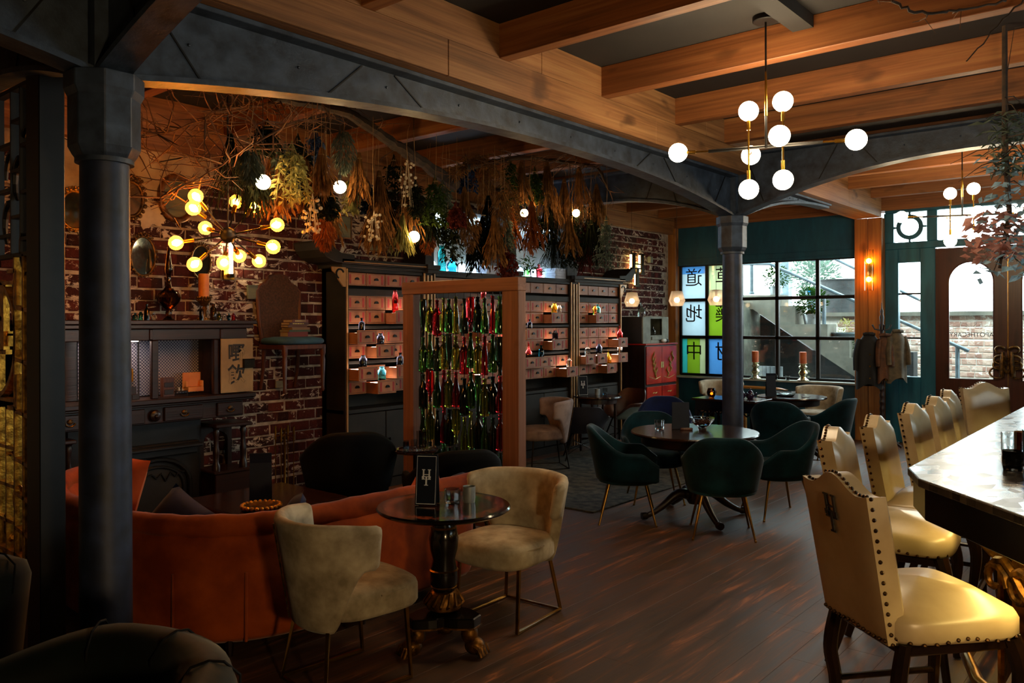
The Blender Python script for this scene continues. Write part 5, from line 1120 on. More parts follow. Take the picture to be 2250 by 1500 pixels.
# ------------------------------------------------------------------ hanging bottle screen
FYY = 4.85; FX0, FX1 = -5.255, -4.085
t = thing('bottle_screen_frame', 'rough cedar frame strung with hanging bottles', 'screen', ((FX0 + FX1) / 2, FYY, 0)); hw = (FX1 - FX0) / 2
for s, wd in ((-1, .065), (1, .085)):
    m = MB(); m.box((s * hw - wd, -.045, 0), (s * hw + wd, .045, 1.95)); m.build('post', 'cedar', t, bevel=.004)
m = MB(); m.box((-hw - .075, -.05, 1.95), (hw + .085, .05, 2.055)); m.build('top_rail', 'cedar_x', t, bevel=.004)
m = MB(); m.box((-hw, -.04, .06), (hw, .04, .13)); m.build('bottom_rail', 'cedar_x', t, bevel=.004)
def bottle_profile(kind):
    if kind == 0: return [(0, 0), (.030, 0), (.036, .006), (.037, .02), (.037, .17), (.034, .19), (.022, .212), (.0145, .235), (.013, .28), (.0155, .282), (.0155, .295), (.012, .296)]
    if kind == 1: return [(0, 0), (.028, 0), (.033, .006), (.034, .02), (.034, .12), (.029, .155), (.019, .20), (.014, .24), (.0125, .285), (.015, .288), (.015, .30), (.011, .30)]
    return [(0, 0), (.022, 0), (.026, .006), (.026, .02), (.026, .13), (.022, .17), (.015, .22), (.012, .29), (.014, .292), (.014, .305), (.010, .305)]
GL = {'green': 'glass_green', 'olive': 'glass_olive', 'red': 'glass_red', 'dark': 'glass_dark'}
COLS = {'green': 'deep green', 'olive': 'yellow green', 'red': 'ruby red', 'dark': 'blackish green'}
pat = ['dgdgdrd', 'ogrodgg', 'rdgdgro', 'oorrgdo', 'gdoddrg', 'oorodgo', 'drdorgd', 'rggogdr', 'dogdggo', 'groggrg', 'rgdddrg', 'gdrrddo']
key = {'g': 'green', 'o': 'olive', 'r': 'red', 'd': 'dark'}; bmesh_c = {}
rb = random.Random(11); NC = len(pat)
for c, colm in enumerate(pat):
    x = FX0 + .145 + (FX1 - FX0 - .29) * c / (NC - 1); yj = FYY + rb.uniform(-.012, .012)
    m = MB(); m.cyl((x - (FX0 + FX1) / 2, yj - FYY, .15), (x - (FX0 + FX1) / 2, yj - FYY, 1.95), .004, n=5); m.build('hanging_wire', 'cord', t)
    z = 1.92 - rb.uniform(0, .02)
    for r in range(6):
        ck = key[colm[r]]; kd = 2 if (c + r) % 5 == 0 else (1 if (c * 2 + r) % 3 == 0 else 0); inv = (c * 3 + r * 2) % 7 == 0; sc = 1.0 + rb.uniform(-.05, .05); hgt = .30 * sc
        if z - hgt < .15: break
        k_ = (ck, kd)
        if k_ not in bmesh_c: m = MB(); m.lathe(bottle_profile(kd), 16); o = m.build('hanging_bottle', GL[ck], smooth=True, ang=60); bmesh_c[k_] = o.data
        else: o = bpy.data.objects.new('hanging_bottle', bmesh_c[k_]); COL.objects.link(o)
        o.location = (x, yj, z - hgt if not inv else z); o.scale = (sc * 1.06, sc * 1.06, sc); o.rotation_euler = (PI if inv else 0, 0, rb.uniform(0, 6))
        tag(o, '%s bottle%s, %s from the top on the %s wire from left' % (COLS[ck], ' upside down' if inv else '', ORD[r], ORD[c]), 'bottle', 'bottles hung in the cedar frame')
        z -= hgt + rb.uniform(.0, .03)
# ------------------------------------------------------------------ lamps
def globe_chandelier(label, loc):
    t = thing('globe_chandelier', label, 'chandelier', loc, 0, 'globe chandeliers over the bar aisle'); z0 = -.82
    m = MB(); m.lathe([(.075, -.035), (.08, -.03), (.08, 0), (0, 0)], 24); m.build('canopy', 'black_steel', t, smooth=True, ang=40)
    m = MB(); m.cyl((0, 0, -.02), (0, 0, -.55), .006, n=8); m.cyl((0, 0, -.62), (0, 0, z0), .008, n=8); m.build('stem', 'black_steel', t, smooth=True)
    m = MB(); m.lathe([(.004, -.25), (.010, -.56), (.010, -.62), (.006, -.62)], 10); m.build('stem_sleeve', 'brass', t, smooth=True)
    L = (-.56, -.10, z0 + .03); Rr = (.50, .14, z0 + .0); A = (-.12, 0, 0); B = (.10, .0, 0)
    m = MB(); m.cyl((-.36, -.06, z0 + .018), (.32, .09, z0 + .004), .011, n=8); m.build('cross_bar', 'black_steel', t, smooth=True)
    gl = []
    def arm(p, q, mat='brass'):
        m = MB(); m.cyl(p, q, .0065, n=8); d = (Vector(q) - Vector(p)).normalized(); m.cyl(Vector(q) - d * .12, Vector(q) - d * .05, .012, .012, 10); m.build('arm', mat, t, smooth=True)
        m = MB(); m.ball(q, .062, 20, 14); m.build('globe', 'globe_lit', t, smooth=True)
    arm((-.36, -.06, z0 + .018), L); arm((.32, .09, z0 + .004), Rr)
    arm((-.11, -.01, z0), (-.11, -.01, -.575)); arm((-.11, -.01, z0), (-.11, -.01, -1.07)); arm((.10, .02, z0), (.10, .02, -.545)); arm((.10, .02, z0), (.10, .02, -1.03))
    arm((.10, .02, z0), (.19, -.26, z0 + .0)); arm((-.11, -.01, z0), (-.21, .25, z0 + .02)); return t
globe_chandelier('brass chandelier with white glass globes hanging nearest over the aisle', (-2.06, 4.90, CZ))
globe_chandelier('smaller looking globe chandelier hanging in front of the street doors', (-1.86, 9.42, CZ))
# sputnik lamp over the coffee table
t = thing('sputnik_lamp', 'spiky sputnik chandelier with amber filament bulbs before the fireplace', 'chandelier', (-5.10, 3.0, 2.31))
m = MB(); m.ball((0, 0, 0), .055, 16, 12); m.build('hub', 'black_steel', t, smooth=True); m = MB(); m.cyl((0, 0, .05), (0, 0, 1.30), .006, n=8); m.lathe([(.05, 1.28), (.055, 1.30), (0, 1.30)], 16); m.build('stem', 'black_steel', t)
rv = Vector((math.cos(YAW), math.sin(YAW), 0)); fv = Vector((-math.sin(YAW), math.cos(YAW), 0))
SP = [(-.148, .242, -1), (-.016, .267, 1), (.119, .235, 1), (-.132, .15, -1), (-.245, .078, 1), (-.298, -.069, -1), (-.148, -.22, -1), (-.03, -.12, 1), (.066, -.214, -1), (.33, -.088, -1), (.335, .075, 1), (.13, -.16, 1)]
for a, b, s in SP:
    dd = max(0, .345 ** 2 - a * a - b * b) ** .5; d = (rv * a + Vector((0, 0, b)) + fv * dd * s).normalized()
    m = MB(); m.tube([d * .04, d * .25], .006, 6); ar = m.build('arm', 'dark_bronze', t)
    m = MB(); m.cyl(d * .225, d * .295, .016, .016, 12); m.build('socket', 'brass', ar, smooth=True)
    m = MB(); m.ball(d * .34, .049, 18, 12); m.build('bulb', 'amber_glass', t, smooth=True)
    m = MB(); m.tube([d * .30, d * .318, d * .34, d * .365], [.006, .020, .026, .012], 8); m.build('filament', 'bulb_lit', ar, smooth=True)
t = thing('tube_sconce', 'glowing vertical tube lamp fixed to the brick above the mantel', 'lamp', (XL + .025, 3.985, 2.10))
m = MB(); m.box((0, -.055, 0), (.02, .055, .13)); m.build('backplate', 'gold_gilt', t, bevel=.004); m = MB(); m.cyl((.05, 0, .05), (.05, 0, .34), .018, n=14); m.build('tube', 'tube_lit', t, smooth=True); m = MB(); m.box((.0, -.02, .02), (.07, .02, .055)); m.build('holder', 'dark_bronze', t)
# bare globes hung among the dried flowers
for i, (x, y, z, lab) in enumerate(((-4.787, 3.075, 2.649, 'leftmost bare round bulb hanging among the dried flowers'), (-5.169, 4.01, 2.775, 'second bare round bulb from the left in the flower canopy'), (-5.313, 4.936, 2.467, 'lowest bare round bulb hanging in front of the niche pilaster'), (-5.141, 6.27, 2.797, 'bare round bulb beside the yellow flowers'), (-4.967, 6.915, 2.846, 'rightmost bare round bulb inside the flower canopy'))):
    t = thing('pendant_bulb', lab, 'lamp', (x, y, z), 0, 'bare bulbs in the flower canopy'); r = .05 if i < 3 else .04
    m = MB(); m.ball((0, 0, 0), r, 20, 14); m.build('bulb', 'bulb_warm', t, smooth=True); m = MB(); m.cyl((0, 0, r * .9), (0, 0, r * .9 + .05), .014, n=10); m.build('socket', 'black_steel', t)
    m = MB(); m.cyl((0, 0, r + .04), (0, 0, CZ - z), .003, n=5); m.build('cord', 'cord', t)
# faceted glass pendants
for x, lab in ((-6.36, 'faceted glass pendant hanging in front of the lit monogram'), (-5.62, 'faceted glass pendant hanging by the corner of the window'), (-5.02, 'faceted glass pendant hanging before the lettered panes beside the column')):
    t = thing('glass_pendant', lab, 'lamp', (x, 10.25, 1.93), 0, 'faceted glass pendants')
    m = MB(); m.lathe([(.085, .0), (.118, .075), (.078, .21)], 6, a0=.3, closed=True); m.build('shade', 'frost_glass', t)
    m = MB(); m.ball((0, 0, .085), .04, 14, 10); m.build('bulb', 'pendant_lit', t, smooth=True); m = MB(); m.cyl((0, 0, .12), (0, 0, .19), .014, n=8); m.lathe([(.02, .19), (.072, .21), (.02, .215)], 6, a0=.3); m.build('socket', 'black_steel', t)
    m = MB(); m.cyl((0, 0, .2), (0, 0, CZ - 1.93), .0025, n=5); m.build('cord', 'cord', t)
# twin sconce on the timber post
t = thing('wall_sconce', 'amber twin bulb sconce glowing on the timber post', 'lamp', (-3.55, YF - .12, 2.14))
m = MB(); m.box((-.035, -.02, .20), (.035, 0, .40)); m.build('backplate', 'dark_bronze', t)
for z, s in ((.42, 1), (.16, -1)):
    m = MB(); m.ball((0, -.07, z), .036, 14, 10); m.build('bulb', 'sconce_lit', t, smooth=True)
m = MB(); m.lathe([(.062, .0), (.062, .58), (.058, .58), (.058, 0), (.062, 0)], 12, (0, -.07, 0), closed=True); m.build('glass_tube', 'sconce_glass', t, smooth=True, ang=20)
m = MB()
for a in range(6): m.cyl((.062 * math.cos(a * PI / 3), -.07 + .062 * math.sin(a * PI / 3), 0), (.062 * math.cos(a * PI / 3), -.07 + .062 * math.sin(a * PI / 3), .58), .003, n=5)
m.cyl((0, 0, .29), (0, -.07, .29), .012, n=8); m.cyl((0, -.07, .20), (0, -.07, .38), .016, n=8); m.build('cage', 'dark_bronze', t)
# lit monogram on the brick
t = thing('lit_monogram', 'backlit metal monogram glowing on the far brick wall', 'sign', (XL + .03, 10.98, 2.26))
m = MB(); mt = Matrix.Translation((.07, 0, .26)) @ Matrix.Rotation(PI / 2, 4, 'Z'); monogram(m, .46, .52, .03, mt); m.build('letters', 'dark_bronze', t, bevel=.003)
m = MB()
for yy in (-.125, .125): m.box((.012, yy - .022, .24), (.045, yy + .022, .50))
m.box((.012, -.02, .03), (.045, .02, .22)); m.box((.012, -.17, .255), (.045, .17, .285)); m.build('glow_strip', 'sign_led', t)
m = MB()
for yy, zz in ((-.125, .42), (.125, .42), (0, .12)): m.cyl((0, yy, zz), (.06, yy, zz), .008, n=6)
m.build('stand_off', 'dark_bronze', t)
m = MB(); m.box((.0, -.04, -.06), (.06, .04, .04)); o = m.build('switch_box', 'grey_box', bevel=.004); o.location = (XL + .03, 11.42, 2.72); tag(o, 'small green grey junction box right of the glowing monogram', 'box')

# unseen lamp added right of the viewpoint for warm fill on chairs and sofa
t = thing('fill_lamp', 'added unseen fill lamp, a glowing amber globe on a brass stand', 'lamp', (1.6, .30, 0))
m = MB(); m.lathe([(.15, 0), (.15, .015), (.03, .03), (.012, .06), (.012, 1.30), (.03, 1.32), (.05, 1.34)], 24); m.build('stand', 'brass', t, smooth=True)
m = MB(); m.ball((0, 0, 1.48), .15, 24, 16); m.build('globe', 'fill_lamp_lit', t, smooth=True)
# ------------------------------------------------------------------ dried flower canopy
HB = [(-5.06, 3.00, 2.98, 0.53, 'twigs', 'dark', 505), (-4.59, 2.85, 2.80, 0.22, 'plume', 'grey', 548), (-4.91, 3.19, 3.09, 0.23, 'leaves', 'dark', 590), (-5.14, 3.38, 2.93, 0.48, 'strands', 'tan', 598), (-4.77, 3.29, 2.93, 0.42, 'leaves', 'pale', 640), (-5.08, 3.60, 2.94, 0.44, 'plume', 'tan', 664), (-5.35, 3.91, 3.25, 0.52, 'leaves', 'blue', 692), (-4.88, 3.54, 2.62, 0.27, 'pods', 'white', 686), (-5.26, 4.12, 3.26, 0.39, 'plume', 'grey', 755), (-5.48, 4.37, 2.94, 0.32, 'leaves', 'pale', 772), (-4.97, 3.77, 2.68, 0.20, 'leaves', 'dark', 728), (-5.19, 3.88, 2.52, 0.26, 'plume', 'orange', 715), (-5.51, 4.56, 2.94, 0.30, 'leaves', 'blue', 806), (-5.09, 4.29, 2.59, 0.22, 'pods', 'white', 822), (-5.33, 4.55, 2.98, 0.70, 'strands', 'tan', 832), (-5.55, 4.91, 3.20, 0.58, 'leaves', 'dark', 866), (-5.16, 4.72, 3.09, 0.40, 'pods', 'white', 897), (-5.37, 4.85, 2.63, 0.31, 'strands', 'pale', 884), (-5.55, 5.33, 2.61, 0.27, 'plume', 'orange', 940), (-5.14, 5.03, 2.98, 0.45, 'leaves', 'green', 957), (-5.33, 5.38, 2.78, 0.55, 'leaves', 'dark', 985), (-5.47, 5.77, 3.32, 0.36, 'leaves', 'blue', 1022), (-5.10, 5.25, 2.77, 0.21, 'leaves', 'red', 1002), (-5.30, 5.64, 2.78, 0.44, 'plume', 'tan', 1032), (-5.45, 6.00, 3.38, 0.64, 'plume', 'tan', 1062), (-5.06, 5.73, 2.69, 0.48, 'strands', 'tan', 1086), (-5.23, 6.16, 3.35, 0.50, 'leaves', 'green', 1120), (-5.39, 6.36, 2.91, 0.44, 'strands', 'orange', 1122), (-5.05, 5.88, 2.41, 0.27, 'leaves', 'red', 1112), (-5.17, 6.47, 3.27, 0.38, 'leaves', 'green', 1174), (-5.32, 6.70, 3.09, 0.14, 'pods', 'yellow', 1180), (-4.99, 6.20, 2.87, 0.50, 'strands', 'orange', 1168), (-5.13, 6.63, 3.35, 0.80, 'strands', 'tan', 1202), (-5.22, 7.05, 3.24, 0.74, 'strands', 'tan', 1240), (-4.84, 6.79, 3.27, 0.60, 'twigs', 'tan', 1272), (-5.04, 6.94, 2.68, 0.41, 'leaves', 'dark', 1256), (-5.08, 7.36, 3.02, 0.70, 'strands', 'dark', 1302), (-4.70, 7.08, 2.79, 0.57, 'leaves', 'grey', 1332), (-5.11, 6.71, 2.60, 0.35, 'twigs', 'dark', 1216), (-5.13, 7.28, 2.75, 0.51, 'strands', 'red', 1282), (-4.97, 3.33, 2.83, 0.35, 'strands', 'tan', 615), (-5.27, 3.69, 3.13, 0.35, 'leaves', 'dark', 655), (-4.92, 3.65, 2.97, 0.37, 'strands', 'tan', 705), (-5.29, 4.30, 3.09, 0.38, 'strands', 'tan', 788), (-5.54, 4.80, 2.88, 0.41, 'strands', 'dark', 848), (-5.16, 4.81, 2.92, 0.31, 'leaves', 'dark', 912), (-5.34, 5.32, 3.00, 0.29, 'leaves', 'grey', 972), (-5.46, 5.92, 2.65, 0.45, 'strands', 'dark', 1048), (-5.05, 5.81, 2.95, 0.43, 'plume', 'tan', 1100), (-5.21, 6.31, 3.30, 0.41, 'strands', 'tan', 1145), (-5.04, 7.40, 3.20, 0.50, 'strands', 'tan', 1318)]
LM = [(505, 'above the sputnik lamp'), (548, 'left of the leftmost hanging bulb'), (590, 'over the leftmost hanging bulb'), (640, 'just right of the leftmost hanging bulb'), (692, 'midway between the first two hanging bulbs'), (747, 'at the second hanging bulb'), (800, 'right of the second hanging bulb'), (848, 'midway along the log'), (897, 'left of the lowest hanging bulb'), (950, 'right of the lowest hanging bulb'),
      (1000, 'over the left lit niche'), (1050, 'at the right end of the log'), (1110, 'between the two lit niches'), (1160, 'beside the fourth hanging bulb'), (1210, 'over the right lit niche'), (1266, 'around the rightmost hanging bulb'), (1330, 'at the far right of the canopy')]
KN = {'twigs': 'bundle of bare twigs', 'plume': 'feathery grass plume', 'leaves': 'bunch of dried leaves', 'strands': 'sheaf of dry stalks', 'pods': 'cluster of round seed pods'}
CN = {'dark': 'blackish', 'grey': 'grey green', 'tan': 'tan', 'pale': 'pale yellow green', 'blue': 'dusky blue', 'white': 'off white', 'orange': 'rusty orange', 'green': 'dark green', 'red': 'brownish red', 'yellow': 'golden yellow'}
used = {}
def bundle(i, x, y, z, L, kind, col, u):
    rr = random.Random(100 + i); mat = 'herb_' + col
    lm = min(LM, key=lambda q: abs(q[0] - u))[1]; base = '%s %s hanging %s' % (CN[col], KN[kind], lm); used[base] = used.get(base, 0) + 1
    if used[base] > 1: base = '%s %s hanging lower %s' % (CN[col], KN[kind], lm)
    t = thing('dried_bundle', base, 'dried flowers', (x, y, z), 0, 'dried bundles in the flower canopy')
    m = MB(); zt = max(.06, 3.37 - z)
    for k in range(1): m.tube([(rr.uniform(-.008, .008), rr.uniform(-.008, .008), -.04), (rr.uniform(-.02, .02), rr.uniform(-.02, .02), zt * .5), (rr.uniform(-.015, .015), rr.uniform(-.015, .015), zt)], .0018, 4)
    m.tube([(.02 * math.cos(a), .02 * math.sin(a), -.03) for a in [k * PI / 4 for k in range(9)]], .004, 4); m.build('twine', 'twine', t)
    m = MB(); W = .12 + .28 * L
    if kind in ('strands', 'twigs'):
        for k in range(70 if kind == 'strands' else 44):
            a = rr.uniform(0, 2 * PI); w_ = W * .55 * rr.random() ** .7 * (1.0 if kind == 'strands' else 1.5); l_ = L * rr.uniform(.6, 1)
            p = [(0.012 * math.cos(a), .012 * math.sin(a), .02), (w_ * .45 * math.cos(a), w_ * .45 * math.sin(a), -l_ * .5), (w_ * math.cos(a + .2), w_ * math.sin(a + .2), -l_)]
            m.tube(p, [.0035, .003, .0015], 3, caps=False)
            if kind == 'strands':
                for q in range(3): f = rr.uniform(.45, 1); m.leaf((p[2][0] * f, p[2][1] * f, p[2][2] * f), (math.cos(a) * .4, math.sin(a) * .4, -1), (rr.uniform(-1, 1), rr.uniform(-1, 1), 0), rr.uniform(.05, .10), rr.uniform(.008, .02))
            else:
                for q in range(3): f = rr.uniform(.4, 1); m.tube([(p[2][0] * f, p[2][1] * f, p[2][2] * f), (p[2][0] * f + rr.uniform(-.05, .05), p[2][1] * f + rr.uniform(-.05, .05), p[2][2] * f - .06)], .0018, 3, caps=False)
    elif kind == 'plume':
        for k in range(900):
            f = rr.random(); a = rr.uniform(0, 2 * PI); r_ = W * .42 * math.sin(PI * min(1, f * .92 + .06)) ** .8 * rr.random() ** .6; d = (math.cos(a) * .55, math.sin(a) * .55, -1)
            m.leaf((r_ * math.cos(a), r_ * math.sin(a), -L * f * .88), d, (rr.uniform(-1, 1), rr.uniform(-1, 1), .2), rr.uniform(.03, .06), .0035)
    elif kind == 'leaves':
        for k in range(15):
            a = rr.uniform(0, 2 * PI); w_ = W * .6 * rr.random(); m.tube([(0, 0, .03), (w_ * .73 * math.cos(a), w_ * .73 * math.sin(a), -L * .46), (w_ * math.cos(a), w_ * math.sin(a), -L * .92)], .002, 3, caps=False)
            for q in range(20):
                f = rr.uniform(.12, 1); b = rr.uniform(0, 2 * PI); m.leaf((w_ * f ** .45 * math.cos(a), w_ * f ** .45 * math.sin(a), -L * .92 * f), (math.cos(b), math.sin(b), rr.uniform(-1.4, -.1)), (rr.uniform(-.5, .5), rr.uniform(-.5, .5), 1), rr.uniform(.035, .075), rr.uniform(.015, .034), rr.uniform(-.1, .25))
        if col in ('red', 'blue'):
            for k in range(20): a = rr.uniform(0, 6.3); q = W * .5 * rr.random(); m.ball((q * math.cos(a), q * math.sin(a), -L * rr.uniform(.4, 1)), rr.uniform(.010, .018), 6, 4)
    else:
        for k in range(30):
            f = rr.random(); a = rr.uniform(0, 6.3); q = .03 + .05 * rr.random(); m.ball((q * math.cos(a), q * math.sin(a), -L * f), rr.uniform(.009, .015) if col != 'yellow' else .02, 8, 6)
        for k in range(8): a = k; m.tube([(0, 0, .02), (.05 * math.cos(a), .05 * math.sin(a), -L)], .002, 3, caps=False)
    m.build('foliage', mat, t, kind='stuff', fix=False, smooth=kind == 'pods'); return t
for i, h in enumerate(HB): bundle(i, *h)
rx_ = random.Random(404)
for j, (u, v0, kind, col) in enumerate(((975, .30, 'strands', 'dark'), (1010, .25, 'leaves', 'dark'), (1040, .1, 'strands', 'tan'), (1072, .35, 'leaves', 'dark'), (1095, .2, 'strands', 'dark'), (1135, .3, 'leaves', 'grey'), (1190, .25, 'leaves', 'dark'), (1222, .1, 'strands', 'dark'), (1252, .3, 'strands', 'tan'), (1290, .15, 'leaves', 'dark'), (1312, .35, 'twigs', 'dark'), (925, .15, 'strands', 'tan'), (575, .25, 'strands', 'dark'), (630, .1, 'leaves', 'grey'), (675, .15, 'strands', 'dark'), (740, .35, 'strands', 'tan'), (858, .3, 'strands', 'tan'))):
    f = (u - 560) / 780; bundle(200 + j, -4.95 - .45 * math.sin(PI * min(1, f * 1.1)) + rx_.uniform(-.08, .08), 3.1 + 4.2 * f ** 1.05, 3.12 - v0 + rx_.uniform(-.05, .05), rx_.uniform(.38, .58), kind, col, u)
def branchy(name, label, pts, r0, r1, mat, twigs, seed, cat='branch', reach=.35, group=None):
    P = spline(pts, 6); o = P[0]; t = thing(name, label, cat, tuple(o), 0, group); rr = random.Random(seed); n = len(P)
    m = MB(); m.tube([tuple(p - o + Vector((rr.uniform(-.008, .008), rr.uniform(-.008, .008), rr.uniform(-.008, .008)))) for p in P], [r0 + (r1 - r0) * k / (n - 1) + rr.uniform(-.1, .1) * r0 for k in range(n)], 8); m.build('limb', mat, t, smooth=True)
    m = MB()
    for k in range(twigs):
        p = P[rr.randrange(n)] - o; d = Vector((rr.gauss(0, 1), rr.gauss(0, 1), rr.gauss(0, .45))).normalized() * reach * rr.uniform(.4, 1.2)
        q1 = p + d * .5 + Vector((rr.uniform(-.05, .05), rr.uniform(-.05, .05), rr.uniform(-.04, .04))); q2 = p + d
        for v_ in (q1, q2): v_.z = min(v_.z, 3.37 - o.z)
        m.tube([p, q1, q2], [.006, .004, .0018], 4, caps=False)
        for j in range(2): e = q1.lerp(q2, rr.random()); f = e + Vector((rr.uniform(-.12, .12), rr.uniform(-.12, .12), rr.uniform(-.1, .08))); f.z = min(f.z, 3.37 - o.z); m.tube([e, f], [.003, .0012], 3, caps=False)
    m.build('twigs', 'twig', t, kind='stuff'); return t
lg = branchy('hanging_log', 'gnarled log slung below the joists carrying the dried flowers', [(-4.7, 3.1, 3.203), (-4.965, 3.658, 3.32), (-5.104, 4.065, 3.345), (-5.249, 4.466, 3.303), (-5.388, 4.872, 3.235), (-5.436, 5.225, 3.151), (-5.454, 5.603, 3.033)], .03, .06, 'bark', 34, 5)
branchy('twiggy_branch', 'bare twiggy branch spreading out above the sputnik lamp', [(-4.75, 3.5, 3.30), (-4.95, 3.2, 3.22), (-5.10, 2.95, 3.15), (-5.35, 2.75, 3.02), (-5.6, 2.55, 2.98)], .012, .004, 'twig', 100, 6, reach=.48)
branchy('twiggy_branch', 'thin branch sloping down left of the leftmost hanging bulb', [(-4.6, 3.2, 3.05), (-4.8, 2.95, 2.85), (-5.0, 2.75, 2.66), (-5.15, 2.55, 2.52)], .008, .003, 'twig', 60, 9, reach=.35)
branchy('twiggy_branch', 'dark looping branch carrying the right half of the flower canopy', [(-5.30, 5.60, 3.18), (-5.221, 5.9, 3.26), (-5.15, 6.2, 3.345), (-5.07, 6.54, 3.365), (-4.975, 6.88, 3.36), (-4.865, 7.14, 3.34), (-4.794, 7.29, 3.10)], .028, .012, 'bark', 70, 7, reach=.4)
# a long tan plume draped over the junction of the branches
t = thing('draped_plume', 'long tan pampas plume draped over the right end of the log', 'dried flowers', (-5.25, 5.70, 3.15)); rr = random.Random(77); m = MB(); P = spline([(-.12, -.2, -.05), (-.02, -.02, .10), (.08, .18, .02), (.16, .36, -.25), (.20, .46, -.55)], 10)
for k in range(1500):
    f = rr.random(); p = P[int(f * (len(P) - 1))]; a = Vector((rr.gauss(0, 1), rr.gauss(0, 1), rr.gauss(0, 1))).normalized(); m.leaf(p + a * .055 * rr.random(), a + Vector((0, 0, -.6)), (rr.uniform(-1, 1), rr.uniform(-1, 1), .3), rr.uniform(.03, .07), .004)
m.build('foliage', 'herb_tan', t, kind='stuff', fix=False); m = MB(); m.tube(P, .006, 5); m.build('stem', 'twig', t)
# silk flower spray on the right
t = thing('flower_spray', 'hanging spray of pink and blue silk leaves near the right edge', 'flower spray', (-.94, 6.0, 3.39)); rr = random.Random(31)
m = MB(); m.tube([(0, 0, .2), (0.0, 0, -.55), (.02, .02, -1.0), (-.03, -.02, -1.35)], [.016, .018, .016, .008], 8)
for k in range(34):
    z = rr.uniform(-1.3, -.25); a = rr.uniform(0, 6.3); L_ = rr.uniform(.08, .3) * (1.15 if z > -.9 else .6); p = Vector((0, 0, z)); q = p + Vector((math.cos(a) * L_, math.sin(a) * L_, rr.uniform(-.15, .02))); m.tube([p, p.lerp(q, .5) + Vector((0, 0, .03)), q], [.005, .004, .002], 4, caps=False)
m.tube([(.35, .1, .2), (.05, .02, .18), (0, 0, -.2)], .003, 4); m.build('branch', 'bark', t)
for nm, mat, z0, z1, n, sz, w_ in (('upper_leaves', 'herb_grey', -.75, -.35, 260, .09, .014), ('pink_leaves', 'floral_pink', -1.28, -.98, 180, .075, .05), ('blue_leaves', 'floral_blue', -1.42, -.62, 190, .065, .045)):
    m = MB()
    for k in range(n):
        z = rr.uniform(z0, z1); a = rr.uniform(0, 6.3); q = rr.uniform(.02, .16) * (1.25 if nm != 'upper_leaves' else .9); b = rr.uniform(0, 6.3); off_ = (-.06 if nm == 'pink_leaves' else .03)
        m.leaf((q * math.cos(a) + off_, q * math.sin(a), z), (math.cos(b), math.sin(b), rr.uniform(-1, .2)), (rr.uniform(-1, 1), rr.uniform(-1, 1), 1), sz * rr.uniform(.7, 1.3), w_ * rr.uniform(.7, 1.2), rr.uniform(-.1, .2))
    m.build(nm, mat, t, kind='stuff', fix=False)
branchy('ceiling_vine', 'dark vine sagging below the joists at the top right', [(-1.206, 4.481, 3.366), (-1.134, 4.542, 3.314), (-1.026, 4.634, 3.302), (-.918, 4.725, 3.318), (-.75, 4.87, 3.364)], .008, .006, 'bark', 3, 12, 'vine', .1)
branchy('ceiling_vine', 'thin dark twig slanting down at the top right corner', [(-.684, 4.923, 3.364), (-.811, 4.816, 3.199), (-.919, 4.724, 3.04)], .005, .003, 'bark', 0, 13, 'vine', .1)
# ------------------------------------------------------------------ table settings
def menu(label, loc, rz, h=.24, w_=.105, print_=True):
    t = thing('menu_card', label, 'menu', loc, rz, 'navy menu boards'); m = MB(); d = .035
    for s in (-1, 1):
        mt = Matrix.Rotation(s * .10, 4, 'X'); m.box((-w_ / 2, s * d - .002, .003), (w_ / 2, s * d + .002, h), Matrix.Translation((0, 0, 0)) @ Matrix.Translation((0, s * d, 0)) @ Matrix.Rotation(s * .13, 4, 'X') @ Matrix.Translation((0, -s * d, 0)))
    m.build('card', 'navy_card', t)
    if print_:
        mt = Matrix.Translation((0, -d, 0)) @ Matrix.Rotation(-.13, 4, 'X'); p = MB(); y = -.0035
        for x0, x1, z0, z1 in ((-.45, .45, .955, .965), (-.45, .45, .035, .045), (-.45, -.435, .035, .965), (.435, .45, .035, .965)): p.box((x0 * w_, y - .0005, z0 * h), (x1 * w_, y, z1 * h), mt)
        p.build('border', 'white_print', t); p = MB(); monogram(p, w_ * .5, w_ * .72, .0012, mt @ Matrix.Translation((0, y - .0008, h * .55))); p.build('monogram', 'white_print', t)
    return t
menu('navy menu card with a white monogram on the small black table', (-3.085, 2.955, .75), math.radians(30), .265, .115)
menu('navy menu board standing on the low coffee table', (-5.10, 3.25, .44), math.radians(52), .34, .15, False)
menu('navy menu board on the large round table', (-3.52, 6.48, .75), math.radians(34), .24, .15, False)
menu('navy menu board on the window table', (-4.16, 10.02, .75), math.radians(38), .30, .12, False)
menu('dark menu card with faint monogram on the far three legged table', (-6.14, 8.68, .75), math.radians(50), .26, .13, True)
def tumbler(name, label, loc, r=.036, h=.085, mat='glass_clear', cut=True, cat='glass', group=None, liquid=None):
    m = MB(); n = 12 if cut else 20; m.lathe([(0, 0), (r * .88, 0), (r, h * .3), (r, h), (r * .93, h), (r * .86, .012), (0, .012)], n); o = m.build(name, mat, smooth=not cut, ang=50); o.location = loc; return tag(o, label, cat, group)
tumbler('glass_tumbler', 'cut glass candle tumbler beside the menu on the small black table', (-3.005, 3.06, .75), .044, .075)
tumbler('metal_cup', 'polished silver cup on the small black table', (-2.955, 3.135, .75), .034, .085, 'chrome' if 'chrome' in MATS else 'zinc', False, 'cup')
tumbler('glass_tumbler', 'cut glass tumbler left of the menu on the large round table', (-3.66, 6.35, .75), .042, .085)
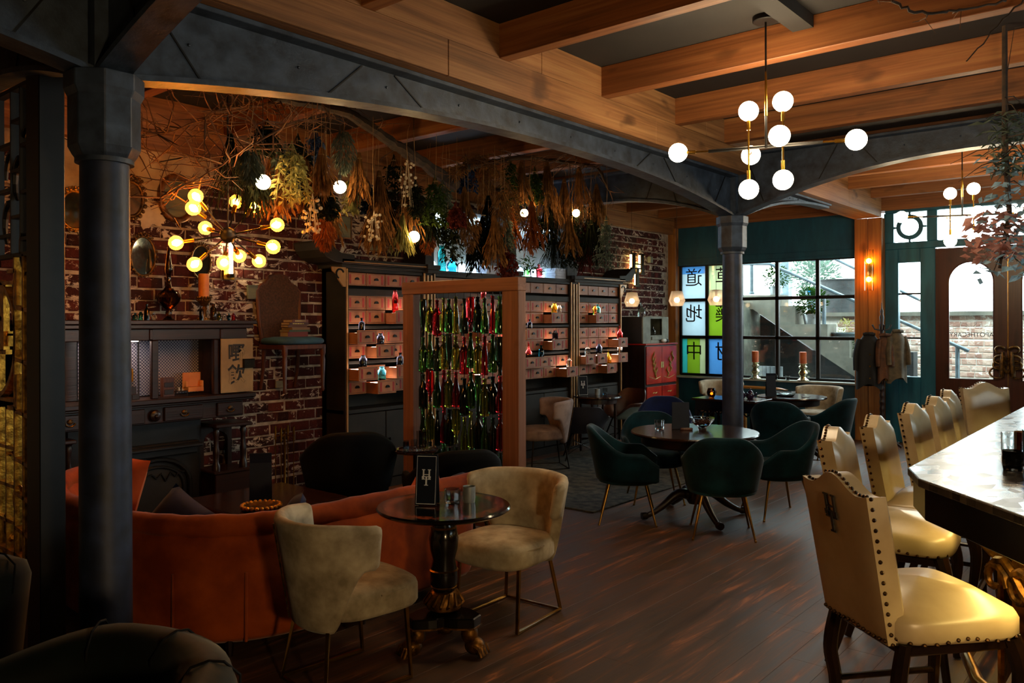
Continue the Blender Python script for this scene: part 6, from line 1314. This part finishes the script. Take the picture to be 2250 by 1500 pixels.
t = thing('glass_bowl', 'clear glass bowl of nuts on the large round table', 'bowl', (-3.38, 6.62, .75)); m = MB(); m.lathe([(.035, 0), (.04, .008), (.03, .014), (.07, .035), (.105, .085), (.108, .10), (.10, .10), (.095, .085), (.06, .04), (0, .028)], 24); m.build('bowl', 'glass_clear', t, smooth=True)
m = MB(); rr = random.Random(5)
for k in range(40): a = rr.uniform(0, 6.3); q = .065 * rr.random() ** .5; m.ball((q * math.cos(a), q * math.sin(a), .05 + .02 * rr.random()), .011, 6, 4)
m.build('nuts', 'walnut_chair', t, kind='stuff')
m = MB(); cushion(m, .11, .03, 0, .022, 4, 20, .0, r=.006); o = m.build('spectacle_case', 'brown_leather', smooth=True); o.location = (-3.44, 6.44, .75); o.rotation_euler = (0, 0, .6); tag(o, 'small brown leather case lying by the glass bowl', 'case')
t = thing('drinks_tray', 'round tray of glassware on the small table before the bottle screen', 'tray', (-4.72, 4.39, .697)); m = MB(); m.lathe([(0, 0), (.14, 0), (.15, .012), (.145, .012), (.138, .004), (0, .004)], 28); m.build('tray', 'table_top', t, smooth=True)
for i, (dx, dy, h) in enumerate(((-.07, -.03, .07), (-.03, -.07, .07), (-.02, .0, .08), (.035, .03, .16), (.07, .06, .16), (.05, -.01, .155), (.08, .02, .15))):
    tumbler('shot_glass' if h < .1 else 'glass_vial', ('short clear glass, %s from the left on the small tray' if h < .1 else 'tall corked glass vial, %s from the left on the small tray') % ORD[i if h < .1 else i - 3], (-4.72 + dx, 4.39 + dy, .701), .024 if h < .1 else .017, h, 'glass_clear', h < .1, 'glass', 'glassware on the small tray')
t = thing('gilt_tray', 'ornate gilt dish on the coffee table', 'dish', (-4.86, 3.10, .44)); m = MB(); m.lathe([(0, 0), (.09, .0), (.12, .02), (.115, .03), (.08, .012), (0, .012)], 20); m.build('dish', 'gilt_dark', t, smooth=True); m = MB()
for k in range(24): a = k * PI / 12; m.ball((.125 * math.cos(a), .125 * math.sin(a), .025), .016, 8, 6)
m.build('beaded_rim', 'gold_gilt', t, smooth=True)
t = thing('votive_holder', 'amber glass votive glowing on the carved square table', 'candle', (-4.68, 9.42, .75)); m = MB(); m.lathe([(.03, 0), (.035, .01), (.055, .04), (.062, .07), (.045, .12), (.042, .12), (.058, .07), (.05, .04), (.02, .012)], 18); m.build('cup', 'glass_brown', t, smooth=True); m = MB(); m.ball((0, 0, .05), .018, 10, 8); m.build('flame', 'candle_flame', t)
for i, (x, y) in enumerate(((-4.33, 9.52), (-4.24, 9.58))):
    t = thing('teapot', ['left of two small dark purple teapots on the carved table', 'right of two small dark purple teapots on the carved table'][i], 'teapot', (x, y, .75), 0, 'purple teapots'); M('purple_glaze', '#1a0f22', '#2e1c3a', 6, .15)
    m = MB(); m.lathe([(.03, 0), (.045, .015), (.05, .045), (.04, .075), (.03, .085), (.032, .09), (.012, .105), (.006, .112), (.010, .125), (0, .13)], 18); m.build('body', 'purple_glaze', t, smooth=True)
    m = MB(); m.tube([(.04, 0, .03), (.07, 0, .05), (.08, 0, .08)], [.012, .009, .006], 8); m.build('spout', 'purple_glaze', t, smooth=True); m = MB(); m.tube([(-.04, 0, .07), (-.075, 0, .065), (-.075, 0, .035), (-.045, 0, .025)], .006, 6); m.build('handle', 'purple_glaze', t, smooth=True)
m = MB(); m.lathe([(0, 0), (.10, 0), (.13, .03), (.135, .075), (.128, .075), (.12, .03), (0, .012)], 10); o = m.build('crystal_bowl', 'glass_clear'); o.location = (-4.03, 10.16, .75); tag(o, 'wide cut crystal bowl on the window table', 'bowl')
m = MB(); m.lathe([(0, 0), (.05, 0), (.055, .006), (0, .006)], 20); o = m.build('coaster', 'grey_box'); o.location = (-3.80, 10.26, .75); tag(o, 'flat round coaster on the window table', 'coaster')
tumbler('metal_cup', 'small silver cup on the far three legged table', (-6.03, 8.86, .75), .035, .08, 'zinc', False, 'cup'); tumbler('glass_tumbler', 'clear tumbler beside the silver cup on the far table', (-5.98, 8.96, .75), .032, .085)
# bar glassware
for i, (x, y, r, h, mat, lab) in enumerate(((-.60, 3.98, .040, .085, 'glass_smoke', 'smoky glass tumbler nearest on the bar counter'), (-.68, 4.40, .03, .11, 'glass_clear', 'slim clear glass on the bar behind the smoky tumbler'), (-.61, 4.30, .033, .13, 'glass_brown', 'brown bottle shaped glass on the bar counter'), (-.60, 4.60, .03, .15, 'glass_clear', 'tall clear glass at the back of the bar group'), (-.55, 4.12, .035, .16, 'glass_blue', 'tall bluish glass at the edge of the picture on the bar'))):
    tumbler('bar_glass', lab, (x, y, 1.07), r, h, mat, i % 2 == 0, 'glass', 'glassware on the bar')
# ------------------------------------------------------------------ window sill
M('mercury_glass', '#8d8766', '#d8d4b8', 9, .15, .8)
for x, lab in ((-5.29, 'orange pillar candle on a mercury glass stand at the left of the sill'), (-4.54, 'orange pillar candle on a mercury glass stand at the right of the sill')):
    t = thing('pillar_candle', lab, 'candle', (x, YF - .06, .815), 0, 'sill candles'); m = MB(); m.lathe([(.085, 0), (.09, .015), (.05, .04), (.04, .06), (.062, .09), (.07, .115), (.05, .15), (.036, .165), (.06, .19), (.065, .21), (.04, .235), (.065, .255), (.07, .26), (0, .26)], 24); m.build('stand', 'mercury_glass', t, smooth=True)
    m = MB(); m.lathe([(.052, .26), (.052, .43), (.04, .435), (.0, .425)], 20); m.build('wax', 'wax', t, smooth=True, ang=50); m = MB(); m.cyl((0, 0, .42), (0, 0, .455), .003, n=5); m.build('wick', 'ink', t)
for x, lab in ((-4.96, 'left of two tiny clear votive glasses on the sill'), (-4.77, 'right of two tiny clear votive glasses on the sill')): tumbler('votive_glass', lab, (x, YF - .07, .815), .033, .075, 'glass_clear', True, 'glass', 'sill votives')
# ------------------------------------------------------------------ coat rack
t = thing('coat_rack', 'turned dark wood coat stand by the teal side light', 'coat stand', (-3.25, 11.55, 0))
m = MB(); pr = [(.03, .06)]; z = .06
for k in range(12): pr += [(.034, z + .03), (.024, z + .06), (.032, z + .09)]; z += .09
pr += [(.03, 1.2), (.024, 1.3), (.03, 1.5), (.022, 1.55), (.032, 1.62), (.02, 1.68), (.03, 1.76), (.016, 1.80), (.022, 1.84), (.008, 1.88), (.004, 1.95), (0, 1.96)]; m.lathe(pr, 14); m.build('pole', 'mahogany', t, smooth=True)
for k in range(4):
    a = k * PI / 2 + .5; m = MB(); m.tube([(0, 0, .2), (.14 * math.cos(a), .14 * math.sin(a), .10), (.24 * math.cos(a), .24 * math.sin(a), .015)], [.022, .02, .018], 8); m.build('foot', 'mahogany', t, smooth=True)
    m = MB(); m.tube([(0, 0, 1.58), (.09 * math.cos(a), .09 * math.sin(a), 1.60), (.12 * math.cos(a), .12 * math.sin(a), 1.66)], [.012, .01, .012], 8); m.build('hook', 'mahogany', t, smooth=True)
def coat(label, loc, mat, w_, h, seed, rz):
    rr = random.Random(seed); t = thing('hanging_coat', label, 'coat', loc, rz); m = MB()
    def f(u, v, s=1):
        a = 2 * PI * u; ww = w_ * (.35 + .65 * smooth01(v / .18)) * (1 + .12 * v); x = ww / 2 * math.cos(a); y = ww * .30 * math.sin(a) * (1 + .25 * math.sin(5 * a + seed) * v); return (x, y, -h * v - .05 * (math.cos(a) ** 2) * smooth01(v / .2) + .02 * math.sin(3 * a) * v)
    m.grid(lambda u, v: f(u, v), 32, 14, closed_u=True); m.build('body', mat, t, smooth=True, fix=False)
    for s in (-1, 1): m = MB(); m.tube(spline([(s * w_ * .40, 0, -.10), (s * w_ * .55, -.03, -.30), (s * w_ * .56, -.05, -h * .72)], 5), [.05, .055, .055, .054, .052, .05, .05, .048, .046, .045, .043], 10, flat=.7); m.build('sleeve', mat, t, smooth=True)
    m = MB(); m.tube([(-.07, -.03, -.03), (0, -.06, -.02), (.07, -.03, -.03)], .022, 8); m.build('collar', mat, t, smooth=True)
    for k in range(3): m = MB(); m.ball((.01, -w_ * .30, -.30 - .16 * k), .012, 8, 6); m.build('button', 'brass', t)
    return t
coat('long dark coat hanging on the left of the coat stand', (-3.40, 11.50, 1.56), 'coat_dark', .30, .72, 1, .3)
coat('rust brown coat hanging in the middle of the coat stand', (-3.19, 11.44, 1.55), 'brown_coat', .15, .62, 2, .5)
coat('olive tan coat hanging on the right of the coat stand', (-3.07, 11.55, 1.60), 'coat_tan', .26, .66, 3, .9)
# ------------------------------------------------------------------ fire irons
t = thing('fire_irons', 'slim brass fire iron stand beside the fireplace', 'fire irons', (-6.42, 4.34, 0)); m = MB(); m.lathe([(.10, 0), (.10, .01), (.03, .03), (.012, .06), (.010, .70), (.018, .72), (0, .74)], 16)
for a in range(3): m.tube([(0, 0, .12), (.08 * math.cos(a * 2.1), .08 * math.sin(a * 2.1), .06), (.11 * math.cos(a * 2.1), .11 * math.sin(a * 2.1), .005)], .008, 6)
m.build('stand', 'brass', t, smooth=True)
m = MB(); m.tube([(-.07, -.05, .66), (0, 0, .68), (.07, .05, .66)], .006, 6); m.tube([(-.05, .07, .66), (0, 0, .68), (.05, -.07, .66)], .006, 6); m.build('hook_bar', 'brass', t)
for k, (dx, dy) in enumerate(((-.07, -.05), (.07, .05), (-.05, .07), (.05, -.07))): m = MB(); m.lathe([(.004, .12), (.004, .62), (.012, .64), (.006, .67), (.013, .70), (.008, .73), (.011, .75), (0, .76)], 10, (dx, dy, 0)); m.build('tool', 'brass', t, smooth=True)
# ------------------------------------------------------------------ wall chair with books
t = thing('wall_mounted_chair', 'antique cane backed chair fixed high on the brick wall', 'chair', (-6.52, 4.50, 1.06)); M('chair_seat_blue', '#1c3d52', '#2c5873', 6, .8)
m = MB(); cushion(m, .50, .44, .445, .505, 5, 32, .015, r=.02, mtx=Matrix.Rotation(-PI / 2, 4, 'Z')); m.build('seat', 'chair_seat_blue', t, smooth=True, ang=70)
m = MB(); m.box((-.20, -.235, .40), (.20, .235, .445)); m.build('apron', 'walnut_chair', t, bevel=.005)
for sx, sy in ((.18, -.21), (.18, .21)): m = MB(); m.lathe([(.010, .0), (.018, .02), (.014, .05), (.024, .30), (.018, .33), (.028, .36), (.026, .42)], 12, (sx, sy, 0)); m.build('leg', 'walnut_chair', t, smooth=True)
for sy in (-.19, .19): m = MB(); m.tube([(-.18, sy, .42), (-.20, sy, .2), (-.24, sy, .02)], [.022, .018, .014], 8); m.build('leg', 'walnut_chair', t, smooth=True)
bo = [(-.20, .46), (-.225, .70), (-.235, .95), (-.19, 1.0), (-.14, 1.02), (-.09, 1.09), (0, 1.11), (.09, 1.09), (.14, 1.02), (.19, 1.0), (.235, .95), (.225, .70), (.20, .46)]
m = MB(); m.tube([(-.20 - .06 * (z - .46), y, z) for y, z in bo], .018, 8); m.build('back_frame', 'walnut_chair', t, smooth=True); m = MB(); m.prism([(y * .96, z) for y, z in bo], 'yz', -.225, -.212); m.build('cane_panel', 'cane', t)
BK = [('#5a1510', .20, .15, .045, 'red'), ('#2a3a22', .22, .16, .018, 'green'), ('#6a4a1a', .20, .15, .022, 'ochre'), ('#4a2a14', .19, .14, .022, 'brown'), ('#3a1a12', .20, .14, .024, 'maroon'), ('#5a2a18', .18, .13, .026, 'russet')]; z = 1.06 + .517
for i, (c, l_, d_, h_, nm) in enumerate(BK):
    M('book_' + nm, c, c, 8, .55); t = thing('old_book', '%s book, %s from the bottom of the stack on the wall chair' % (nm, ORD[i]), 'book', (-6.50, 4.50 + .01 * (i % 3), z), math.radians(-6 + 5 * (i % 3)), 'books stacked on the wall chair')
    m = MB(); m.box((-d_ / 2 - .003, -l_ / 2 - .003, 0), (d_ / 2 + .003, l_ / 2 + .003, .003)); m.box((-d_ / 2 - .003, -l_ / 2 - .003, h_ - .003), (d_ / 2 + .003, l_ / 2 + .003, h_)); m.box((d_ / 2, -l_ / 2 - .003, 0), (d_ / 2 + .004, l_ / 2 + .003, h_)); m.build('cover', 'book_' + nm, t)
    m = MB(); m.box((-d_ / 2, -l_ / 2, .003), (d_ / 2, l_ / 2, h_ - .003)); m.build('pages', 'paper_old', t)
    if i >= 4:
        m = MB()
        for k in range(7): m.box((d_ / 2 + .004, -l_ / 2 + .03 + .018 * k, h_ * .3), (d_ / 2 + .0045, -l_ / 2 + .042 + .018 * k, h_ * .7))
        m.build('spine_gilding', 'gold_paint', t)
    z += h_ + .0005
# ------------------------------------------------------------------ pictures and mirrors on the brick
def oval_frame(name, label, y, z, ry, rz_, fr_, fmat, gmat, cat, ornate=0, seed=1):
    t = thing(name, label, cat, (XL + .03, y, z)); n = 40; m = MB(); P = lambda k, e: (0, (ry + e) * math.cos(2 * PI * k / n), (rz_ + e) * math.sin(2 * PI * k / n))
    m.tube([P(k, fr_ / 2) for k in range(n + 1)], fr_ * .55, 10, flat=.8); fo = m.build('frame', fmat, t, smooth=True)
    if ornate:
        rr = random.Random(seed); m = MB()
        for k in range(ornate): a = 2 * PI * k / ornate; m.ball((.01, (ry + fr_ * 1.2) * math.cos(a), (rz_ + fr_ * 1.2) * math.sin(a)), fr_ * rr.uniform(.35, .75), 8, 6, (.6, 1, 1))
        for k in range(9): a = PI / 2 + (k - 4) * .16; m.ball((.01, (ry + fr_ * 2.1) * math.cos(a), (rz_ + fr_ * 2.1) * math.sin(a)), fr_ * .5, 8, 6, (.6, 1, 1))
        m.build('scrollwork', fmat, fo, smooth=True, kind='stuff')
    m = MB(); m.prism([P(k, .01)[1:] for k in range(n)], 'yz', -.006, .0); m.build('picture' if gmat != 'mirror' else 'mirror_glass', gmat, t); return t
M('mirror', '#5a605c', '#8a8f88', 3, .06, .95); M('seascape', '#3a4a44', '#7d7a5a', 3, .6, 0, 0, (1, .6, 4)); M('portrait', '#1a1410', '#5a4632', 7, .6); M('old_frame', '#3a2208', '#7a4c18', 18, .4, .5, .4)
oval_frame('oval_picture', 'oval seascape picture in a brown frame high on the plastered brick', 3.50, 2.79, .125, .165, .05, 'old_frame', 'seascape', 'picture')
oval_frame('oval_mirror', 'oval mirror with a gilded rim above the left of the mantel', 3.20, 2.27, .095, .155, .018, 'gilt_dark', 'mirror', 'mirror', 26, 2)
oval_frame('oval_picture', 'dark oval picture half hidden by the iron column', 3.10, 2.74, .085, .13, .03, 'gilt_dark', 'portrait', 'picture', 20, 3)
oval_frame('round_mirror', 'round gilt mirror seen between the post and the column', 2.66, 2.60, .10, .14, .02, 'gold_gilt', 'mirror', 'mirror', 24, 4)
oval_frame('oval_mirror', 'oval mirror with dark scrolls behind the sputnik lamp', 3.72, 2.25, .085, .14, .015, 'gilt_dark', 'mirror', 'mirror', 22, 5)
for y, z, w_, h, lab, mt in ((5.30, 2.70, .20, .24, 'small green landscape picture above the first cabinet', 'seascape'), (5.72, 2.52, .22, .10, 'low pale picture above the first cabinet', 'seascape')):
    t = thing('framed_picture', lab, 'picture', (XL + .025, y, z)); m = MB(); rect = [(-w_ / 2, w_ / 2, -h / 2, -h / 2 + .012), (-w_ / 2, w_ / 2, h / 2 - .012, h / 2), (-w_ / 2, -w_ / 2 + .012, -h / 2, h / 2), (w_ / 2 - .012, w_ / 2, -h / 2, h / 2)]
    for a, b, c, d in rect: m.box((0, a, c), (.018, b, d))
    m.build('frame', 'old_frame', t); m = MB(); m.box((0, -w_ / 2 + .01, -h / 2 + .01), (.008, w_ / 2 - .01, h / 2 - .01)); m.build('picture', mt, t)
# ------------------------------------------------------------------ mantel shelf
MZ = 1.73
t = thing('decanter', 'tall dark amber onion shaped decanter with spire stopper on the mantel', 'decanter', (-6.60, 3.335, MZ)); m = MB(); m.lathe([(0, 0), (.05, 0), (.045, .012), (.02, .03), (.028, .06), (.02, .085), (.05, .11), (.085, .15), (.10, .19), (.085, .225), (.04, .26), (.022, .29), (.018, .36), (.022, .38)], 24); m.build('body', 'glass_brown', t, smooth=True)
m = MB(); m.lathe([(.016, .38), (.028, .40), (.030, .44), (.02, .52), (.008, .60), (0, .645)], 16); m.build('stopper', 'glass_brown', t, smooth=True)
t = thing('mantel_candle', 'thick amber candle on a beaded stand on the mantel', 'candle', (-6.60, 3.65, MZ)); m = MB(); m.lathe([(.06, 0), (.06, .012), (.025, .03), (.02, .08), (.03, .10), (.022, .12), (.05, .16), (.065, .19), (.06, .20), (0, .20)], 20); m.build('stand', 'gilt_dark', t, smooth=True)
m = MB()
for r_, z in ((.062, .20), (.055, .175), (.05, .015)):
    for k in range(18): a = k * PI / 9; m.ball((r_ * math.cos(a), r_ * math.sin(a), z), .009, 6, 5)
m.build('beading', 'gilt_dark', t, smooth=True); m = MB(); m.lathe([(.045, .20), (.045, .40), (.035, .405), (0, .395)], 20); m.build('wax', 'wax_amber', t, smooth=True, ang=50)
t = thing('taper_candle', 'slim amber candle partly behind the iron column', 'candle', (-6.62, 2.98, MZ)); m = MB(); m.lathe([(.04, 0), (.04, .01), (.012, .03), (.016, .20), (.03, .21), (0, .21)], 16); m.build('stand', 'brass', t, smooth=True); m = MB(); m.lathe([(.018, .21), (.018, .52), (0, .525)], 14); m.build('wax', 'wax_amber', t, smooth=True)
def vial(name, label, loc, r, h, mat, kind=0, group=None, liquid=None):
    pr = [[(0, 0), (r, 0), (r, h * .62), (r * .8, h * .72), (r * .38, h * .78), (r * .36, h * .92), (r * .5, h * .93), (r * .5, h)], [(0, 0), (r * .9, 0), (r, h * .06), (r, h * .75), (r * .55, h * .85), (r * .55, h), (r * .5, h)], [(0, 0), (r * .9, 0), (r, h * .2), (r * .95, h * .45), (r * .3, h * .65), (r * .25, h * .96), (r * .34, h)]][kind]
    m = MB(); m.lathe(pr, 14); o = m.build(name, mat, smooth=True, ang=50); o.location = loc; return tag(o, label, 'bottle', group)
for i, (y, r, h, mat, lab) in enumerate(((3.03, .022, .06, 'glass_blue', 'tiny blue bottle at the left end of the mantel'), (3.075, .018, .07, 'glass_turquoise', 'tiny turquoise bottle next to the blue one on the mantel'), (3.125, .022, .13, 'glass_navy', 'dark tall bottle left of the amber decanter'), (3.18, .020, .06, 'glass_clear', 'tiny clear bottle left of the amber decanter'),
        (3.60, .018, .12, 'glass_navy', 'slim dark bottle left of the mantel candle foot'), (3.71, .026, .14, 'glass_brown', 'brown apothecary bottle right of the mantel candle'), (3.765, .020, .075, 'glass_olive', 'short yellow green bottle on the mantel'), (3.815, .020, .065, 'glass_clear', 'short clear bottle right of the yellow green one'), (3.86, .016, .06, 'glass_blue', 'tiny pale blue bottle on the mantel'), (3.905, .018, .065, 'glass_red', 'tiny red bottle at the right end of the mantel'))):
    vial('mantel_bottle', lab, (-6.55, y, MZ), r, h, mat, i % 2, 'little bottles on the mantel')
# dolls' house pieces in the overmantel
def mini(name, label, y, parts, z=1.091, x=-6.62):
    t = thing(name, label, 'miniature', (x, y, z), 0, "dolls' house pieces in the overmantel")
    for nm, mat, boxes in parts:
        m = MB()
        for lo, hi in boxes: m.box(lo, hi)
        m.build(nm, mat, t, bevel=.002)
mini('miniature_fireplace', "tiny white fireplace in the left dolls' room", FY - .22, [('surround', 'ceramic', [((0, -.07, 0), (.03, -.045, .10)), ((0, .045, 0), (.03, .07, .10)), ((0, -.085, .10), (.04, .085, .12))]), ('opening', 'ink', [((-.005, -.045, 0), (.01, .045, .10))]), ('overmantel', 'walnut_chair', [((-.01, -.07, .13), (.005, .07, .22))])])
mini('miniature_picture', "tiny gilt framed portrait in the left dolls' room", FY - .06, [('frame', 'gold_gilt', [((0, -.04, .13), (.008, .04, .24))]), ('picture', 'portrait', [((.008, -.025, .15), (.01, .025, .22))])], x=-6.745)
mini('miniature_chair', "tiny dark armchair in the left dolls' room", FY - .09, [('seat', 'mahogany', [((0, -.03, .0), (.06, .03, .04))]), ('backrest', 'mahogany', [((-.01, -.03, .04), (.005, .03, .10))])], x=-6.60)
mini('miniature_dresser', "tiny brown dresser in the right dolls' room", FY + .20, [('body', 'walnut_chair', [((0, -.05, 0), (.05, .05, .16))]), ('drawer', 'mahogany', [((.05, -.04, .02), (.055, .04, .06)), ((.05, -.04, .08), (.055, .04, .12))])])
mini('miniature_settee', "tiny amber wing chair in the right dolls' room", FY + .43, [('seat', 'wax_amber', [((0, -.07, .03), (.07, .07, .07))]), ('backrest', 'wax_amber', [((-.015, -.08, .03), (.0, .08, .19)), ((0, -.08, .07), (.05, -.065, .12)), ((0, .065, .07), (.05, .08, .12))])])
mini('miniature_table', "tiny dark table with white china in the right dolls' room", FY + .30, [('table', 'mahogany', [((0, -.05, .035), (.05, .05, .045)), ((.005, -.045, 0), (.012, -.038, .035)), ((.04, .038, 0), (.047, .045, .035))]), ('china', 'ceramic', [((.02, -.03, .045), (.035, -.015, .075)), ((.02, .0, .045), (.035, .015, .06))])], x=-6.58)
# ------------------------------------------------------------------ bottles in the open drawers and on the ledges
DB = [(0, 2, 2, 'glass_red', 1, .034, .24, 'tall red bottle standing on an open drawer of the first cabinet', .13), (0, 3, 0, 'glass_navy', 0, .030, .15, 'dark bottle on the upper left open drawer of the first cabinet', .05), (0, 4, 1, 'glass_navy', 1, .038, .14, 'squat dark jar on the second open drawer of the first cabinet', .06), (0, 5, 0, 'glass_navy', 1, .038, .14, 'squat dark jar on the lower left open drawer of the first cabinet', .07), (0, 5, 2, 'glass_navy', 0, .036, .15, 'dark faceted bottle on the third open drawer of the first cabinet', .05), (0, 6, 1, 'glass_blue', 1, .042, .16, 'bright blue bottle lit from below on the first cabinet', .06),
      (1, 3, 2, 'glass_amber', 1, .03, .15, 'amber bottle behind the hanging bottles', .05), (1, 1, 2, 'glass_red', 1, .03, .15, 'red bottle behind the hanging bottles', .05), (1, 6, 2, 'glass_clear', 1, .03, .11, 'clear jar behind the hanging bottles', .05),
      (2, 2, 2, 'glass_yellow', 1, .04, .15, 'bright yellow bottle on the upper open drawer of the third cabinet', .05), (2, 3, 0, 'glass_navy', 0, .03, .14, 'dark bottle at the left of the third cabinet', .06), (2, 4, 2, 'glass_navy', 1, .04, .14, 'black jar on the middle open drawer of the third cabinet', .05), (2, 5, 0, 'glass_red', 2, .042, .20, 'red conical bottle on the third cabinet', .05), (2, 5, 1, 'glass_blue', 0, .036, .17, 'pale blue bottle on the third cabinet', .04), (2, 6, 3, 'glass_clear', 1, .036, .13, 'clear jar on the lowest open drawer of the third cabinet', .06),
      (3, 2, 1, 'glass_turquoise', 0, .036, .15, 'turquoise bottle on the upper open drawer of the last cabinet', .03), (3, 4, 3, 'glass_red', 2, .042, .20, 'red bottle on the right open drawer of the last cabinet', .06), (3, 5, 0, 'glass_clear', 1, .036, .13, 'pale round bottle on the left open drawer of the last cabinet', .05), (3, 5, 1, 'glass_navy', 1, .042, .16, 'black jar on the last cabinet', .05), (3, 5, 3, 'glass_clear', 1, .034, .14, 'frosted jar at the right of the last cabinet', .05), (3, 6, 2, 'glass_yellow', 2, .04, .22, 'yellow green conical bottle on the last cabinet', .05)]
for ui, r, c, mat, kd, rr_, h, lab, back in DB:
    xf, yc, z0, z1, dw, op = DRW[(ui, r, c)] if (ui, r, c) in DRW else (0,) * 6
    ys = (-.07 if (ui, r) == (0, 2) else -.01) if ui < 2 else .02
    vial('drawer_bottle', lab, (xf - .07, yc + ys, z0 + .016 if False else z1 - .031 + .0), rr_, h, mat, kd, 'bottles in the cabinet drawers')
vial('drawer_bottle', 'brown jar beside the turquoise bottle on the last cabinet', (DRW[(3, 2, 1)][0] - .07, DRW[(3, 2, 1)][1] - .05, DRW[(3, 2, 1)][3] - .031), .03, .13, 'glass_amber', 1, 'bottles in the cabinet drawers')
vial('drawer_bottle', 'clear flask beside the bright yellow bottle on the third cabinet', (DRW[(2, 2, 2)][0] - .05, DRW[(2, 2, 2)][1] + .10, DRW[(2, 2, 2)][3] - .031), .028, .13, 'glass_clear', 1, 'bottles in the cabinet drawers')
# niche contents
NZ = 2.28; rr = random.Random(21)
for i, (y, r, h, mat, kd, lab) in enumerate(((6.36, .05, .20, 'glass_clear', 2, 'clear flask at the left of the left lit niche'), (6.52, .05, .30, 'glass_turquoise', 1, 'tall turquoise jar in the left lit niche'), (6.68, .06, .22, 'glass_blue', 2, 'blue flask in the left lit niche'), (6.84, .05, .16, 'glass_clear', 0, 'short clear jar in the left lit niche'), (7.76, .05, .30, 'glass_turquoise', 1, 'tall turquoise jar in the right lit niche'), (7.90, .06, .20, 'glass_clear', 2, 'clear flask in the right lit niche'), (8.05, .04, .14, 'glass_green', 0, 'small green bottle in the right lit niche'), (8.18, .04, .16, 'glass_clear', 0, 'clear bottle in the right lit niche'), (8.30, .045, .18, 'glass_red', 0, 'reddish bottle in the right lit niche'))):
    vial('niche_flask', lab, (-6.56, y, NZ), r, h, mat, kd, 'glassware in the lit niches')
M('book_white', '#a9b0c4', '#c8cedd', 8, .6)
for i, (y, n_) in enumerate(((7.28, 3), (8.62, 4))):
    for k in range(n_):
        m = MB(); m.box((-.09, -.13, 0), (.09, .13, .034)); o = m.build('pale_book', 'book_white', bevel=.004); o.location = (-6.53, y, NZ + .0345 * k); o.rotation_euler = (0, 0, .05 * (k % 2)); tag(o, 'white book, %s from the bottom of the stack in the %s lit niche' % (ORD[k], ('left', 'right')[i]), 'book', 'white books in the lit niches')
t = thing('white_canister', 'white canister with dark flower print in the left lit niche', 'canister', (-6.60, 7.22, NZ + .107)); m = MB(); m.lathe([(0, 0), (.10, 0), (.11, .30), (.105, .30), (0, .30)], 24); m.build('drum', 'ceramic', t, smooth=True, ang=40); m = MB()
for k in range(8): a = k * PI / 4; m.tube([(.105, 0, .15), (.107, .05 * math.cos(a), .15 + .05 * math.sin(a))], .004, 4)
m.build('flower_print', 'ink', t)
t = thing('niche_plant', 'dark leafy sprig in the right lit niche', 'plant', (-6.50, 8.02, NZ)); rr = random.Random(8); m = MB()
for k in range(90): a = rr.uniform(0, 6.3); q = rr.random(); m.leaf((.10 * q * math.cos(a), .22 * q * math.sin(a), .03 + .25 * rr.random() * (1 - q * .5)), (math.cos(a), math.sin(a), rr.uniform(-.3, 1)), (0, 0, 1), .07, .02)
m.build('foliage', 'herb_green', t, kind='stuff', fix=False)
# flask in the curio box and a carafe on it
vial('curio_flask', 'small green bottle inside the grey curio box', (-6.38, 10.70, 1.52), .022, .11, 'glass_green', 0); vial('curio_flask', 'round clear flask inside the grey curio box', (-6.38, 10.88, 1.52), .045, .13, 'glass_clear', 2)
vial('glass_carafe', 'clear carafe standing on the grey curio box', (-6.42, 10.62, 1.785), .06, .22, 'glass_clear', 2)
t = thing('painted_shell', 'small black and white ornament on the red cabinet front edge', 'ornament', (-6.26, 11.0, 1.386)); m = MB(); m.ball((0, 0, .035), .035, 12, 8, (1, 2.0, 1)); m.build('body', 'ceramic', t, smooth=True); m = MB(); m.ball((.005, .09, .03), .03, 10, 8, (1, 1.6, 1)); m.build('spots', 'ink', t, smooth=True)
# patio chair outside, low behind the middle pane
t = thing('patio_chair', 'blue and white striped patio chair outside low in the window', 'chair', (-5.55, 13.35, 0)); m = MB()
for k in range(6): m.box((-.2 + .07 * k, -.02, .45), (-.2 + .07 * k + .06, .02, .95))
m.build('backrest', 'zinc', t); m = MB(); m.box((-.22, -.4, .42), (.22, .0, .46)); m.build('seat', 'navy_velvet', t)
for sx in (-.2, .2):
    for sy in (-.38, 0): m = MB(); m.cyl((sx, sy, 0), (sx, sy, .45), .015, n=8); m.build('leg', 'rail_paint', t)
m = MB(); m.box((-.05, -.0, 0), (.05, .02, .07)); o = m.build('socket_plate', 'grey_box', bevel=.003); o.location = (XL + .035, 4.52, 1.08); o.rotation_euler = (0, 0, -PI / 2); tag(o, 'small grey green wall box under the mounted chair', 'box')
m = MB(); m.box((0, -.05, 0), (.03, .05, .13)); o = m.build('glass_tile_card', 'seascape', bevel=.002); o.location = (XL + .03, 4.22, 1.93); tag(o, 'tiny tiled picture card on the brick left of the mounted chair', 'picture')
